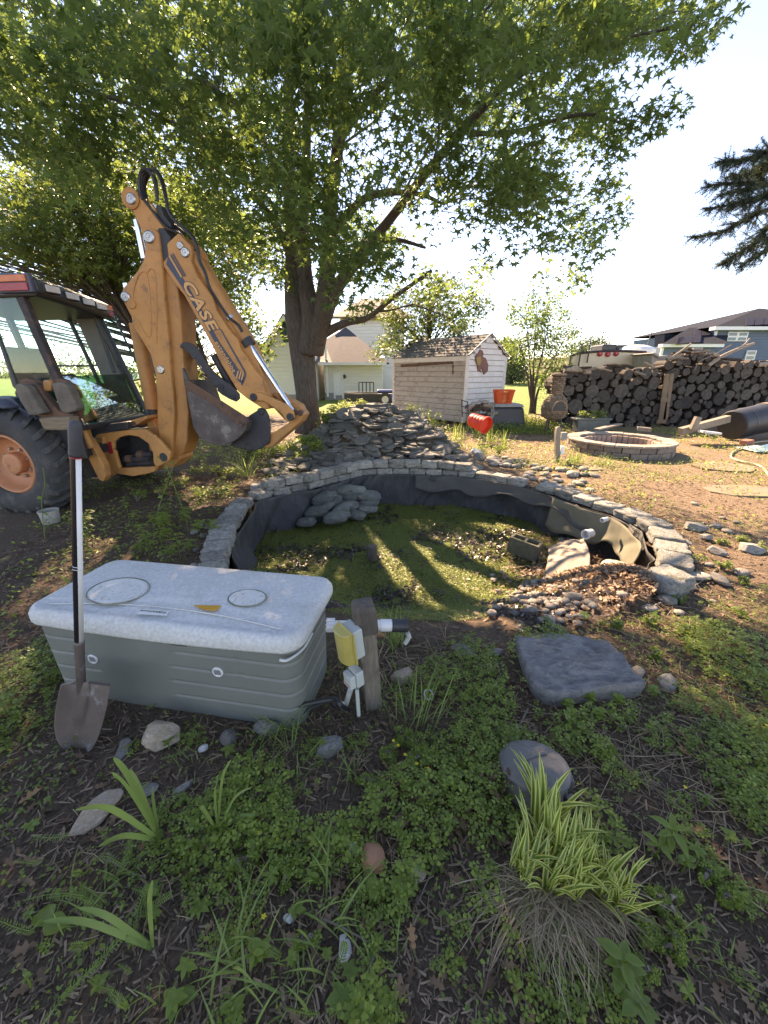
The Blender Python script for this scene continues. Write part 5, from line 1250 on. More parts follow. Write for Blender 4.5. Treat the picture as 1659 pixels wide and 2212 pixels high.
m_orcr.node_tree.nodes['Principled BSDF'].inputs['Subsurface Weight'].default_value = .0
bt, bb_ = Yp(*h5(262, 105), ky + .3), Yp(*h5(262, 283), ky + .3); hw_t = (Yp(*h5(368, 105), ky + .3).x - Yp(*h5(156, 105), ky + .3).x) / 2; hw_b = (Yp(*h5(335, 283), ky + .3).x - Yp(*h5(172, 283), ky + .3).x) / 2
bz0 = tz + .095; bz1 = bt.z; bk_ = thing('laundry_basket', (bt.x - .04, ky + .42, bz0), 'orange slatted plastic basket standing on the lid of the black compost bin', 'basket')
def bq(f, t_):                                            # ring of the tapered basket
    w_ = hw_b + (hw_t - hw_b) * f; d_ = w_ * .75; a = t_ * 2 * math.pi
    c_, s_ = math.cos(a), math.sin(a); e = .45
    return Vector((bt.x - .04 + math.copysign(abs(c_) ** e, c_) * w_, ky + .42 + math.copysign(abs(s_) ** e, s_) * d_, bz0 + (bz1 - bz0) * f))
for f in [.0, .12, .22, .32, .42, .52, .62, .72, .82]: B().tube([bq(f, k / 40) for k in range(41)], .010 if f else .02, 5).obj('hoop', m_orcr, bk_)
for k in range(36): B().beam(bq(0, k / 36), bq(.97, k / 36), .022, .008).obj('slat', m_orcr, bk_)
B().tube([bq(1.0, k / 40) for k in range(41)], .028, 6).obj('rim', m_orcr, bk_)
B().prism([bq(0, k / 24) for k in range(24)], (0, 0, .012)).obj('base', m_orcr, bk_)
o = B().box((bt.x, ky + .45, bz0 + .42), (.5, .35, .04), Matrix.Rotation(.1, 3, 'Y')).obj('cloth_bundle', m_trim, bev=.02); bpy.data.objects.remove(o)
m_redb = M('red_orange_bucket', (0.75, 0.055, 0.03), (0.62, 0.04, 0.02), 6, .4, .1)
ba, bc = Yp(*h3(1420, 915), 9.6), Yp(*h3(1520, 955), 9.2); d = (bc - ba).normalized(); r_ = .19
bu = thing('bucket', (ba.x + .2, 9.4, 0.05), 'bright red orange plastic bucket lying on its side before the compost bin', 'bucket')
L_ = .48; c_ = (ba + bc) / 2
B().lathe([(.15, 0), (.155, .01), (.19, L_), (.205, L_), (.205, L_ - .04), (.18, L_ - .04), (.14, .015), (.02, .012)], c_ - d * L_ / 2, n=32, rot=axrot(d)).obj('bucket_shell', m_redb, bu, smooth=False)
for f in (.2, .4, .6, .8): B().lathe([(.157 + .033 * f, 0), (.164 + .033 * f, .006), (.157 + .033 * f, .012)], c_ - d * (L_ / 2 - L_ * f), n=32, rot=axrot(d), close=False).obj('hoop', m_redb, bu)

# coil of hose / wire heap beside the shed, firewood pieces
for k in range(3):
    pass
hp = Yp(*h3(1480, 850), 11.2)
pt = [hp + Vector((.36 * math.cos(t_ * .5) + .05 * math.sin(t_ * 1.7), .1 * math.sin(t_), .28 * math.sin(t_ * .5) + .04 * math.sin(t_ * 2.3) - .05)) for t_ in range(60)]
o = B().tube(smooth_pts(pt, 3), .014, 5).obj('wire_coil', m_found); tag(o, 'loose coil of pale wire and hose leaning on the shed gable', 'wire coil')
for k in range(14):
    p = Yp(*h3(1420 + rr.uniform(0, 150), 800 + rr.uniform(10, 110)), 11.3); d = Vector((1, rr.uniform(-.3, .3), rr.uniform(-.15, .15))).normalized(); L_ = rr.uniform(.1, .28)
    o = B().tube([p - d * L_, p + d * L_], rr.uniform(.035, .06), 8).obj('short_log', m_bark if k % 3 else m_split); tag(o, 'short log in the low wood stack against the shed gable', 'log', 'low wood stack beside the shed')
ch = thing('folding_chair_frame', Yp(*h3(1375, 890), 11.0), 'thin black metal frame leaning at the near corner of the shed', 'metal frame')
for (a, b) in (((1357, 790), (1362, 900)), ((1395, 800), (1400, 900)), ((1357, 790), (1395, 800)), ((1360, 830), (1398, 838)), ((1362, 870), (1400, 878))): B().beam(Yp(*h3(*a), 11.0), Yp(*h3(*b), 11.0), .025, .025).obj('frame_bar', m_dark, ch)

# ---- fire pit
m_fp = M('fire_pit_block', (0.24, 0.19, 0.155), (0.13, 0.105, 0.088), 8, .9, .6, 40, c3=(.12, .09, .08), s3=5, th=(.5, .7), vary=.2)
m_fpt = M('fire_pit_cap', (0.33, 0.28, 0.23), (0.2, 0.165, 0.135), 8, .9, .6, 40, c3=(.38, .37, .33), s3=6, th=(.55, .7), vary=.2)
m_fpi = M('fire_pit_liner_brick', (0.40, 0.28, 0.22), (0.28, 0.20, 0.16), 8, .9, .4, 40, vary=.2)
fc = Vector((5.1, 8.35, 0)); Rf = 1.02
fp = thing('fire_pit', fc, 'round fire pit of stacked reddish grey blocks with brick lined inside', 'fire pit')
def wedge(r0, r1, a0, a1, z0, z1, mat, name):
    V = []
    for z in (z0, z1):
        for (r_, a) in ((r0, a0), (r1, a0), (r1, a1), (r0, a1)): V.append(fc + Vector((r_ * math.cos(a), r_ * math.sin(a), z)))
    O(name, V, [(3, 2, 1, 0), (4, 5, 6, 7), (0, 1, 5, 4), (1, 2, 6, 5), (2, 3, 7, 6), (3, 0, 4, 7)], mat, fp, bev=.008)
for c_ in range(2):
    n = 20
    for k in range(n):
        a = 2 * math.pi * (k + .5 * c_) / n; j = rr.uniform(-.012, .012)
        wedge(Rf - .27, Rf + j, a + .008, a + 2 * math.pi / n - .008, c_ * .11 + (0 if c_ else -.06), c_ * .11 + .105, m_fp, 'block')
n = 26
for k in range(n):
    a = 2 * math.pi * k / n; j = rr.uniform(-.015, .015); z_ = rr.uniform(-.004, .006)
    wedge(Rf - .24 + rr.uniform(-.01, .01), Rf + .02 + j, a + .006, a + 2 * math.pi / n - .006, .22, .26 + z_, m_fpt, 'cap_stone')
n = 40
for k in range(n):
    a = 2 * math.pi * k / n; wedge(Rf - .33, Rf - .275, a + .008, a + 2 * math.pi / n - .008, -.02, .21 + rr.uniform(-.008, .008), m_fpi, 'liner_brick')
o = O('ash_bed', [fc + Vector((.72 * math.cos(k * .26), .72 * math.sin(k * .26), .02 + .02 * math.sin(k * 2))) for k in range(24)] + [fc + Vector((0, 0, .07))], [(k, (k + 1) % 24, 24) for k in range(24)], M('ash', (.12, .11, .10), (.06, .05, .05), 20, .95, .5, 50), fp)

# ---- planter
m_pl = M('stone_planter', (0.14, 0.16, 0.15), (0.09, 0.105, 0.10), 8, .85, .4, 40)
ply = 10.9; a, b = Yp(*h5(1030, 412), ply), Yp(*h5(1405, 412), ply); c2_, d2_ = Yp(*h5(1045, 500), ply), Yp(*h5(1385, 500), ply)
pln = thing('trough_planter', Vector(((a.x + b.x) / 2, ply + .15, 0)), 'long low grey trough planter with weeds before the left woodpile', 'planter')
B().prism([Vector((c2_.x, ply, 0.02)), Vector((d2_.x, ply, 0.02)), Vector((b.x - .03, ply, a.z - .03)), Vector((a.x + .03, ply, a.z - .03))], (0, .32, 0)).obj('trough', m_pl, pln, bev=.01)
B().box(((a.x + b.x) / 2, ply + .16, a.z - .015), (b.x - a.x + .04, .38, .05)).obj('rim', m_pl, pln, bev=.01)
# boards lying near the fire pit
m_lum = M('grey_lumber', (0.30, 0.25, 0.20), (0.18, 0.15, 0.12), 6, .9, .5, 30, stretch=(1, 6, 6))
o = B().beam(Yp(*h5(1240, 528), 9.9), Yp(*h5(1500, 468), 10.6), .14, .04).obj('plank', m_lum); tag(o, 'weathered plank lying behind the fire pit, sloping up to the right', 'plank')
o = B().beam(Yp(*b2(20, 1540), 10.4), Yp(*b2(190, 1560), 10.3), .2, .1).obj('timber', m_lum); tag(o, 'short thick grey timber lying right behind the fire pit', 'timber')
# outlet post
oy = 7.2; op_ = thing('outlet_post', G(1207, 997, 0), 'slim wooden post with two grey outlet boxes between pond and fire pit', 'post')
m_post = M('post_wood', (0.30, 0.25, 0.19), (0.17, 0.14, 0.11), 6, .9, .5, 20, stretch=(9, 9, 1))
a, b = Yp(*h5(828, 490), oy), Yp(*h5(815, 880), oy); a.z -= .03
B().beam(Vector((b.x, oy, -.05)), Vector((a.x, oy, a.z - .12)), .085, .085, up=(0, 1, 0)).obj('post_shaft', m_post, op_, bev=.008)
B().lathe([(.055, a.z - .13), (.06, a.z - .11), (.06, a.z - .01), (.03, a.z + .015)], (a.x, oy, 0), n=4, rot=Matrix.Rotation(R(45), 3, 'Z')).obj('post_cap', m_post, op_)
for (x0, x1, y0, y1) in [(862, 912, 560, 640), (855, 882, 712, 800)]:
    p, q = Yp(*h5(x0, y0), oy - .02), Yp(*h5(x1, y1), oy - .02); B().box(((p.x + q.x) / 2, oy, (p.z + q.z) / 2), (q.x - p.x, .1, p.z - q.z)).obj('outlet_box', m_found if y0 < 600 else m_trim, op_, bev=.01)

# ---- black pipe, timber, junk at the right
ba_, bb__ = Yp(*b2(1190, 1545), 9.6), Yp(*b2(2100, 1330), 10.2); d = (bb__ - ba_).normalized(); rad = .36
ba_.z = .37
bp = thing('black_drum', Vector((ba_.x + .5, 9.8, 0)), 'large black plastic drum lying on its side at the right before the woodpile', 'drum')
Ld = (bb__ - ba_).length
B().lathe([(rad * .93, 0), (rad * .98, .01), (rad, .04), (rad, .3), (rad * 1.02, .32), (rad, .35), (rad, Ld - .1), (rad * .9, Ld)], ba_, n=40, rot=axrot(d)).obj('drum_shell', m_blackpl, bp, smooth=False)
rm = axrot(d); sx = ba_ + d * .95
B().lathe([(rad + .004, 0), (rad + .015, .005), (rad + .015, .1), (rad + .004, .105)], sx, n=40, rot=rm, close=True).obj('strap', m_lum, bp)
o = B().beam(Yp(*b2(565, 1580), 9.3), Yp(*b2(1160, 1420), 9.5), .14, .16).obj('timber_beam', m_post); tag(o, 'long pressure treated timber sloping up onto the black drum', 'timber')
o = B().box(Yp(*b2(752, 1480), 9.2), (.13, .1, .3), Matrix.Rotation(.2, 3, 'Y')).obj('timber_offcut', m_lum, bev=.01); tag(o, 'short grey offcut standing against the sloping timber', 'timber')
o = B().box(Yp(*b2(930, 1590), 9.1) , (.4, .25, .05), Matrix.Rotation(.1, 3, 'Y')).obj('white_scrap', m_trim, bev=.01); tag(o, 'white crumpled scrap on the ground left of the black drum', 'scrap')
o = B().box(Yp(*b2(1390, 1725), 8.6), (.36, .14, .14), Matrix.Rotation(.5, 3, 'Z')).obj('red_brick', M('red_brick', (.35, .13, .08), (.25, .09, .06), 9, .9, .4, 40), bev=.01); tag(o, 'red brick lying on the ground under the black drum', 'brick')
V = []; F = []
for j in range(13):
    for i_ in range(19):
        x_ = 7.75 + i_ * .06; y_ = 7.9 + j * .05; V.append((x_, y_, .05 + .16 * float(fbm(np.array([x_ * 6]), np.array([y_ * 7]))[0]) * math.sin(math.pi * j / 12) * math.sin(math.pi * i_ / 18)))
F = [(j * 19 + i_, j * 19 + i_ + 1, (j + 1) * 19 + i_ + 1, (j + 1) * 19 + i_) for j in range(12) for i_ in range(18)]
o = O('blue_tarp', V, F, M('tarp_blue', (.03, .13, .22), (.3, .4, .42), 6, .4, .2, 30), smooth=True); o.modifiers.new('t', 'SOLIDIFY').thickness = .01; tag(o, 'crumpled blue and white tarp at the right edge of the yard', 'tarp')
hp_ = smooth_pts([lay(u, v, .03) for u, v in [(1659, 955), (1625, 960), (1590, 975), (1578, 990), (1600, 1000), (1640, 1010), (1659, 1030), (1680, 1060)]], 6)
o = B().tube(hp_, .018, 7).obj('garden_hose', M('tan_hose', (.4, .33, .22), (.3, .25, .17), 8, .6, .1)); tag(o, 'tan garden hose curving over the bare ground at the right edge', 'hose')
# flat patio stones in the dirt
m_flag = M('flagstone', (0.25, 0.175, 0.12), (0.17, 0.12, 0.08), 4, .9, .5, 12, c3=(.13, .12, .06), s3=4, th=(.5, .65))
fr2 = random.Random(5)
for (u, v, w_, h_, fl_) in [(1570, 1010, .75, .4, 'lying inside the bend of the tan hose'), (1600, 1060, .9, .3, 'largest and nearest, on the open dirt at right'), (1270, 1012, .35, .2, 'small one by the outlet post and cobbles')]:
    c_ = lay(u, v, .012); n = 9; c_.z -= .014; P = [c_ + Vector((w_ * .7 * math.cos(k * 2 * math.pi / n) * fr2.uniform(.8, 1.1), h_ * math.sin(k * 2 * math.pi / n) * fr2.uniform(.8, 1.1), 0)) for k in range(n)]
    o = B().prism(P, (0, 0, .02)).obj('flagstone', m_flag); tag(o, 'flat tan flagstone ' + fl_, 'flagstone', 'flagstones in the dirt')
# ================================================================ storage box
m_lid = M('speckled_lid_plastic', (0.60, 0.60, 0.57), (0.40, 0.41, 0.40), 60, 0.7, 0.25, 160, c3=(0.40, 0.39, 0.34), s3=4, th=(0.5, 0.8), dist=.004, spec=.25)
m_boxb = M('grey_green_plastic', (0.165, 0.175, 0.155), (0.14, 0.15, 0.132), 3, 0.55, 0.12, 200, c3=(.20, .20, .175), s3=3, th=(.5, .8), dist=.003)
m_ring = M('algae_ring', (0.26, 0.26, 0.19), (0.12, 0.12, 0.08), 20, .9, .3, 60)
m_cup = M('dirty_cup_holder', (0.62, 0.62, 0.58), (0.5, 0.5, 0.46), 20, .8, .3, 60, c3=(0.20, 0.19, 0.15), s3=45, th=(0.56, 0.62))
BA = R(-9.5); BXd = Vector((math.cos(BA), math.sin(BA), 0)); BYd = Vector((-math.sin(BA), math.cos(BA), 0)); BC = Vector((-1.015, 1.70, 0))
def bp3(x, y, z): return BC + BXd * x + BYd * y + Vector((0, 0, z))
box = thing('storage_box', BC, 'grey green plastic storage box with pale speckled lid, in the left foreground', 'storage box')
def rrect(L, D, r, nc=10, ns=14):
    """rounded rectangle outline, ccw from the front left corner; returns points with outward normals"""
    out = []
    cs = [((L / 2 - r, -D / 2 + r), -90), ((L / 2 - r, D / 2 - r), 0), ((-L / 2 + r, D / 2 - r), 90), ((-L / 2 + r, -D / 2 + r), 180)]
    for k, ((cx, cy_), a0) in enumerate(cs):
        for j in range(nc + 1):
            a = R(a0 + 90 * j / nc); out.append((cx + r * math.cos(a), cy_ + r * math.sin(a), math.cos(a), math.sin(a)))
        (nx_, ny_), a1 = cs[(k + 1) % 4]; a1 = R(a1)
        p = out[-1]; q = (nx_ + r * math.cos(a1), ny_ + r * math.sin(a1))
        for j in range(1, ns): f = j / ns; out.append((p[0] + (q[0] - p[0]) * f, p[1] + (q[1] - p[1]) * f, p[2], p[3]))
    return out
def loft(L, D, r, prof, name, mat, parent, groove=None, cap=True, wob=None, ns=14, **kw):
    base = rrect(L, D, r, ns=ns); n = len(base); V = []
    for (ins, z) in prof:
        for (x, y, nx_, ny_) in base:
            g_ = groove(x, y, z) if groove else 0
            xx, yy = x - nx_ * (ins + g_), y - ny_ * (ins + g_)
            if ins > r * .8: f = max(0.0, 1 - (ins - r * .8) / (min(L, D) / 2)); 
            zz = z + (wob(x, y, z) if wob else 0); V.append(bp3(xx, yy, zz))
    k = len(prof); F = [(i * n + j, i * n + (j + 1) % n, (i + 1) * n + (j + 1) % n, (i + 1) * n + j) for i in range(k - 1) for j in range(n)]
    if cap: F += [tuple(range((k - 1) * n, k * n))]
    return O(name, V, F, mat, parent, smooth=kw.get('smooth', True))
gr_z = [.11, .20, .29, .38]
def groove(x, y, z):
    g_ = 0.0
    if y < -.2:                                            # front: grooves at both ends
        if -0.36 < x < 0.02: return 0
        lim = 1.0
    for k, zz in enumerate(gr_z):
        xl = -.36 - .05 * (k - 1.5) if x < -.17 else .04 + .03 * (1.5 - k) * -1
        if y < -.2 and ((x < 0 and x > xl) or (x > 0 and x < xl)): continue
        d_ = abs(z - zz)
        if d_ < .005: g_ = .007
    if .385 < x < .40 and y < -.2 and z > .19: g_ = .006
    return g_
zs = sorted(set([.0, .02, .45, .47] + [z_ for zz in gr_z for z_ in (zz - .014, zz - .0065, zz - .0035, zz + .0035, zz + .0065, zz + .014)] + [.06, .145, .235, .325, .41]))
bod = loft(1.39, .50, .10, [(.014 * (1 - z_ / .45) ** 1.0 + .01, z_) for z_ in zs], 'box_body', m_boxb, box, groove, cap=False, ns=60)
for p_ in bod.data.polygons: p_.use_smooth = True
def lw_(x, y, z): return (-.022 * (1 - (x / .7) ** 2) if z < .52 and y < -.15 else 0)
def crown(L, D, r, name, mat, parent):
    """lid: skirt then a gently crowned top grid following the rounded outline"""
    base = rrect(L, D, r, ns=20); n = len(base); V = []; k = 0
    loops = [(.03, .463), (.004, .465), (.0, .475), (.0, .505), (.012, .525), (.035, .537)]
    for ins, z in loops:
        for (x, y, nx_, ny_) in base: V.append(bp3(x - nx_ * ins, y + .025 - ny_ * ins, z + lw_(x, y, z)))
    k = len(loops)
    for f in (.93, .86, .78, .7, .6, .5, .4, .3, .2, .1):
        for (x, y, nx_, ny_) in base:
            X_ = (x - nx_ * .035) * f; Y_ = (y - ny_ * .035) * f
            edge = -0.135 * D / .56 + .03 * (X_ / .6) ** 2 * -1 - .0
            zz = .537 + .018 * (1 - (X_ / .66) ** 2) * (1 - f ** 3)
            if Y_ < -.125 - .05 * (X_ / .6) ** 2: zz -= .010
            V.append(bp3(X_, Y_ + .025, zz))
        k += 1
    F = [(i * n + j, i * n + (j + 1) % n, (i + 1) * n + (j + 1) % n, (i + 1) * n + j) for i in range(k - 1) for j in range(n)]
    F.append(tuple(range((k - 1) * n, k * n)))
    return O(name, V, F, mat, parent, smooth=True)
lid = crown(1.42, .575, .10, 'lid', m_lid, box)
def BTz(u, v):
    return Yp(u, v, 1.5)
def BT(u, v, dz=.0, z=.553):
    return G(u, v, z + dz)
def ellipse(u, v, ru, rv, rot, n=40, f=1.0):
    P = []
    for k in range(n):
        a = 2 * math.pi * k / n; x, y = ru * f * math.cos(a), rv * f * math.sin(a)
        P.append(BT(u + x * math.cos(rot) - y * math.sin(rot), v + x * math.sin(rot) + y * math.cos(rot)))
    return P
for (u, v, ru, rv, rot) in [(255, 1277, 70, 27, R(-9)), (534, 1292, 42, 18, R(-4))]:
    E_ = ellipse(u, v, ru, rv, rot); B().tube(E_ + [E_[0]], .0028, 6).obj('cup_ring', m_ring, lid)
    B().prism([p + Vector((0, 0, .0005)) for p in ellipse(u, v, ru, rv, rot, f=.93)], (0, 0, .0025)).obj('cup_holder', m_cup, lid)
m_amb = M('orange_patch', (0.62, 0.30, 0.03), (0.5, 0.22, 0.02), 12, .5, .1)
P = [BT(u, v, .0, .552) for u, v in [(418, 1308), (478, 1309), (466, 1320), (440, 1317)]]; B().prism(P, (0, 0, .003)).obj('orange_sticker', m_amb, lid)
rp2 = smooth_pts([bp3(x, -.14 - .05 * (abs(x) / .6) ** 2, .549 - .012 * (x / .6) ** 2) for x in (-.60, -.4, -.2, 0, .2, .4, .60)], 5)
B().tube([q - Vector((0, 0, .0015)) for q in rp2], .0028, 8).obj('lid_ridge', m_lid, lid, smooth=True)
for x_ in (-.35, .35): B().box(bp3(x_, .298, .49), (.11, .03, .05), Matrix.Rotation(BA, 3, 'Z')).obj('hinge', m_boxb, box, bev=.006)
# moulded name plate, read upside down from here as in the photograph
m_plate = M('name_plate', (0.66, 0.67, 0.65), (0.58, 0.59, 0.58), 16, .6, .1)
P = [BT(u, v, .0, .545) for u, v in [(303, 1316), (365, 1321), (360, 1330), (296, 1326)]]; B().prism(P, (0, 0, .002)).obj('name_plate', m_plate, lid)
def flat_text(s, a, b, h, mat, name, parent):
    a = Vector(a); b = Vector(b); d = (b - a).normalized(); up_ = Vector((-d.y, d.x, 0)); L = (b - a).length
    cu = bpy.data.curves.new('t', 'FONT'); cu.body = s; cu.size = 1; cu.offset = .01; cu.extrude = .01
    tmp = bpy.data.objects.new('t', cu); COL.objects.link(tmp); bpy.context.view_layer.update()
    me = bpy.data.meshes.new_from_object(tmp.evaluated_get(bpy.context.evaluated_depsgraph_get())); bpy.data.objects.remove(tmp)
    co = np.array([v.co[:] for v in me.vertices]); x0, x1 = co[:, 0].min(), co[:, 0].max(); y0, y1 = co[:, 1].min(), co[:, 1].max()
    V = np.array(a)[None] + ((co[:, 0] - x0) / (x1 - x0) * L)[:, None] * np.array(d) + ((co[:, 1] - y0) / (y1 - y0) * h)[:, None] * np.array(up_) + (co[:, 2] * .1)[:, None] * np.array((0, 0, 1))
    return O(name, V, [tuple(p.vertices) for p in me.polygons], mat, parent)
flat_text('Rubbermaid', BT(360, 1322, .003, .5465), BT(305, 1317, .003, .5465), .010, m_ring, 'lettering', lid)
for (u_, v_) in ((200, 1424), (470, 1452)):
    _q = Yp(u_, v_, 1.45); _d = _q - Vector((0, 0, CAMH)); _n = -BYd; _k = (bp3(0, -.238, .33) - Vector((0, 0, CAMH))).dot(_n) / _d.dot(_n); _q = Vector((0, 0, CAMH)) + _d * _k - BC; x, z = _q.dot(BXd), _q.z
    p = bp3(x, -.240 + .014 * (1 - z / .45), z); rm = axrot(-BYd)
    vt = B().lathe([(.027, -.01), (.027, .004), (.024, .007), (.020, .006), (.019, .003)], p, n=28, rot=rm).obj('vent', m_pvc, box)
    for k in range(5): B().box(p - BYd * .002 + Vector((0, 0, -.011 + k * .0055)), (.032, .010, .0022), Matrix.Rotation(BA, 3, 'Z')).obj('vent_slat', m_found, vt)
# latch notch and white strap
B().box(bp3(.13, -.245, .445), (.075, .02, .018), Matrix.Rotation(BA, 3, 'Z')).obj('latch', m_black, box)
B().tube(smooth_pts([bp3(.62, -.27, .44), bp3(.65, -.25, .428), bp3(.69, -.17, .43), bp3(.70, -.08, .445)], 5), .006, 6).obj('white_cord', m_pvc, box)
# dark cut-outs on the right end
for (u, v, a_, b_) in [(700, 1465, .012, .05), (708, 1530, .01, .045), (690, 1500, .018, .03)]:
    p = Yp(u, v, 1.50); x_ = .56
    B().lathe([(a_, -.01), (a_, .02)], bp3(.632, -.10 + .11 * (v - 1465) / 65, .36 - .15 * (v - 1465) / 65), n=14, rot=axrot(BXd) @ Matrix.Scale(2.0, 3, (1, 0, 0))).obj('side_hole', m_black, box)

# ================================================================ shovel leaning on the box
m_blade = M('rusty_shovel_blade', (0.16, 0.125, 0.11), (0.10, 0.078, 0.07), 5, 0.5, 0.25, 50, metal=.4, c3=(0.36, 0.37, 0.38), s3=3, th=(0.58, 0.7))
m_tube = M('white_handle', (0.72, 0.72, 0.70), (0.66, 0.66, 0.64), 6, .35, .05)
m_sh_black = M('black_handle_stripe', (0.015, 0.014, 0.016), (0.01, 0.01, 0.011), 6, .25, .05)
m_grip = M('handle_grip', (0.05, 0.05, 0.055), (0.035, 0.035, 0.04), 6, .6, .15, 60)
shv = thing('shovel', G(175, 1625), 'round point shovel with black and white handle leaning upright against the storage box', 'shovel')
top, bot_ = Yp(162, 910, 1.36), Yp(171, 1385, 1.35)
ax = (bot_ - top).normalized()
sock = Yp(176, 1492, 1.34)
mid = top.lerp(bot_, .135)
side = Vector((1, 0, 0)); side = (side - ax * ax.dot(side)).normalized(); tow = ax.cross(side).normalized()
if tow.y > 0: tow = -tow
B().tube([mid, bot_], .0165, 20).obj('handle_shaft', m_tube, shv, smooth=True)
# black stripe down the left of the shaft
V = []; n = 10
for p in (mid, bot_):
    for j in range(n + 1):
        a = R(56 + j * 10.5); V.append(p + (side * math.cos(a) + tow * math.sin(a)) * .0171)
F = [(j, j + 1, n + 2 + j, n + 1 + j) for j in range(n)]
O('black_stripe', V, F, m_sh_black, shv, smooth=True)
for f in (.545, .56):
    p = mid.lerp(bot_, f); B().tube([p, p + ax * .003], .0174, 20).obj('scuff_band', m_pvc, shv)
B().tube([top + ax * -.004, top, top + ax * .006, top + ax * .02, mid - ax * .01, mid], [.006, .013, .018, .0205, .021, .019], 20).obj('grip', m_grip, shv, smooth=True)
B().tube([mid, mid + ax * .004], .0195, 20).obj('red_band', m_redl, shv)
B().tube([bot_ - ax * .004, bot_ + ax * .012, bot_ + ax * .03, bot_.lerp(sock, .5), sock, sock + Vector((.0, .0, -.03))], [.0185, .020, .019, .018, .018, .013], 16).obj('socket', m_blade, shv, smooth=True)
# blade: grid from shoulders to tip, dished
bpix = [(1478, 133, 238), (1492, 128, 239), (1520, 122, 234), (1545, 118, 229), (1570, 116, 222), (1595, 119, 213), (1612, 128, 205), (1624, 143, 195), (1630, 160, 182)]
V = []; nc = 16
for (v, ua, ub) in bpix:
    f = (v - 1478) / 152
    for j in range(nc + 1):
        t_ = j / nc; u = ua + (ub - ua) * t_; sag = -.03 * math.sin(math.pi * t_) * (1 - .3 * f)
        yy = 1.315 - .06 * f - sag + (-.014 if abs(t_ - .5) < .09 and f < .45 else 0) + (.006 if v == 1478 else 0)
        vv = v + 12 * (abs(t_ - .5) * 2) ** 3 * (1 - f) * -.4 + (0 if f > .05 else 8 * (1 - abs(t_ - .5) * 2) ** 2 * -1)
        V.append(Yp(u, vv, yy))
F = [(i_ * (nc + 1) + j, i_ * (nc + 1) + j + 1, (i_ + 1) * (nc + 1) + j + 1, (i_ + 1) * (nc + 1) + j) for i_ in range(len(bpix) - 1) for j in range(nc)]
o = O('blade', V, F, m_blade, shv, smooth=True); s_ = o.modifiers.new('t', 'SOLIDIFY'); s_.thickness = .0035
sb = o.modifiers.new('s', 'SUBSURF'); sb.levels = sb.render_levels = 1
B().beam(Yp(132, 1480, 1.315), Yp(160, 1474, 1.30), .012, .004).obj('foot_rest', m_blade, shv); B().beam(Yp(192, 1474, 1.30), Yp(238, 1480, 1.315), .012, .004).obj('foot_rest', m_blade, shv)

# ================================================================ post with electrical boxes
pst = thing('electrical_post', G(800, 1535), 'weathered wooden post with yellow covered outlet box beside the storage box', 'post')
m_pw = M('old_post', (0.24, 0.20, 0.155), (0.11, 0.09, 0.07), 5, .9, .8, 16, stretch=(11, 11, 1), c3=(.32, .29, .24), s3=3, th=(.55, .7), dist=.01)
m_pwt = M('old_post_top', (0.13, 0.105, 0.085), (0.065, 0.052, 0.042), 5, .9, .8, 22, stretch=(9, 9, 1), dist=.01)
pt_, pb_ = Vector((-.088, 1.44, .60)), Vector((-.055, 1.53, -.05))
def postpt(z): f = (z - pb_.z) / (pt_.z - pb_.z); return pb_.lerp(pt_, f)
zt2 = Yp(779, 1300, 1.44).z
rotp = Matrix.Rotation(R(14), 3, 'Z')
P = []
for (z, w_) in ((-.05, .082), (.15, .082), (zt2 - .155, .082)):
    c_ = postpt(z); P += [c_ + rotp @ Vector((sx * w_ / 2, sy * w_ / 2, 0)) for sx, sy in ((-1, -1), (1, -1), (1, 1), (-1, 1))]
F = [(3, 2, 1, 0), (8, 9, 10, 11)] + [(k * 4 + j, k * 4 + (j + 1) % 4, (k + 1) * 4 + (j + 1) % 4, (k + 1) * 4 + j) for k in range(2) for j in range(4)]
O('post_shaft', P, F, m_pw, pst, bev=.006)
P = []
for (z, w_) in ((zt2 - .16, .088), (zt2 - .15, .102), (zt2 - .022, .098), (zt2 - .002, .084), (zt2 + .004, .05)):
    c_ = postpt(z); P += [c_ + rotp @ Vector((sx * w_ / 2, sy * w_ / 2, 0)) for sx, sy in ((-1, -1), (1, -1), (1, 1), (-1, 1))]
F = [(3, 2, 1, 0), (16, 17, 18, 19)] + [(k * 4 + j, k * 4 + (j + 1) % 4, (k + 1) * 4 + (j + 1) % 4, (k + 1) * 4 + j) for k in range(4) for j in range(4)]
O('post_head', P, F, m_pwt, pst, bev=.008)
m_ebox = M('outlet_box_grey', (0.42, 0.45, 0.42), (0.36, 0.39, 0.36), 6, .5, .1)
m_yel = M('yellowed_cover', (0.50, 0.40, 0.12), (0.40, 0.31, 0.08), 5, .3, .1)
m_yel.node_tree.nodes['Principled BSDF'].inputs['Transmission Weight'].default_value = .15
rb_ = Matrix.Rotation(R(-52), 3, 'Z')
ctr = Yp(757, 1385, 1.38)
rb2 = rb_ @ Matrix.Rotation(R(6), 3, 'X')
B().box(ctr + rb2 @ Vector((0, .012, 0)), (.095, .055, .150), rb2).obj('outlet_box', m_ebox, pst, bev=.006)
V = []; n = 12; hh = .080
for z in (-hh, hh):
    for j in range(n + 1):
        a = math.pi * j / n; V.append(ctr + rb2 @ Vector((0.055 * math.cos(a), -.016 - .046 * math.sin(a) ** .7, z)))
F = [(j, j + 1, n + 2 + j, n + 1 + j) for j in range(n)] + [tuple(range(n, -1, -1)), tuple(range(n + 1, 2 * n + 2))]
O('yellow_cover', V, F, m_yel, pst, smooth=False, bev=.003)
B().box(ctr + rb2 @ Vector((0, -.016, 0)), (.118, .007, .172), rb2).obj('cover_frame', m_yel, pst, bev=.002)
B().tube([ctr + rb2 @ Vector((.062, -.016, -.08)), ctr + rb2 @ Vector((.062, -.016, .08))], .004, 6).obj('hinge', m_yel, pst)
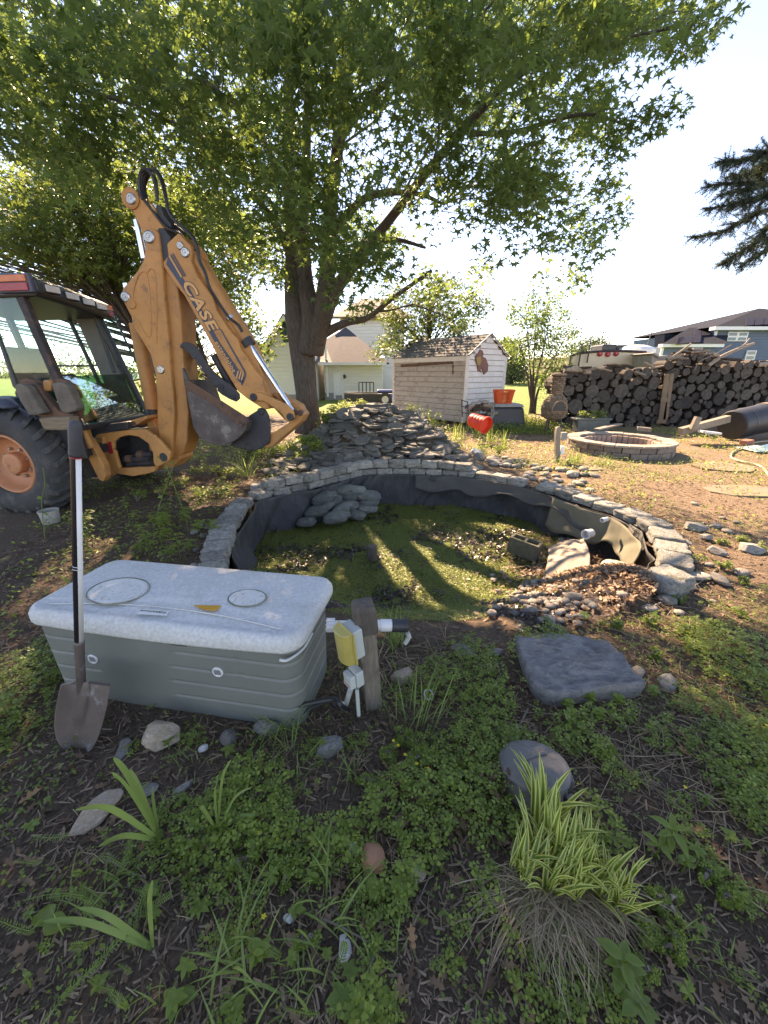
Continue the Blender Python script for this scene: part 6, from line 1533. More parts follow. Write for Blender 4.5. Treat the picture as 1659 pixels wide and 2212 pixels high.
c2 = Yp(765, 1462, 1.385); rb3 = rb_ @ Matrix.Rotation(R(5), 3, 'X')
B().box(c2 + rb3 @ Vector((0, .012, 0)), (.07, .04, .085), rb3).obj('switch_box', m_ebox, pst, bev=.006)
B().box(c2 + rb3 @ Vector((0, -.024, 0)), (.062, .03, .07), rb3).obj('switch_cover', m_ebox, pst, bev=.006)
B().box(c2 + rb3 @ Vector((-.005, -.04, -.022)), (.045, .004, .015), rb3).obj('red_label', M('pinkish_label', (.45, .22, .18), (.4, .35, .3), 30, .5, 0), pst)
B().tube([Yp(771, 1488, 1.385), Yp(775, 1545, 1.385)], .009, 12).obj('conduit', m_ebox, pst)
# pvc pipe run behind the post
pp = thing('pvc_pipe', Yp(800, 1350, 1.62), 'white pvc pipe with black end cap passing behind the wooden post', 'pipe')
a_, b_ = Yp(705, 1350, 1.56), Yp(880, 1351, 1.60); d_ = (b_ - a_)
def seg(f0, f1, r_, mat, name): B().tube([a_ + d_ * f0, a_ + d_ * f1], r_, 24).obj(name, mat, pp)
seg(.0, .10, .031, m_pvc, 'union_nut'); seg(.10, .6, .022, m_pvc, 'pipe'); seg(.40, .66, .027, m_pvc, 'sleeve'); seg(.66, .81, .030, m_pvc, 'coupling'); seg(.80, 1.0, .033, m_blackpl, 'black_cap'); seg(.97, .985, .035, m_blackpl, 'cap_ridge')
for k in range(10):
    a = k * .63; p = a_ + Vector((0, .031 * math.cos(a), .031 * math.sin(a))); B().beam(p, p + d_ * .1, .005, .005).obj('nut_rib', m_pvc, pp)
B().tube([b_ + Vector((.0, -.02, -.03)), b_ + Vector((.01, -.01, -.06)), b_ + Vector((-.01, -.01, -.1))], .012, 8).obj('drain_elbow', m_ebox, pp)
# small fittings at the foot of the post
ft = thing('hose_fittings', G(742, 1540), 'black hoses with a chrome clamp on the soil between box and post', 'hose')
B().tube(smooth_pts([bp3(.62, -.2, .10), Yp(715, 1510, 1.42), Yp(735, 1522, 1.38), G(752, 1535, .03)], 5), .011, 8).obj('black_hose', m_hose, ft)
B().tube(smooth_pts([bp3(.62, -.22, .05), G(705, 1515, .05), G(722, 1528, .04)], 5), .008, 8).obj('black_hose', m_hose, ft)
B().tube([Yp(757, 1490, 1.40), G(745, 1528, .03)], .013, 10).obj('grey_hose', m_ebox, ft)
B().box(G(743, 1532, .045), (.05, .022, .018), Matrix.Rotation(-.5, 3, 'Z') @ Matrix.Rotation(.3, 3, 'Y')).obj('chrome_clamp', m_chrome, ft, bev=.004)
B().lathe([(.014, 0), (.018, .004), (.018, .02), (.014, .024)], G(735, 1525, .03), n=16, rot=axrot((1, .3, .2))).obj('clamp_ring', m_chrome, ft)
# grey ring on the mulch
rg = [lay(929, 1420) for _ in (0,)]; c_ = lay(925, 1416 + 314 - 0) if False else G(923, 1696 - 0)
c_ = G((1200 + 897 / 1.8433) / 1.8228, (2300 + 800 / 1.8433) / 1.8228, .02)
o = B().tube([c_ + Vector((.022 * math.cos(k * .35), .022 * math.sin(k * .35), .012 * math.sin(k * .35))) for k in range(19)], .004, 6).obj('rubber_ring', m_ebox); tag(o, 'small grey ring lying on the mulch right of the post', 'ring')

# ================================================================ round black cap (skimmer lid) behind the striped sedge
m_cap = M('faded_black_plastic', (0.14, 0.137, 0.13), (0.09, 0.088, 0.085), 9, .75, .4, 70, c3=(.16, .14, .12), s3=8, th=(.52, .7))
cc_ = G(1162, 1650, .12); cc_.z = 0
sk = thing('round_black_canister', cc_, 'round dark grey plastic canister with domed lid half buried behind the yellow striped sedge', 'canister')
TL_ = Matrix.Rotation(R(-13), 3, 'X'); cc_ = cc_ - Vector((0, 0, .035))
B().lathe([(.125, -.02), (.13, .06), (.128, .095), (.138, .10), (.14, .115), (.135, .125), (.118, .137), (.08, .143), (.02, .145)], cc_, n=48, rot=TL_).obj('canister_lid', m_cap, sk, smooth=False, bev=0)
B().lathe([(.124, -.04), (.124, .09)], cc_, n=48, rot=TL_).obj('canister_wall', m_cap, sk)
B().tube([cc_ + TL_ @ Vector((-.06, -.01, .147)), cc_ + TL_ @ Vector((.055, .03, .148))], .008, 8).obj('lid_handle', m_cap, sk)
for k in range(4):
    a = R(-80 + k * 35); B().box(cc_ + Vector((.134 * math.cos(a), .134 * math.sin(a), .07)), (.02, .03, .07), Matrix.Rotation(a, 3, 'Z')).obj('clip', m_cap, sk, bev=.004)
# white bucket scrap near the rear wheel
o = B().lathe([(.085, 0), (.095, .13), (.1, .13), (.1, .145), (.085, .145), (.078, .02)], lay(112, 1128), n=20).obj('small_pail', M('dirty_pail', (.35, .33, .28), (.25, .24, .2), 8, .8, .2)); tag(o, 'small dirty white pail standing in the weeds beside the backhoe tyre', 'pail')
# ================================================================ vegetation
def rframes(n, rng, up=0.6, down=False):
    N = rng.normal(size=(n, 3)); N /= np.linalg.norm(N, axis=1)[:, None] + 1e-9
    N[:, 2] = np.abs(N[:, 2]) if not down else N[:, 2]; N = N * (1 - up) + np.array([0, 0, 1]) * up
    N /= np.linalg.norm(N, axis=1)[:, None]
    A = rng.normal(size=(n, 3)); T = A - N * (A * N).sum(1)[:, None]; T /= np.linalg.norm(T, axis=1)[:, None] + 1e-9
    Bv = np.cross(N, T); return T, Bv, N
def scatter(C, S, tmplV, tmplF, rng, up=0.6, frames=None):
    n = len(C); T, Bv, N = frames if frames is not None else rframes(n, rng, up)
    tv = np.asarray(tmplV, float); m = len(tv); S = np.broadcast_to(np.asarray(S, float), (n,))
    V = C[:, None, :] + S[:, None, None] * (tv[None, :, 0:1] * T[:, None, :] + tv[None, :, 1:2] * Bv[:, None, :] + tv[None, :, 2:3] * N[:, None, :])
    F = np.asarray(tmplF)[None] + (np.arange(n) * m)[:, None, None]
    return V.reshape(-1, 3), F.reshape(-1, F.shape[-1])
def star_template():
    V = [(0, -.25, 0)]; angs = [-35, 28, 90, 152, 215]; L = [.78, .95, 1.05, .95, .78]
    ring = []
    for k, (a, l) in enumerate(zip(angs, L)):
        a = R(a)
        if k: m_ = R((angs[k - 1] + angs[k]) / 2); ring.append((.34 * math.cos(m_), .34 * math.sin(m_) - .1, 0.0))
        ring.append((l * math.cos(a), l * math.sin(a) - .15, -.22))
    V += ring; n = len(ring)
    F = [(0, k, k + 1) for k in range(1, n)]
    return V, F
STV, STF = star_template()
DIA = ([(0, 0, 0), (.3, .5, .06), (0, 1.05, -.1), (-.3, .5, .06)], [(0, 1, 2), (0, 2, 3)])
CLO_V = []; CLO_F = []
for k in range(3):
    a = R(90 + 120 * k); b0 = len(CLO_V); c_, s_ = math.cos(a), math.sin(a)
    for (x, y, z) in [(0, .06, 0), (.42, .62, .05), (0, .78, -.06), (-.42, .62, .05)]: CLO_V.append((x * s_ + y * c_, -x * c_ + y * s_, z))
    CLO_F += [(b0, b0 + 1, b0 + 2), (b0, b0 + 2, b0 + 3)]
m_sweet = leafmat('sweetgum_leaf', (0.036, 0.070, 0.032), (0.075, 0.125, 0.045), (0.30, 0.43, 0.10), .42)
m_back = leafmat('pale_tree_leaf', (0.045, 0.08, 0.025), (0.08, 0.13, 0.035), (0.27, 0.36, 0.08), .42)
m_dkleaf = leafmat('dark_tree_leaf', (0.03, 0.05, 0.018), (0.055, 0.085, 0.025), (0.20, 0.28, 0.05), .35)
m_weed = leafmat('weed_leaf', (0.08, 0.135, 0.03), (0.22, 0.29, 0.06), (0.46, 0.58, 0.10), .40)
m_weed2 = leafmat('pale_weed_leaf', (0.09, 0.15, 0.035), (0.15, 0.22, 0.05), (0.42, 0.52, 0.10), .4)
m_pondw = leafmat('pond_algae_leaf', (0.10, 0.13, 0.03), (0.24, 0.28, 0.07), (0.36, 0.42, 0.09), .3, .4)
m_grass = leafmat('grass_blade', (0.10, 0.16, 0.045), (0.18, 0.26, 0.08), (0.42, 0.54, 0.14), .4)
m_dry = leafmat('dry_grass', (0.14, 0.095, 0.06), (0.48, 0.37, 0.24), (0.3, .23, .13), .2, .8)
m_litter = leafmat('fallen_leaf', (0.09, 0.05, 0.032), (0.26, 0.165, 0.10), (0.3, .16, .07), .2, .7)
m_mulch = leafmat('mulch_chip', (0.055, 0.036, 0.025), (0.29, 0.20, 0.135), (.05, .03, .02), .05, .9)
m_oak = leafmat('oak_leaf', (0.30, 0.15, 0.07), (0.42, 0.24, 0.12), (0.45, .22, .09), .3, .7)
m_twig = M('twig', (0.20, 0.165, 0.13), (0.10, 0.08, 0.065), 12, .9, .5, 40, vary=.3)
m_trunk = M('furrowed_bark', (0.16, 0.13, 0.105), (0.055, 0.045, 0.038), 4, .95, 1.0, 9, stretch=(7, 7, 1.2), dist=.05)

# ---------------------------------------------------------------- the big sweetgum
def limb(pts, mat=None):
    """pts: (u, v, width_px, y)"""
    P = []; Rr = []
    for (u, v, wpx, y) in pts:
        p = Yp(u, v, y); P.append(p); Rr.append(wpx / 2 / FP * float(proj(p)[2]))
    P = [p + Vector((random.uniform(-.1, .1), random.uniform(-.15, .15), random.uniform(-.08, .08))) * min(1, k / 2) for k, p in enumerate(P)]
    Q = smooth_pts(P, 5); n = len(Q); rs = list(np.interp(np.linspace(0, len(P) - 1, n), range(len(P)), Rr)); return Q, rs
mt_ = thing('sweetgum_tree', Vector((-2.05, 10.4, 0)), 'huge leafy tree with star shaped leaves and thick forking trunk behind the pond', 'tree')
LIMBS = [
 [(667, 935, 62, 10.4), (667, 890, 50, 10.4), (666, 840, 46, 10.4), (660, 760, 54, 10.4), (650, 690, 58, 10.4), (638, 620, 36, 10.5), (630, 540, 32, 10.6), (626, 430, 28, 10.6), (624, 300, 24, 10.5), (620, 160, 18, 10.2), (618, 0, 15, 9.6), (616, -160, 10, 9.0)],
 [(668, 760, 52, 10.35), (672, 690, 44, 10.2), (664, 600, 32, 10.1), (656, 500, 28, 10.2), (650, 400, 22, 10.2), (655, 250, 18, 10.0), (690, 100, 14, 9.4), (700, -80, 9, 8.8)],
 [(678, 760, 44, 10.3), (696, 680, 38, 10.1), (714, 570, 34, 9.9), (712, 450, 30, 9.7), (722, 320, 26, 9.4), (745, 160, 20, 8.8), (780, 0, 16, 8.0), (800, -120, 9, 7.6)],
 [(685, 740, 36, 10.2), (720, 640, 28, 9.9), (765, 560, 24, 9.5), (830, 480, 20, 9.0), (920, 380, 18, 8.3), (1010, 290, 16, 7.6), (1075, 200, 12, 7.0), (1160, 110, 8, 6.5)],
 [(700, 720, 22, 10.2), (745, 694, 15, 9.9), (790, 680, 12, 9.6), (850, 640, 10, 9.3), (930, 580, 7, 9)],
 [(648, 600, 22, 10.5), (600, 500, 16, 10), (560, 420, 13, 9.5), (470, 330, 10, 8.6), (330, 240, 8, 7.6), (150, 190, 6, 6.8)],
 [(628, 420, 20, 10.5), (560, 300, 14, 9.6), (450, 180, 11, 8.4), (280, 100, 8, 7.2), (90, 60, 6, 6.4)],
 [(720, 500, 18, 9.7), (790, 430, 15, 9.2), (880, 430, 10, 8.8), (960, 440, 5, 8.5)],
 [(740, 560, 14, 9.7), (840, 520, 10, 9.3), (920, 530, 5, 9)],
 [(722, 320, 18, 9.4), (800, 220, 14, 8.6), (900, 130, 11, 7.8), (1020, 40, 8, 7)],
 [(1010, 290, 10, 7.6), (1120, 280, 8, 7.1), (1260, 270, 6, 6.7), (1380, 250, 4, 6.4)],
 [(1075, 200, 9, 7.0), (1200, 120, 7, 6.4), (1350, 90, 5, 5.9), (1480, 60, 4, 5.6)],
]
tb = B(); skel = []
for L in LIMBS:
    Q, rs = limb(L); tb.tube(Q, rs, 12); skel += [(q, r_) for q, r_ in zip(Q, rs)]
tro = tb.obj('trunk', m_trunk, mt_, smooth=True)
crown_poly = [(-350, -1200), (1330, -1200), (1480, -120), (1510, -10), (1500, 55), (1450, 70), (1400, 85), (1300, 88), (1240, 110), (1240, 160), (1280, 205), (1340, 205), (1400, 225), (1370, 265), (1290, 310), (1215, 300), (1190, 370), (1220, 400), (1270, 410), (1250, 450), (1295, 464), (1260, 505), (1260, 530), (1210, 565), (1215, 590), (1200, 590), (1120, 600), (1040, 570), (1050, 640), (1005, 712), (950, 660), (900, 640), (860, 620), (800, 650), (742, 690), (740, 600), (690, 600), (600, 610), (560, 560), (480, 500), (380, 400), (300, 340), (210, 350), (180, 425), (110, 385), (60, 300), (-30, 250), (-350, 200)]
crng = np.random.default_rng(42)
cen = np.array([-1.6, 8.3, 7.4]); rad = np.array([7.6, 6.6, 5.0])
LIT = [(G(u, v).x, G(u, v).y) for u, v in [(1100, 985), (1400, 960), (1900, 960), (1900, 1500), (1400, 1530), (1180, 1440), (1040, 1400), (900, 1330), (1030, 1240), (1120, 1180), (1180, 1110), (1200, 1050)]]
SPOTS = [(G(u, v, -.45).x, G(u, v, -.45).y) for u, v in [(985, 1200), (800, 1215), (1100, 1150), (1020, 1290), (1090, 1240)]]
def sunspot(p):
    p = np.atleast_2d(p); hx, hy = p[:, 0] - sv.x * (p[:, 2] + .4) / sv.z, p[:, 1] - sv.y * (p[:, 2] + .4) / sv.z
    r_ = np.zeros(len(p), bool)
    for (a, b) in SPOTS: r_ |= np.hypot(hx - a, hy - b) < .58
    return r_
def pick_clumps(n, cen, rad, poly, rng, minz=2.4, shell=.35):
    out = []
    while len(out) < n:
        p = rng.normal(size=(4000, 3)); p /= np.linalg.norm(p, axis=1)[:, None]; p *= (rng.random((4000, 1)) ** shell); p = cen + p * rad
        u, v, zc = proj(p)
        ok = (zc > 1.5) & (p[:, 2] > minz) & inpoly(u, v, poly) & (v > -270)
        hx, hy = p[:, 0] - sv.x * p[:, 2] / sv.z, p[:, 1] - sv.y * p[:, 2] / sv.z
        ok &= ~(inpoly(hx, hy, LIT) & (rng.random(len(p)) < .95))
        ok &= ~sunspot(p)
        ok &= ~((u > 225) & (u < 430) & (v > 300) & (v < 900) & (p[:, 1] < 6.2))
        out += list(p[ok])
    return np.array(out[:n])
cl = pick_clumps(720, cen, rad, crown_poly, crng)
fr3 = fbm(cl[:, 0] * .55 + 5, cl[:, 2] * .55 + cl[:, 1] * .4, 3)
cl = cl[fr3 > .36]
# edge tufts that give the ragged outline
def pick_even(n, poly, rng):
    out = []
    while len(out) < n:
        u, v, y = rng.uniform(-60, 1600), rng.uniform(0, 720), rng.uniform(4.6, 12.5)
        if not inpoly(np.array([u]), np.array([v]), poly)[0] or (225 < u < 430 and v > 300 and y < 6.2): continue
        p = Yp(u, v, y)
        if abs(p.x + 1.6) > 8 or p.z < 2.3 or (u > 1150 and y > 9): continue
        hx, hy = p.x - sv.x * p.z / sv.z, p.y - sv.y * p.z / sv.z
        if inpoly(np.array([hx]), np.array([hy]), LIT)[0] or sunspot(np.array(p[:]))[0]: continue
        out.append(p[:])
    return np.array(out)
cl = np.vstack([cl, pick_even(250, crown_poly, crng)])
edge = [(1545, 40, 5.8), (1520, 70, 5.8), (1480, 85, 5.9), (1430, 95, 5.9), (1500, 20, 6), (1300, 110, 6.3), (1450, 235, 6.2), (1420, 255, 6.2), (1390, 265, 6.3), (1360, 290, 6.4), (1330, 320, 6.5), (1300, 330, 6.5), (1320, 408, 6.8), (1290, 415, 6.8), (1340, 462, 7), (1315, 475, 7), (1300, 530, 7.3), (1255, 605, 7.6), (1235, 590, 7.6), (1180, 610, 7.6), (1040, 575, 8), (1000, 690, 8.6), (985, 660, 8.6), (1020, 640, 8.6), (960, 640, 8.6), (1035, 600, 8.5), (975, 690, 8.7), (940, 610, 8.8), (850, 640, 9.2), (800, 660, 9.4), (770, 680, 9.6), (180, 400, 6.5), (160, 370, 6.5), (130, 350, 6.5), (60, 310, 6.4), (20, 290, 6.4), (560, 560, 9), (600, 600, 9.4), (520, 520, 9)]
et = np.array([Yp(u, v, y)[:] for u, v, y in edge])
allc = np.vstack([cl, et])
def leaves_for(clumps, rad_c, per, size, rng, sq=.75, droop=.5):
    n = len(clumps) * per; idx = np.repeat(np.arange(len(clumps)), per)
    o = rng.normal(size=(n, 3)); o /= np.linalg.norm(o, axis=1)[:, None]; o *= (rng.random((n, 1)) ** .45) * rad_c; o[:, 2] *= sq
    o[:, 2] -= droop * (o[:, 0] ** 2 + o[:, 1] ** 2)
    return clumps[idx] + o, size * (.5 + .85 * rng.random(n))
C1, S1 = leaves_for(cl, .44, 88, .076, crng); C1b, S1b = leaves_for(et, .30, 55, .068, crng); C1 = np.vstack([C1, C1b]); S1 = np.concatenate([S1, S1b])
V, F = scatter(C1, S1, STV, STF, crng, .35)
cro = O('crown', V, F, m_sweet, mt_)
# twigs from limbs to clumps
kb = B(); sk = [q[:] for q, r_ in skel]; tb0 = np.array([-2.0, 10.3, 3.5]); plen = [float(np.linalg.norm(np.array(q) - tb0)) for q in sk]; nrad = [r_ for q, r_ in skel]
NA = np.zeros((len(sk) + len(allc), 3)); NL = np.zeros(len(NA)); NA[:len(sk)] = sk; NL[:len(sk)] = plen; nn0 = len(sk)
for c in sorted(allc.tolist(), key=lambda c: float(np.linalg.norm(np.array(c) - tb0))):
    c = np.array(c); dd = np.sqrt(((NA[:nn0] - c) ** 2).sum(1)); k = int(np.argmin(NL[:nn0] + 1.5 * dd + 1.5 * np.maximum(0, NA[:nn0, 2] - c[2] - .2))); L = float(dd[k])
    if L < 3.2:
        a, b = Vector(NA[k]), Vector(c); jt = lambda f: a.lerp(b, f) + Vector((random.uniform(-.07, .07) * L, random.uniform(-.07, .07) * L, (.09 * math.sin(f * 3.14) + random.uniform(-.04, .04)) * L)); r0 = min(.04, .006 + .011 * L, nrad[k] * .8)
        kb.tube([a, jt(.25), jt(.5), jt(.75), b], [r0, r0 * .85, r0 * .7, r0 * .55, r0 * .4], 5, cap=False)
        NA[nn0] = c; NL[nn0] = NL[k] + L; nrad.append(max(.006, r0 * .5)); nn0 += 1
kb.obj('twigs', m_trunk, mt_, smooth=True)
print('sweetgum leaves', len(C1))

# ---------------------------------------------------------------- trees behind
def back_tree(name, base, H, label, clumps, rc, per, size, mat, rng, trunk_r=.16, tmpl=DIA, limbs=None, group=None, up=.3, cat='tree', sq=.75):
    t = thing(name, base, label, cat, group)
    C, S = leaves_for(clumps, rc, per, size, rng, sq, .2); V, F = scatter(C, S, tmpl[0], tmpl[1], rng, up)
    O('crown', V, F, mat, t)
    b = B(); base = Vector(base); c0 = Vector(clumps.mean(0)); top_ = Vector((c0.x, c0.y, clumps[:, 2].max() * .9 + base.z * .1))
    ax_ = [base - Vector((0, 0, .1)), base.lerp(top_, .3), base.lerp(top_, .65), top_]
    b.tube(ax_, [trunk_r * 1.2, trunk_r, trunk_r * .6, trunk_r * .2], 9)
    for c in clumps[::2]:
        c = Vector(c); f = max(.15, min(.9, (c.z - base.z) / (top_.z - base.z) - .25)); a = base.lerp(top_, f)
        b.tube([a, a.lerp(c, .5) + Vector((0, 0, .1)), c], [trunk_r * .35 * (1.1 - f), trunk_r * .22 * (1.1 - f), .006], 5, cap=False)
    b.obj('trunk', m_trunk, t, smooth=True); return t
def blob_clumps(pts, y, n, rng, spread=1.0, dy=1.5):
    """clumps inside a traced outline, spread in depth around y"""
    pts = np.array(pts, float); u0, v0 = pts.min(0); u1, v1 = pts.max(0); out = []
    while len(out) < n:
        u, v = rng.uniform(u0, u1), rng.uniform(v0, v1)
        if inpoly(np.array([u]), np.array([v]), pts)[0]: out.append(Yp(u, v, y + rng.normal() * dy)[:])
    return np.array(out)
STARL = (STV, STF)
c = blob_clumps([(-420, 470), (-20, 430), (60, 345), (200, 330), (330, 380), (470, 420), (560, 520), (560, 600), (500, 640), (420, 700), (330, 640), (200, 600), (60, 590), (-60, 500), (-420, 640)], 15.5, 620, crng, dy=1.7)
back_tree('maple_tree', (-8.0, 15.5, -.05), 8, 'broad pale green tree behind the backhoe at the left of the yard', c, .75, 52, .12, m_back, crng, .15, STARL)
c = blob_clumps([(255, 640), (330, 620), (470, 600), (600, 690), (590, 790), (560, 800), (530, 740), (500, 690), (440, 730), (420, 820), (330, 860), (300, 800)], 17.5, 90, crng, dy=.8)
back_tree('young_maple_tree', (-7.2, 17.5, -.05), 6, 'smaller bright green tree between the digging arm and the cream house', c, .55, 60, .11, m_back, crng, .12, STARL)
c = blob_clumps([(850, 600), (1000, 600), (1050, 660), (1040, 700), (1000, 725), (930, 735), (880, 755), (815, 770), (815, 740), (850, 720), (830, 680)], 16.5, 120, crng, dy=1.0)
back_tree('dark_round_tree', (1.9, 16.8, -.05), 6, 'dark dense round tree behind the garden shed', c, .55, 75, .075, m_dkleaf, crng, .14, STARL)
# young multi-stem tree on the lawn
yt = thing('young_multistem_tree', Yp(1150, 887, 16.5) * 1, 'slender multi-stemmed young tree on the sunny lawn right of the shed', 'tree'); yb = Yp(1150, 890, 16.5); yb.z = -.05
c = blob_clumps([(1100, 650), (1150, 635), (1225, 640), (1240, 690), (1255, 730), (1240, 760), (1230, 800), (1190, 820), (1170, 860), (1150, 800), (1110, 780), (1080, 745), (1095, 700)], 16.5, 260, crng, dy=.8)
C, S = leaves_for(c, .3, 34, .095, crng, .8, .2); V, F = scatter(C, S, DIA[0], DIA[1], crng, .3); O('crown', V, F, m_sweet, yt)
sb_ = B()
for (uu, vv) in [(1135, 660), (1160, 650), (1190, 680), (1120, 720), (1225, 720)]:
    tp = Yp(uu, vv, 16.5 + random.uniform(-.4, .4)); md = yb.lerp(tp, .5) + Vector(((1150 - uu) * .002, 0, 0)); sb_.tube(smooth_pts([yb + Vector((random.uniform(-.12, .12), 0, 0)), yb.lerp(md, .5) + Vector(((uu - 1150) * -.001, 0, 0)), md, tp], 4), list(np.linspace(.07, .012, 13)), 7)
    for cc2 in c[::6]:
        if random.random() < .35: a = yb.lerp(tp, random.uniform(.4, .9)); 
        else: continue
        if (a - Vector(cc2)).length < 2: sb_.tube([a, Vector(cc2)], [.018, .005], 4, cap=False)
sb_.obj('stems', m_trunk, yt, smooth=True)
# far trees
far_specs = [('far_tree', [(1068, 745), (1090, 735), (1115, 740), (1132, 755), (1132, 815), (1068, 815)], 60, 'hazy rounded tree on the far side of the lawn right behind the shed roof'),
 ('far_tree', [(1245, 745), (1262, 733), (1290, 731), (1310, 742), (1312, 775), (1240, 775)], 70, 'distant round tree rising behind the left end of the camper'),
 ('far_tree', [(1395, 765), (1405, 752), (1425, 750), (1440, 760), (1445, 790), (1395, 790)], 75, 'distant low tree between the camper and the blue house'),
 ('far_tree', [(1150, 790), (1190, 775), (1245, 780), (1250, 820), (1150, 820)], 72, 'far tree mass behind the slender young tree'),
 ('far_tree', [(1068, 780), (1110, 775), (1150, 785), (1160, 818), (1068, 818)], 66, 'low dark trees at the edge of the far lawn beside the shed')]
m_far = leafmat('far_tree_leaf', (0.05, 0.075, 0.035), (0.085, 0.115, 0.055), (.15, .2, .07), .3)
for nm, pl, yy, lb in far_specs:
    c = blob_clumps(pl, yy, 90, crng, dy=2.0); c[:, 2] = np.maximum(c[:, 2], .3)
    b0 = Vector((c[:, 0].mean(), yy, -.12)); back_tree(nm, b0, 8, lb, c, 1.5, 42, .38, m_far, crng, .3, DIA)
# wood-edge behind the far lawn, left (seen through the cab and under the crowns) and right
hb = []
for k in range(900):
    x_ = crng.uniform(-160, 170); y_ = 120 + crng.normal() * 6; hb.append((x_, y_, abs(crng.normal()) * 3.2 + 1.2 + 1.5 * math.sin(x_ * .12)))
C, S = leaves_for(np.array(hb), 2.8, 26, .95, crng); V, F = scatter(C, S, DIA[0], DIA[1], crng, .3)
o = O('far_wood', V, F, m_far); tag(o, 'continuous dark line of far woodland along the horizon', 'woodland', kind='stuff')
# ---- spruce at the right edge
m_need = leafmat('spruce_needles', (0.045, 0.08, 0.055), (0.08, 0.12, 0.08), (.12, .18, .09), .25, .6)
sp = thing('spruce_tree', (8.4, 6.6, 0), 'drooping dark spruce branches reaching in from the right edge against the sky', 'tree')
brs = [[(1900, 380), (1720, 330), (1659, 330), (1600, 345), (1560, 348)], [(1900, 430), (1700, 400), (1600, 395), (1530, 400)], [(1900, 470), (1700, 450), (1620, 470), (1560, 500), (1495, 512)], [(1900, 500), (1700, 480), (1640, 520), (1590, 550), (1560, 570)], [(1900, 430), (1720, 420), (1640, 425), (1590, 440), (1530, 450)], [(1900, 400), (1750, 360), (1659, 355), (1640, 400), (1560, 420)], [(1800, 470), (1700, 500), (1659, 540), (1600, 575)], [(1900, 360), (1750, 330), (1690, 345), (1620, 375), (1580, 380)]]
tb2 = B(); pts = []
tb2.tube([Vector((8.4, 6.6, -.1)), Vector((8.4, 6.6, 4)), Vector((8.4, 6.6, 9))], [.22, .17, .05], 10)
for k, br_ in enumerate(brs):
    yy = 5.9 + (k % 4) * .2; P = smooth_pts([Vector((8.4, 6.6, Yp(*br_[0], 6.3).z + .3))] + [Yp(u, v, yy) for u, v in br_[1:]], 8)
    tb2.tube(P, list(np.linspace(.035, .006, len(P))), 6, cap=False)
    for q_i, q in enumerate(P[8:]):
        for sgn in range(5):
            L_ = random.uniform(.12, .38) * (1.15 - q_i / len(P)); d = Vector((random.uniform(-1, .3), random.uniform(-.8, .8), random.uniform(-.75, .25))).normalized()
            e = q + d * L_; tb2.tube([q, e], [.006, .002], 4, cap=False)
            nn_ = int(L_ / .02); pts += [(q + d * L_ * (j / max(1, nn_)), d) for j in range(nn_)]
tb2.obj('trunk', m_trunk, sp, smooth=True)
for k in range(5):                                   # boughs above the picture, so the tree is whole beyond the frame
    pass
nb = len(pts) * 11; base_ = np.repeat(np.array([p[0][:] for p in pts]), 11, 0); dr_ = np.repeat(np.array([p[1][:] for p in pts]), 11, 0)
A = crng.normal(size=(nb, 3)); A -= dr_ * (A * dr_).sum(1)[:, None]; A /= np.linalg.norm(A, axis=1)[:, None]; T_ = A * .85 + dr_ * .5; T_ /= np.linalg.norm(T_, axis=1)[:, None]
S_ = np.cross(T_, crng.normal(size=(nb, 3))); S_ /= np.linalg.norm(S_, axis=1)[:, None]
V, F = scatter(base_, .032 + .015 * crng.random(nb), [(-.05, 0, 0), (.05, 0, 0), (0, 1, 0)], [(0, 1, 2)], crng, frames=(S_, T_, np.cross(S_, T_)))
O('needles', V, F, m_need, sp)

# ---------------------------------------------------------------- ground cover
gr = np.random.default_rng(77)
def occupied(x, y):
    """places where nothing grows: inside objects"""
    lx = (x - BC.x) * BXd.x + (y - BC.y) * BXd.y; ly = (x - BC.x) * BYd.x + (y - BC.y) * BYd.y
    o_ = (np.abs(lx) < .60) & (np.abs(ly) < .24)
    o_ |= np.hypot(x - fc.x, y - fc.y) < 1.05
    o_ |= np.hypot(x - cc_.x, y - cc_.y) < .14
    o_ |= inpoly(x, y, [(q.x, q.y) for q in [G(*t, .15) for t in outl]])
    return o_
def field(n, x0, x1, y0, y1, dens, bias=None):
    """n random points, thinned by dens(x, y); bias>1 packs them towards small y"""
    x = gr.uniform(x0, x1, n); t = gr.random(n); y = y0 + (y1 - y0) * (t ** (bias or 1))
    k = gr.random(n) < dens(x, y); k &= ~occupied(x, y)
    u, v, zc = proj(np.stack([x, y, np.zeros_like(x)], -1)); k &= (u > -150) & (u < 1810) & (v < 2300)
    return x[k], y[k]
outside = lambda x, y: (~inpoly(x, y)) & (segdist(x, y, _wallpts) > .26)
def on_ground(x, y, h=0.0): return np.stack([x, y, ground(x, y) + h], -1)
# mulch chips
def dens_m(x, y): return np.where(inpoly(x, y), 0.0, 1.0 - .75 * drymask(x, y))
x, y = field(95000, -3.6, 4.6, .35, 6.5, dens_m, 2.0)
C = on_ground(x, y, .004); S = (.005 + .017 * gr.random(len(x)) ** 1.6) * (1 + .12 * y)
V, F = scatter(C, S, [(-.15, -1, 0), (.17, -.9, .06), (.08, 1, .14), (-.14, .9, 0)], [(0, 1, 2), (0, 2, 3)], gr, .72)
tag(O('mulch', V, F, m_mulch), 'dark shredded bark mulch covering the near ground', 'mulch', kind='stuff')
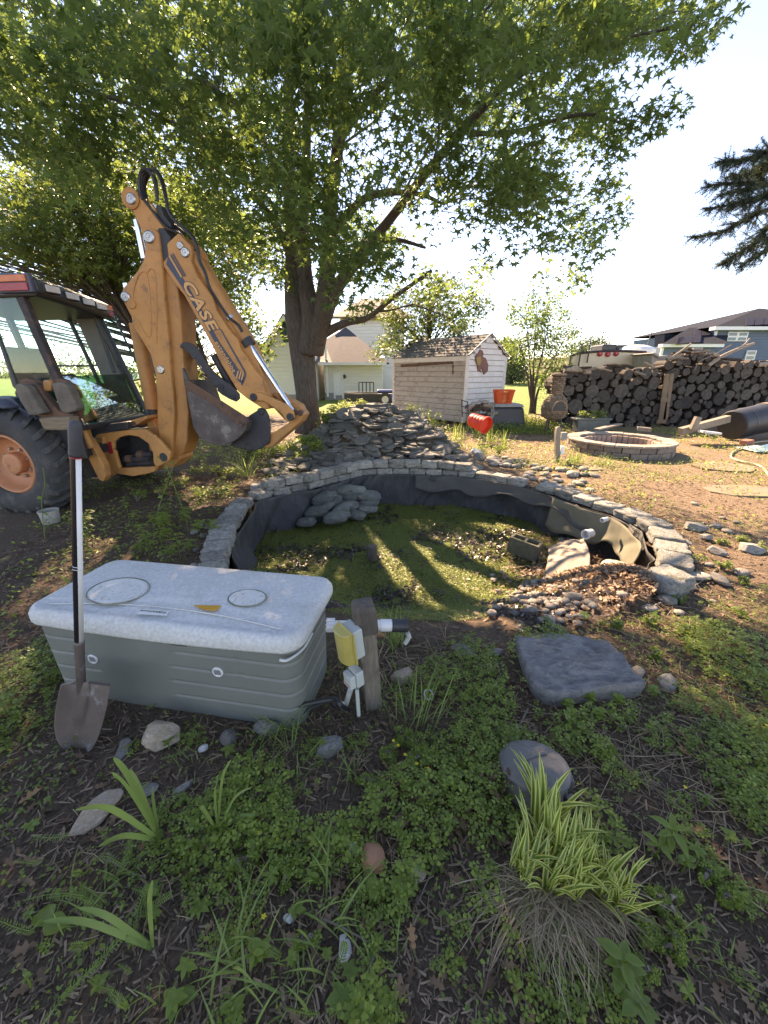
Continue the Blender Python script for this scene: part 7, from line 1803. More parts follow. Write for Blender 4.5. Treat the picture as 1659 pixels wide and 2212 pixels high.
# fallen leaves
LEAF4 = ([(0, -1, 0), (.35, -.6, .1), (.25, -.2, .0), (.7, .0, .15), (.3, .3, .0), (.35, .75, .1), (0, 1, 0), (-.35, .75, .12), (-.3, .3, 0), (-.7, .05, .2), (-.25, -.2, 0), (-.4, -.6, .1)], [(0, 1, 2, 10, 11, 11)])
OAKV = [(0, -1.1, 0), (.28, -.62, .08), (.16, -.38, 0), (.55, -.1, .14), (.2, .12, .02), (.42, .5, .1), (.12, .62, 0), (0, 1, .05), (-.14, .6, 0), (-.45, .52, .12), (-.2, .1, 0), (-.58, -.12, .16), (-.16, -.36, 0), (-.3, -.6, .1)]
OAKF = [(0, 1, 13), (1, 2, 12), (1, 12, 13), (2, 3, 4), (2, 4, 12), (4, 10, 12), (10, 11, 12), (4, 5, 6), (4, 6, 8), (4, 8, 10), (8, 9, 10), (6, 7, 8)]
def dens_l(x, y):
    n = fbm(x * 1.3, y * 1.3 + 50, 3); inp = inpoly(x, y)
    rightp = inp & (x > 1.25 + .2 * (y - 3))
    litpile = np.exp(-(((x - 3.9) / .9) ** 2 + ((y - 9.9) / .9) ** 2)) * 2
    return np.clip(np.where(rightp, 1.0, np.where(inp, .25 * (n > .5), .25 * n + .12 * (n > .5))) + litpile, 0, 1)
x, y = field(34000, -3.8, 6.5, .35, 11.5, dens_l, 1.35)
C = on_ground(x, y, .010); S = .016 + .018 * gr.random(len(x))
V, F = scatter(C, S, OAKV, OAKF, gr, .62)
tag(O('leaf_litter', V, F, m_litter), 'brown fallen leaves strewn over the soil and the pond edge', 'fallen leaves', kind='stuff')
# leaf drift on the right pond floor
x = gr.normal(2.05, .38, 5200); y = gr.normal(3.1, .62, 5200); k = inpoly(x, y) & (segdist(x, y, _frontpts) > .0); x, y = x[k], y[k]
C = on_ground(x, y, .02); C[:, 2] += .03 * gr.random(len(x)); V, F = scatter(C, .016 + .016 * gr.random(len(x)), OAKV, OAKF, gr, .4)
m_lit2 = leafmat('sunlit_litter', (0.16, 0.09, 0.055), (0.42, 0.29, 0.19), (0.4, .22, .1), .2, .7)  # brighter copy of the fallen leaf colours, sunlight painted in
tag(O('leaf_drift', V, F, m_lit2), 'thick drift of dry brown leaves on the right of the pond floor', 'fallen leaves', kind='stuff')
# clover and small weeds
def dens_c(x, y):
    n = fbm(x * 2.0 + 11, y * 2.0 + 7, 4); n2 = fbm(x * 7 + 1, y * 7, 2)
    base = sstep(.51, .58, n * .6 + n2 * .4)
    near = sstep(2.4, 1.2, y); base = base * (.6 + .6 * near) + .015
    rightbank = np.exp(-(((x - 2.3) / .8) ** 2 + ((y - 2.0) / .5) ** 2)) * .6
    sedge_ = np.exp(-(((x - .45) / .32) ** 2 + ((y - .72) / .25) ** 2))
    return np.clip((base + rightbank) * outside(x, y) * (1 - .85 * sedge_), 0, 1)
x, y = field(72000, -2.6, 3.4, .38, 2.6, dens_c, 1.6)
C = on_ground(x, y, 0); lush = sstep(.5, .68, fbm(x * 2.0 + 11, y * 2.0 + 7, 4)); C[:, 2] += .008 + (.035 + .07 * lush) * gr.random(len(x))
V, F = scatter(C, (.008 + .008 * gr.random(len(x))) * (1 + .5 * lush), CLO_V, CLO_F, gr, .66)
tag(O('clover', V, F, m_weed), 'low green clover and wood sorrel covering much of the near ground', 'ground cover', kind='stuff')
x, y = field(34000, -2.8, 3.6, .38, 3.0, lambda x, y: np.clip(sstep(.52, .62, fbm(x * 2.6 + 91, y * 2.6 + 33, 4)) * .9 * outside(x, y) * (1 - .8 * np.exp(-(((x - .45) / .32) ** 2 + ((y - .72) / .25) ** 2))), 0, 1), 1.5)
C = on_ground(x, y, 0); C[:, 2] += .006 + .06 * gr.random(len(x)) ** 1.5
V, F = scatter(C, .011 + .012 * gr.random(len(x)), DIA[0], DIA[1], gr, .5)
tag(O('creeping_weeds', V, F, m_weed2), 'pale pointed creeping weeds mixed into the clover near the camera', 'ground cover', kind='stuff')
# leafier weeds further away (bigger leaves)
def dens_w(x, y):
    n = fbm(x * 1.2 + 31, y * 1.2 + 3, 4); left = sstep(-1.0, -2.2, x) * sstep(8, 5, y); right = sstep(2.0, 3.4, x) * .55
    md = ((y > 6.4) & (np.abs(x + .1) > 1.25) & (y < 9.5) & (x < 3.3)) * .95
    return np.clip((sstep(.47, .58, n) * (left + right + .12) + md * sstep(.36, .5, n)) * outside(x, y), 0, 1)
for (nn_, mat_, nm, lb, off, szm) in ((26000, m_weed, 'leafy_weeds', 'leafy green weeds growing between the backhoe and the pond', 0, 1.0), (22000, m_weed2, 'pale_weeds', 'yellow green low weeds on the sunny bare ground', 13, .75)):
    x = gr.uniform(-5, 8.5, nn_ * 3); y = gr.uniform(2.0, 11.5, nn_ * 3); d_ = dens_w(x + off, y) if False else (dens_w(x, y) if off == 0 else np.clip(sstep(.50, .6, fbm(x * 1.6 + 70, y * 1.6, 4)) * sstep(1.8, 2.8, x) * outside(x, y) * 1.0, 0, 1))
    k = (gr.random(len(x)) < d_ * .62) & ~occupied(x, y); x, y = x[k], y[k]
    h = .02 + (.16 if off == 0 else .05) * gr.random(len(x)) * fbm(x * 2 + 5, y * 2, 3) * (1 + .5 * (np.abs(x) > 1.3) * (y > 6.4))
    C = on_ground(x, y, 0); C[:, 2] += h; V, F = scatter(C, (.022 + .02 * gr.random(len(x))) * szm * (1 + .03 * y), DIA[0], DIA[1], gr, .45)
    tag(O(nm, V, F, mat_), lb, 'weeds', kind='stuff')
# sunlit undergrowth by the young tree and along the lawn edge
x = gr.uniform(2.6, 5.2, 9000); y = gr.uniform(10.6, 15.5, 9000); C = on_ground(x, y, 0); C[:, 2] += .25 * gr.random(len(x)) ** 1.5
V, F = scatter(C, .05 + .03 * gr.random(len(x)), DIA[0], DIA[1], gr, .35); tag(O('undergrowth', V, F, m_weed2), 'sunlit yellow green undergrowth round the foot of the slender young tree', 'undergrowth', kind='stuff')
# pond surface growth
x = gr.uniform(-1.7, 2.9, 120000); y = gr.uniform(2.2, 6.3, 120000)
n = fbm(x * 1.9 + 4, y * 1.9 + 9, 3)
k = inpoly(x, y) & (x < 1.65 + .35 * (y - 3)) & (segdist(x, y, _frontpts) > .35) & (gr.random(len(x)) < .2 + .8 * sstep(.33, .48, n)); x, y = x[k], y[k]
C = on_ground(x, y, 0); C[:, 2] += .006 + .025 * gr.random(len(x)) * fbm(x * 6, y * 6, 2)
V, F = scatter(C, .011 + .011 * gr.random(len(x)), DIA[0], DIA[1], gr, .62); tag(O('pond_growth', V, F, m_pondw), 'mat of green algae and duckweed over the drained pond floor', 'algae', kind='stuff')
print('pond growth', len(x))
m_wetleaf = leafmat('wet_dark_leaf', (0.025, 0.02, 0.018), (0.08, 0.062, 0.055), (.05, .04, .03), .1, .3)
x = gr.uniform(-1.6, 2.0, 9000); y = gr.uniform(2.1, 5.6, 9000); n = fbm(x * 1.9 + 4, y * 1.9 + 9, 3); k = inpoly(x, y) & (gr.random(len(x)) < sstep(.45, .37, n) * .8 + .02); x, y = x[k], y[k]
V, F = scatter(on_ground(x, y, .02), .022 + .02 * gr.random(len(x)), OAKV, OAKF, gr, .5); tag(O('wet_leaves', V, F, m_wetleaf), 'dark wet leaves lying in patches on the pond floor', 'fallen leaves', kind='stuff')

# ---------------------------------------------------------------- plants as things
def blade_mesh(base, dirv, L, w_, bend, n=6, fold=.35):
    """curved grass blade with a folded midrib; returns verts, quad faces"""
    d = Vector(dirv).normalized(); h = Vector((d.x, d.y, 0)); h = h.normalized() if h.length > 1e-4 else Vector((1, 0, 0)); s_ = Vector((-h.y, h.x, 0)); V = []; p = Vector(base)
    for k in range(n + 1):
        f = k / n; ww = w_ * (1 - f ** 2.2) * (.6 + .4 * min(1, f * 5)); V += [p + s_ * ww + Vector((0, 0, ww * fold)), p, p - s_ * ww + Vector((0, 0, ww * fold))]
        d = (d + Vector((h.x, h.y, 0)) * bend * .3 / n * 2 - Vector((0, 0, 1)) * bend / n * f * 2).normalized(); p = p + d * (L / n)
    F = []
    for k in range(n): a = k * 3; F += [(a, a + 1, a + 4, a + 3), (a + 1, a + 2, a + 5, a + 4)]
    return V, F
def tuft(u, v, n, hpx, mat, label, group=None, w_=.004, spread=.9, name='grass_tuft', rad=.03, bend=1.0):
    p = lay(u, v); zc = float(proj(p)[2]); H = hpx / FP * zc; bb_ = B(); r_ = random.Random(int(u * 7 + v))
    for k in range(n):
        a = r_.uniform(0, 6.283); s_ = r_.uniform(.1, 1) * spread
        V, F = blade_mesh(p + Vector((r_.gauss(0, rad), r_.gauss(0, rad), -.005)), (math.cos(a) * s_, math.sin(a) * s_, 1), H * r_.uniform(.55, 1.15), w_ * r_.uniform(.7, 1.2), bend * r_.uniform(.4, 1.3)); bb_.add(V, F)
    o = bb_.obj(name, mat); tag(o, label, 'grass', group); return o
tuft(620, 1600, 46, 110, m_grass, 'arching tuft of green grass at the right front corner of the storage box', w_=.003, rad=.05)
tuft(905, 1560, 34, 150, m_grass, 'tall thin grass standing right of the electrical post', w_=.003, rad=.05, spread=.5, bend=.6)
tuft(850, 1400, 40, 90, m_grass, 'spiky grass clump beside the black pipe cap', w_=.004, rad=.04, spread=.7, bend=.5)
tuft(700, 1990, 22, 170, m_grass, 'sprawling grass low in the middle foreground', w_=.0035, rad=.07)
tuft(560, 2130, 26, 190, m_grass, 'sprawling light grass at the bottom of the picture left of centre', w_=.004, rad=.08)
tuft(830, 1440, 18, 60, m_dry, 'dry straw tuft at the foot of the spiky grass by the post', w_=.003, rad=.07, spread=1.4)
tuft(95, 990 + 90, 20, 60, m_grass, 'grass tuft below the backhoe tyre', w_=.004, rad=.05)
tuft(535, 1060 - 30, 26, 70, m_grass, 'pale arching grass tuft left of the pond rim corner', w_=.007, rad=.06)
for k, (u, v, hp_) in enumerate([(1245, 1000, 28), (1300, 1005, 30), (1225, 1003, 24), (1030, 945, 45), (1060, 955, 40), (990, 950, 40), (1010, 930, 45), (1090, 962, 36)]): tuft(u, v, 26, hp_, m_grass, 'small green grass tuft near the cobbles and outlet post' if k < 3 else 'iris-like green leaf clump on the right flank of the slate mound', 'grass tufts by the outlet post' if k < 3 else 'leaf clumps on the right of the mound', w_=.008, rad=.07, spread=.5, bend=.4)
# broad bladed grass plants at left
def bladed(specs, base, label, mat=m_grass):
    b = lay(*base); t = thing('broad_grass_plant', b, label, 'grass')
    for (u, v, w_, dy) in specs:
        tip = Yp(u, v, b.y + dy); mid_ = b.lerp(tip, .55) + Vector((0, 0, (tip - b).length * .18)); Q = smooth_pts([b, mid_, tip], 6); V = []; n = len(Q)
        for k, q in enumerate(Q):
            f = k / (n - 1); d = (Q[min(k + 1, n - 1)] - Q[max(k - 1, 0)]).normalized(); s_ = d.cross(Vector((0, -.4, 1))).normalized(); ww = w_ * math.sin(math.pi * min(1, .12 + .88 * f)) ** .6; V += [q + s_ * ww, q + Vector((0, 0, -ww * .3)), q - s_ * ww]
        F = []
        for k in range(n - 1): a = k * 3; F += [(a, a + 1, a + 4, a + 3), (a + 1, a + 2, a + 5, a + 4)]
        O('leaf', V, F, mat, t, smooth=True)
    return t
bladed([(245, 1635, .012, -.05), (280, 1660, .010, .05), (230, 1665, .008, -.1), (160, 1750, .009, -.15), (210, 1830, .009, -.12), (350, 1790, .009, .02), (330, 1700, .006, .05)], (345, 1815), 'broad bladed grass plant left of centre, below the shovel blade')
bladed([(500, 1640, .006, 0), (470, 1690, .006, -.05), (420, 1740, .008, -.08), (545, 1700, .005, 0), (560, 1760, .006, 0)], (470, 1800), 'long thin leaved grass plant between the storage box and the weeds below')
bladed([(260, 2010, .010, .02), (90, 1990, .008, -.03), (170, 1960, .008, 0), (330, 1900, .008, .05), (300, 2080, .01, -.02)], (330, 2050), 'broad grass plant low on the left with spreading pale leaves')
# feather-leaved seedlings (mimosa-like)
def frond(pts, wpx, label, mat=m_weed2, group=None):
    P = smooth_pts(pts, 8); n = len(P); b = B(); b.tube(P, [.0016] * n, 4)
    V = []; F = []
    for k in range(1, n):
        d = (P[k] - P[k - 1]).normalized(); s_ = d.cross(Vector((0, -.3, 1))).normalized(); L_ = wpx * math.sin(math.pi * (.12 + .8 * k / n)) ** .7
        for sg in (-1, 1):
            e = s_ * sg + d * .55; e.normalize(); w2 = d * L_ * .16; a = len(V); V += [P[k], P[k] + e * L_ * .5 + w2, P[k] + e * L_, P[k] + e * L_ * .5 - w2]; F.append((a, a + 1, a + 2, a + 3))
    b.add(V, F); o = b.obj('fern_frond', mat); tag(o, label, 'seedling', group); return o
def fpix(L, z=.03, dz=.05): return [G(u, v, z + dz * k / max(1, len(L) - 1)) for k, (u, v) in enumerate(L)]
FR = 'feathery seedling fronds in the left foreground'
for L in ([(290, 2020), (300, 1960), (318, 1910)], [(300, 1980), (340, 1950), (370, 1930)], [(250, 1890), (270, 1860), (282, 1815)], [(100, 1940), (150, 1935), (200, 1950)], [(185, 2110), (230, 2060), (280, 2010)], [(90, 2212), (150, 2140), (210, 2080)], [(50, 1945), (120, 1930), (180, 1935)], [(200, 1860), (230, 1850), (270, 1870)], [(330, 1620), (380, 1590), (430, 1585)], [(345, 1640), (400, 1620), (420, 1570)], [(680, 1900), (700, 1860), (712, 1820)], [(720, 2120), (740, 2060), (745, 2035)]):
    frond(fpix(L), .016, 'feathery bright green seedling frond lying low among the clover', m_weed2, FR)
for k in range(22):
    u, v = random.uniform(20, 900), random.uniform(1800, 2190); a = random.uniform(0, 6.28); l_ = random.uniform(40, 90)
    frond(fpix([(u, v), (u + l_ * .5 * math.cos(a) + 6, v + l_ * .5 * math.sin(a) * .7), (u + l_ * math.cos(a), v + l_ * math.sin(a) * .7 - 10)]), random.uniform(.009, .016), 'feathery bright green seedling frond lying low among the clover', m_weed2, FR)
# broad-leaved weeds
def broad(u, v, n, L_, label, mat=m_weed2, stem=.08, group=None, tilt=.5, wr=.32, name='broadleaf_weed'):
    p = lay(u, v); t = thing(name, p, label, 'weed', group); r_ = random.Random(int(u + v)); top_ = p + Vector((0, 0, stem))
    B().tube([p, p.lerp(top_, .5) + Vector((.004, 0, 0)), top_], [.003, .0025, .002], 6).obj('stem', mat, t)
    for k in range(n):
        a = 2.4 * k + r_.uniform(-.3, .3); f = 1 - .5 * (k / n) * (stem > .06); base = p.lerp(top_, f); d = Vector((math.cos(a), math.sin(a), tilt * r_.uniform(.5, 1.2))).normalized(); s_ = d.cross(Vector((0, 0, 1))).normalized(); L2 = L_ * r_.uniform(.7, 1.1); V = []; m_ = 7
        for j in range(m_ + 1):
            g_ = j / m_; q = base + d * L2 * g_ - Vector((0, 0, L2 * .35 * g_ * g_)); ww = L2 * wr * math.sin(math.pi * g_ ** .8) * .5 * (1.0 if j % 2 else 1.06); V += [q + s_ * ww + Vector((0, 0, ww * .3)), q, q - s_ * ww + Vector((0, 0, ww * .3))]
        F = []
        for j in range(m_): b0 = j * 3; F += [(b0, b0 + 1, b0 + 4, b0 + 3), (b0 + 1, b0 + 2, b0 + 5, b0 + 4)]
        O('leaf', V, F, mat, t, smooth=True)
    return t
broad(1440, 1830, 9, .085, 'tall seedling with long pointed green leaves at the right, above the clover', m_weed, .10, tilt=.5)
broad(1415, 1810 + 40, 6, .06, 'smaller pointed leaved seedling just left of the tall one on the right', m_weed, .06)
broad(1515, 1750, 7, .04, 'small sunlit yellow green seedling near the right edge', m_weed2, .07)
broad(385, 2175, 5, .05, 'four leaved bright seedling at the bottom left of the picture', m_weed2, .03, tilt=.15, wr=.55)
broad(1330, 2120, 8, .07, 'upright light green broad leaved plant at the bottom right', m_weed2, .12, wr=.45)
broad(1365, 2190, 6, .06, 'low light green leafy plant in the bottom right corner region', m_weed2, .05, wr=.45)
broad(808, 1935, 9, .045, 'small bushy green weed with toothed leaves in the centre foreground', m_weed, .04, wr=.6)
broad(865, 1940, 9, .05, 'bushy green weed right of its twin in the centre foreground', m_weed, .05, wr=.6)
broad(98, 2010, 2, .09, 'single big rounded leaf low at the left edge', m_weed, .02, tilt=.1, wr=.8)
broad(1590, 1620, 7, .07, 'dark leaved weed at the right edge beside the dead sticks', m_weed, .05)
broad(1180, 1352, 7, .05, 'small bright weed behind the big slab', m_weed2, .05); broad(1260, 1345, 8, .055, 'sunny leafy weed behind the right part of the slab', m_weed2, .06)
for k, (u, v) in enumerate([(1225, 1540), (1270, 1525), (1330, 1530), (1405, 1510), (1290, 1560), (1230, 1560)]): broad(u, v, 12, .04, 'small leafy green weed along the front edge of the big slab', m_weed, .07, 'weeds in front of the slab', .6, .7)
G5 = 'upright weeds left of the pond'
for k in range(26):
    u = random.uniform(150, 470); v = random.uniform(1120, 1215) if u > 200 else random.uniform(1140, 1200)
    broad(u, v, 10, .09, 'upright leafy weed in the mulch between the tyre, the storage box and the pond', m_weed if k % 3 else m_weed2, random.uniform(.12, .3), G5, .3, .35)
G11 = 'small weeds scattered in the foreground'
for k in range(70):
    u = random.uniform(20, 1640); v = random.uniform(1600, 2200)
    if 930 < u < 1420 and 1650 < v: continue
    p_ = G(u, v)
    if occupied(np.array([p_.x]), np.array([p_.y]))[0]: continue
    broad(u, v, random.randint(5, 9), random.uniform(.018, .042), 'small green weed seedling scattered among the clover in the foreground', m_weed if k % 3 else m_weed2, random.uniform(.02, .07), G11, random.uniform(.2, .7), random.uniform(.35, .6), 'weed_seedling')
for k in range(26):
    u = random.uniform(30, 1600); v = random.uniform(1620, 2180)
    if 930 < u < 1420: continue
    tuft(u, v, random.randint(6, 14), random.uniform(50, 120), m_grass, 'small loose tuft of thin grass blades among the foreground weeds', 'thin grass tufts in the foreground', w_=.0025, rad=.03, name='grass_sprig')
def dl(n, u, v, su, sv_, h, s0, name, label, mat):
    cu, cv = gr.normal(u, su, n), gr.normal(v, sv_, n); C = np.array([G(a, b, h * abs(gr.normal()))[:] for a, b in zip(cu, cv)]); V, F = scatter(C, s0 * (.7 + .6 * gr.random(n)), OAKV, OAKF, gr, .4); tag(O(name, V, F, mat), label, 'fallen leaves', kind='stuff')
dl(90, 1110, 1668, 30, 22, .05, .022, 'leaf_clump', 'dead leaves drifted against the left front of the round dark canister', m_litter)
dl(160, 960, 1730, 60, 45, .012, .02, 'leaf_patch', 'dead oak leaves lying left of the canister and sedge', m_litter)
dl(200, 1060, 1480, 90, 60, .008, .017, 'leaf_patch', 'dry oak leaves on the mulch between the post and the slab', m_litter)
# ivy-like vine stems by the tyre
for pts_, lb in (([(97, 1165), (93, 1120), (90, 1080), (97, 1045), (93, 1010)], 'thin twining vine rising in front of the backhoe tyre'), ([(330, 1150), (345, 1090), (362, 1040), (375, 1005)], 'thin green vine leaning up under the backhoe frame'), ([(405, 1125), (380, 1060), (360, 1010), (340, 985)], 'thin dry stem slanting up under the backhoe boom')):
    b = lay(*pts_[0]); P = [b] + [Yp(u, v, b.y + .02) for u, v in pts_[1:]]; t = thing('vine', b, lb, 'vine'); Q = smooth_pts(P, 6); B().tube(Q, .004, 5).obj('stem', m_grass, t)
    for k in range(3, len(Q), 5):
        V, F = scatter(np.array([Q[k][:]]), [.06], [(0, 0, 0), (.3, .5, .06), (0, 1.05, -.1), (-.3, .5, .06)], [(0, 1, 2, 3)], gr, .3); O('leaf', V, F, m_weed2, t)
# weeds on mound and trunk foot: bushier shrubs
def shrub(u, v, y, rpx, n, size, mat, label, group=None, name='leafy_shrub', tm=DIA):
    b = Yp(u, v, y); z0 = gz(b.x, b.y); b.z = z0; r0 = rpx / FP * float(proj(b)[2]); t = thing(name, b, label, 'shrub', group)
    nb_ = 9; Cc = np.array([(b.x + gr.normal() * r0 * .5, b.y + gr.normal() * r0 * .35, z0 + r0 * (.35 + .75 * gr.random())) for _ in range(nb_)]); C, S = leaves_for(Cc, r0 * .45, n // nb_, size, gr, .8, .1)
    V, F = scatter(C, S, tm[0], tm[1], gr, .35); O('foliage', V, F, mat, t)
    bb_ = B()
    for c in Cc: bb_.tube([b - Vector((0, 0, .03)), b.lerp(Vector(c), .5) + Vector((0, 0, .03)), Vector(c)], [.008, .006, .003], 5)
    bb_.obj('stems', m_twig, t)
G6 = 'leafy shrubs round the slate mound'
for (u, v, y, r_, n) in [(700, 905, 8.3, 26, 260), (740, 885, 8.6, 24, 260), (725, 880, 8.9, 22, 200), (775, 880, 8.6, 18, 160), (660, 960, 7.4, 26, 300), (625, 975, 7.2, 26, 300), (690, 985, 7.1, 22, 240), (585, 985, 7.3, 24, 260), (610, 940, 7.9, 22, 240), (895, 890, 8.8, 22, 240), (925, 895, 8.7, 24, 260), (960, 890, 8.8, 22, 220), (990, 900, 8.6, 24, 260), (935, 925, 8.2, 20, 200), (1040, 965, 7.6, 20, 220), (1080, 960, 7.8, 20, 200), (650, 1000, 6.9, 18, 160), (560, 950, 7.8, 22, 220), (530, 975, 7.4, 24, 240)]:
    shrub(u, v, y, r_, n, .034, m_weed if u < 1000 else m_weed2, 'low leafy shrub growing among the slates and round the waterfall mound', G6, tm=STARL if u < 800 else DIA)
G7 = 'bushy weeds beneath the backhoe'
for (u, v, y, r_) in [(390, 1050, 5.4, 22), (430, 1010, 6.0, 22), (470, 1000, 6.1, 20), (350, 1080, 5.0, 20), (440, 1090, 4.9, 24), (470, 1080, 5.0, 24), (300, 1100, 4.8, 20), (500, 1020, 5.9, 22), (420, 960, 7.0, 20), (490, 1055, 5.3, 22)]:
    shrub(u, v, y, r_, 200, .03, m_weed if u < 440 else m_weed2, 'low bushy weed in the shade between the backhoe and the pond rim', G7, 'bushy_weed')
G8 = 'weeds growing in the trough planter'
for u in (1262, 1280, 1300): shrub(u, 903, 11.05, 13, 130, .05, m_weed, 'leafy weed growing out of the long trough planter', G8, 'planter_weed')
for o in bpy.data.objects:
    if o.name.startswith('planter_weed'): o.location.z += .38
# mossy clump near right rim
shrub(1500, 1215, G(1500, 1215).y, 16, 200, .014, m_pondw, 'low yellow green moss cushion outside the right pond rim', None, 'moss_cushion')
G9 = 'sunny clover clumps right of the pond'
for (u, v, r_) in [(1600, 1170, 14), (1560, 1175, 10), (1640, 1190, 14), (1560, 1230, 16), (1600, 1260, 14), (1480, 1370, 18), (1400, 1350, 18), (1540, 1360, 18), (1600, 1330, 16), (1330, 1360, 16), (1290, 1400, 12), (1500, 1410, 18), (1600, 1420, 16), (1410, 1420, 14), (1470, 1300, 12)]:
    shrub(u, v, G(u, v).y, r_, 220, .013, m_weed2, 'small bright clump of clover on the sunny bank right of the pond', G9, 'clover_clump', tm=(CLO_V, CLO_F))
G10 = 'clover clumps in the foreground'
for (u, v, r_) in [(870, 1600, 26), (920, 1640, 28), (840, 1640, 24), (980, 1680, 24), (560, 1830, 28), (620, 1880, 28), (520, 1870, 24), (1430, 1960, 30), (1390, 2020, 32), (1460, 2060, 30), (1520, 1900, 26), (1560, 1950, 26), (1380, 2100, 30), (660, 2040, 22), (1300, 1620, 22), (800, 1700, 20), (1240, 1880 - 300, 18)]:
    shrub(u, v, G(u, v).y, r_, 420, .0085, m_weed, 'dense cushion of small leaved green clover in the foreground', G10, 'clover_cushion', tm=(CLO_V, CLO_F))
m_yellow = M('yellow_flower', (.75, .6, .03), (.7, .5, .02), 9, .6, 0)
fl_ = B()
for (u, v) in [(875, 1630), (900, 1650), (860, 1610), (925, 1660), (560, 1800), (600, 1815), (850, 1600), (570, 1980), (1480, 1700)]:
    p = G(u, v, .07)
    for k in range(5): a = k * 1.256; fl_.add([p, p + Vector((.006 * math.cos(a - .4), .006 * math.sin(a - .4), .002)), p + Vector((.008 * math.cos(a), .008 * math.sin(a), .001)), p + Vector((.006 * math.cos(a + .4), .006 * math.sin(a + .4), .002))], [(0, 1, 2, 3)])
tag(fl_.obj('yellow_flowers', m_yellow), 'tiny yellow flowers dotted over the clover', 'flowers', kind='stuff')

# ---------------------------------------------------------------- variegated sedge with its skirt of dead leaves
m_sed_m, t_, b_p = newmat('sedge_leaf')
uvn = nd(t_, 'ShaderNodeAttribute', attribute_name='edge').outputs['Fac']
colr = ramp(t_, uvn, [(.0, (0.13, 0.21, 0.04)), (.4, (0.16, 0.24, 0.045)), (.5, (0.55, 0.56, 0.13)), (1, (0.64, 0.62, 0.22))])
t_.links.new(colr, b_p.inputs['Base Color']); b_p.inputs['Roughness'].default_value = .45
trn = nd(t_, 'ShaderNodeBsdfTranslucent'); t_.links.new(colr, trn.inputs[0]); mx = nd(t_, 'ShaderNodeMixShader'); mx.inputs[0].default_value = .4
t_.links.new(b_p.outputs[0], mx.inputs[1]); t_.links.new(trn.outputs[0], mx.inputs[2]); t_.links.new(mx.outputs[0], t_.nodes['Material Output'].inputs[0])
def sedge_leaf(seed):
    r_ = random.Random(seed); n = 9; V = []; F = []; ed = []; d = Vector((r_.uniform(.1, .45), 0, 1)).normalized(); p = Vector((0, 0, 0)); bend = r_.uniform(.3, 1.7); w_ = .052
    for k in range(n + 1):
        f = k / n; ww = w_ * (1 - f ** 3) * (.7 + .3 * min(1, f * 4))
        for s_ in (-1, -.55, 0, .55, 1): V.append(p + Vector((0, s_ * ww, abs(s_) * ww * .35))); ed.append(1 if abs(s_) > .8 else (.5 if s_ else 0))
        d = (d + Vector((.25, 0, -.55)) * bend / n * f * 2.2).normalized(); p = p + d / n
    for k in range(n):
        for j in range(4): a = k * 5 + j; F.append((a, a + 1, a + 6, a + 5))
    me = rawmesh('leaf', [tuple(v) for v in V], F, m_sed_m, True); a = me.attributes.new('edge', 'FLOAT', 'POINT'); a.data.foreach_set('value', ed); return me
SED = [sedge_leaf(s) for s in range(10)]
sc_ = G(1205, 1960); sed = thing('variegated_sedge', sc_, 'clump of yellow edged striped sedge over a skirt of dead brown leaves', 'plant')
r_ = random.Random(4)
hubs = [(1160, 1800, 1.0), (1180, 1830, 1.0), (1150, 1860, .9), (1190, 1870, .95), (1225, 1880, .9), (1130, 1900, .85), (1215, 1920, .8), (1260, 1910, .75), (1180, 1930, .8), (1290, 1930, .7), (1240, 1950, .7), (1320, 1950, .65), (1195, 1780, .9), (1300, 1905, .75), (1345, 1930, .7), (1335, 1960, .6), (1255, 1870, .8), (1110, 1870, .8), (1165, 1760, 1.0)]
for (u, v, s_) in hubs:
    hb_ = G(u, v, .05)
    for k in range(9):
        a = r_.gauss(R(35), 1.5); s2 = s_ * r_.uniform(.13, .25)
        inst('leaf', SED[r_.randrange(10)], (hb_.x + r_.gauss(0, .008), hb_.y + r_.gauss(0, .008), hb_.z), (0, r_.uniform(-.15, .35), a), (s2, s2 * 1.0, s2), sed)
inst('leaf', SED[0], G(1150, 1760, .06), (0, -.2, 1.6), (.2, .2, .2), sed)
th = B()
for k in range(850):
    a = r_.gauss(R(-100), R(60)); base = G(1190 + r_.gauss(0, 50), 1925 + r_.gauss(0, 34), .05); L_ = r_.uniform(.08, .25) * (1.0 if math.sin(a) < -.3 else .7)
    d = Vector((math.cos(a) * .9, math.sin(a) * .55, r_.uniform(.0, .35)))
    V, F = blade_mesh(base, d, L_, r_.uniform(.0010, .0022), r_.uniform(.5, 1.0), 4, .2)
    wv_ = r_.uniform(-.02, .02); V = [Vector((q.x + wv_ * math.sin(40 * q.y + k), q.y + wv_ * math.sin(35 * q.x + k), max(q.z, .004 + r_.random() * .01))) for q in V]; th.add(V, F, 1 if r_.random() < .10 else 0)
o = th.obj('dead_leaves', [m_dry, m_grass], sed); o['kind'] = 'stuff'
# strands of dry grass elsewhere
def straw(cx_, cy_, n, sx, sy, L0, L1, label, name='dry_stalks', seed=1):
    r_ = random.Random(seed); b = B()
    for k in range(n):
        p = lay(cx_ + r_.gauss(0, sx), cy_ + r_.gauss(0, sy), .008); a = r_.uniform(0, 6.28); L_ = r_.uniform(L0, L1); d = Vector((math.cos(a), math.sin(a), r_.uniform(.0, .25))); q = p + d * L_; m2 = p.lerp(q, .5) + Vector((r_.uniform(-.1, .1) * L_, r_.uniform(-.1, .1) * L_, .06 * L_)); b.tube([p, m2, q], [.0016, .0014, .0008], 4, cap=False)
    tag(b.obj(name, m_dry), label, 'dry stalks', kind='stuff')
straw(900, 1440, 260, 90, 40, .05, .16, 'thin dry stalks on the mulch between the post and the slab', seed=2)
straw(1300, 1600, 260, 130, 60, .06, .2, 'thin dry stalks on the soil right of the dark canister', seed=3)
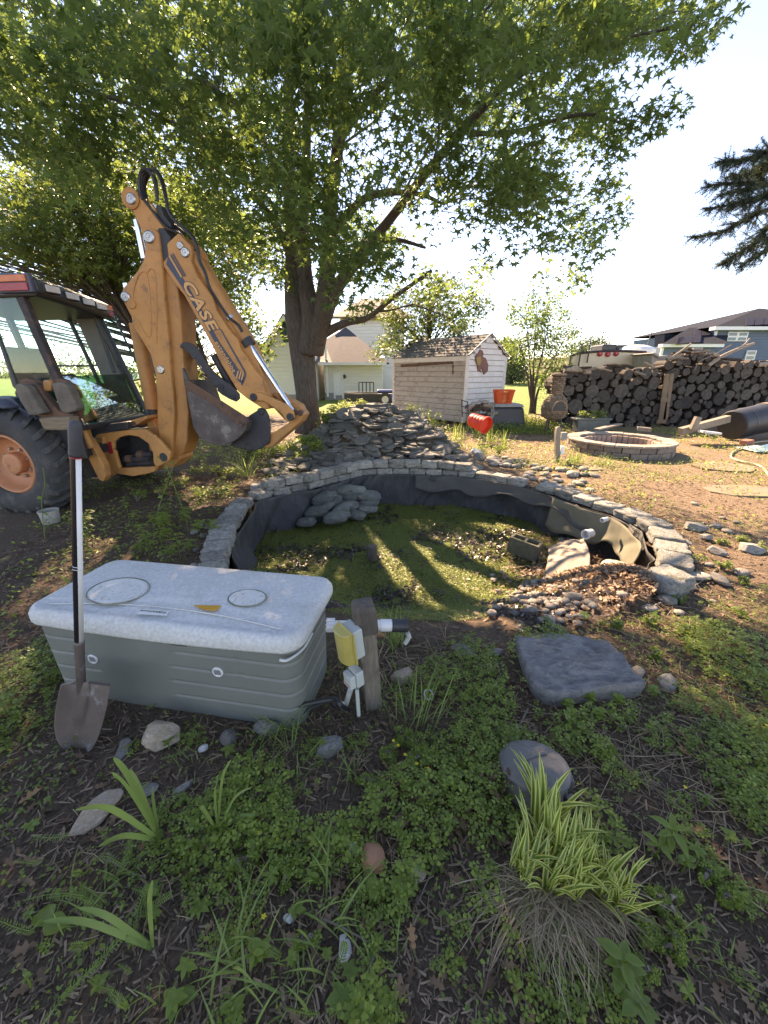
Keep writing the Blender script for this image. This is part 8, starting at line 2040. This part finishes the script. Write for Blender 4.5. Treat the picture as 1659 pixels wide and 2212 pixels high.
straw(1500, 1700, 220, 120, 90, .06, .18, 'thin dry stalks on the dark soil at the right', seed=4)
straw(700, 1750, 220, 200, 150, .03, .1, 'fine dry stalks scattered in the middle foreground', seed=5)
straw(350, 1750, 200, 250, 200, .03, .1, 'fine dry stalks scattered in the left foreground', seed=6)
straw(1450, 1300, 180, 90, 70, .05, .18, 'dry stalks on the bank outside the right end of the rim', seed=7)
# sticks
def stick(L, r0, label, z=.012, mat=m_twig, group=None):
    P = smooth_pts([lay(u, v, z) for u, v in L], 4); n = len(P); o = B().tube([p + Vector((0, 0, random.uniform(0, .004))) for p in P], list(np.linspace(r0, r0 * .5, n)), 6).obj('stick', mat); tag(o, label, 'stick', group)
stick([(1140, 1535), (1118, 1580), (1085, 1640)], .006, 'pale dead stick left of the dark canister, pointing up')
stick([(1395, 1320), (1460, 1290), (1520, 1255), (1548, 1230)], .008, 'long curved brown stick lying on the sunny bank right of the pond')
stick([(1440, 1300), (1470, 1290), (1490, 1275)], .005, 'short forked stick beside the long curved one on the bank')
stick([(900, 1850), (880, 1890), (865, 1960), (840, 1930)], .004, 'thin bent twig right of the terracotta ball')
stick([(810, 2060), (785, 2130), (758, 2175)], .006, 'lichen covered twig at the bottom centre')
stick([(235, 1860), (275, 1885), (315, 1900)], .003, 'small bleached twig in the left foreground')
stick([(0, 1500), (80, 1460), (140, 1450), (150, 1500)], .005, 'thin dark stick behind the left end of the storage box')
stick([(1420, 1960 - 400), (1500, 1590), (1600, 1640), (1659, 1700)], .006, 'long grey stick crossing the dark soil at the right')
stick([(1540, 1480), (1600, 1510), (1659, 1530)], .005, 'grey stick at the right edge of the soil')
stick([(1560, 1760), (1570, 1830), (1575, 1900)], .004, 'thin pale twig standing on the lit soil at the right edge')
stick([(630, 1180), (660, 1100)], .001, 'tiny twig') if False else None
stick([(700, 1990), (760, 2020), (830, 2060)], .004, 'long thin twig crossing the lower middle foreground')
stick([(955, 1760), (945, 1850), (900, 1960)], .004, 'pale twig left of the sedge thatch')
stick([(1480, 1555), (1560, 1600), (1640, 1690)], .004, 'thin dark twig at the right, lower of two parallel ones')
stick([(1180, 1200), (1195, 1225)], .001, 't') if False else None
# big fallen leaves as things
def oakleaf(u, v, s, label, mat=m_oak, rz=None, z=.02, tilt=.3):
    p = lay(u, v, z); V = []; rz = random.uniform(0, 6.28) if rz is None else rz; q = Quaternion((0, 0, 1), rz) @ Quaternion((1, 0, 0), tilt)
    for (x, y, zz) in OAKV: V.append(p + q @ Vector((x * s, y * s, zz * s + .25 * s * x * x)))
    o = O('fallen_leaf', V, OAKF, mat); tag(o, label, 'leaf'); s_ = o.modifiers.new('t', 'SOLIDIFY'); s_.thickness = .0006
oakleaf(562, 1655, .032, 'curled orange oak leaf in front of the storage box', tilt=.6)
oakleaf(70, 1725, .042, 'brown orange oak leaf at the left edge behind a dark green one')
oakleaf(310, 1835, .022, 'orange oak leaf stuck in the weeds at left')
oakleaf(570, 1775, .030, 'tan leaf under a yellow green one in the left middle', m_litter)
oakleaf(455, 2010, .024, 'curled tan leaf low on the left near a white chip', m_litter, tilt=.9)
oakleaf(1475, 1630, .034, 'pale tan oak leaf on the dark soil at the right', m_oak, rz=.8)
oakleaf(1425, 1580, .030, 'orange tan oak leaf right of the canister', m_oak)
oakleaf(1400, 1470 + 10, .022, 'small tan oak leaf right of the slab', m_oak)
oakleaf(1500, 1800, .030, 'tan leaf in the lit soil near the right edge', m_oak)
oakleaf(1260, 2030, .05, 'large brown leaf on the lower edge of the sedge thatch', m_litter)
oakleaf(890, 2030, .03, 'orange brown leaf under the bushy centre weed', m_oak)
oakleaf(1085, 1545, .03, 'pale brown leaf on the mulch left of the slab front', m_litter)
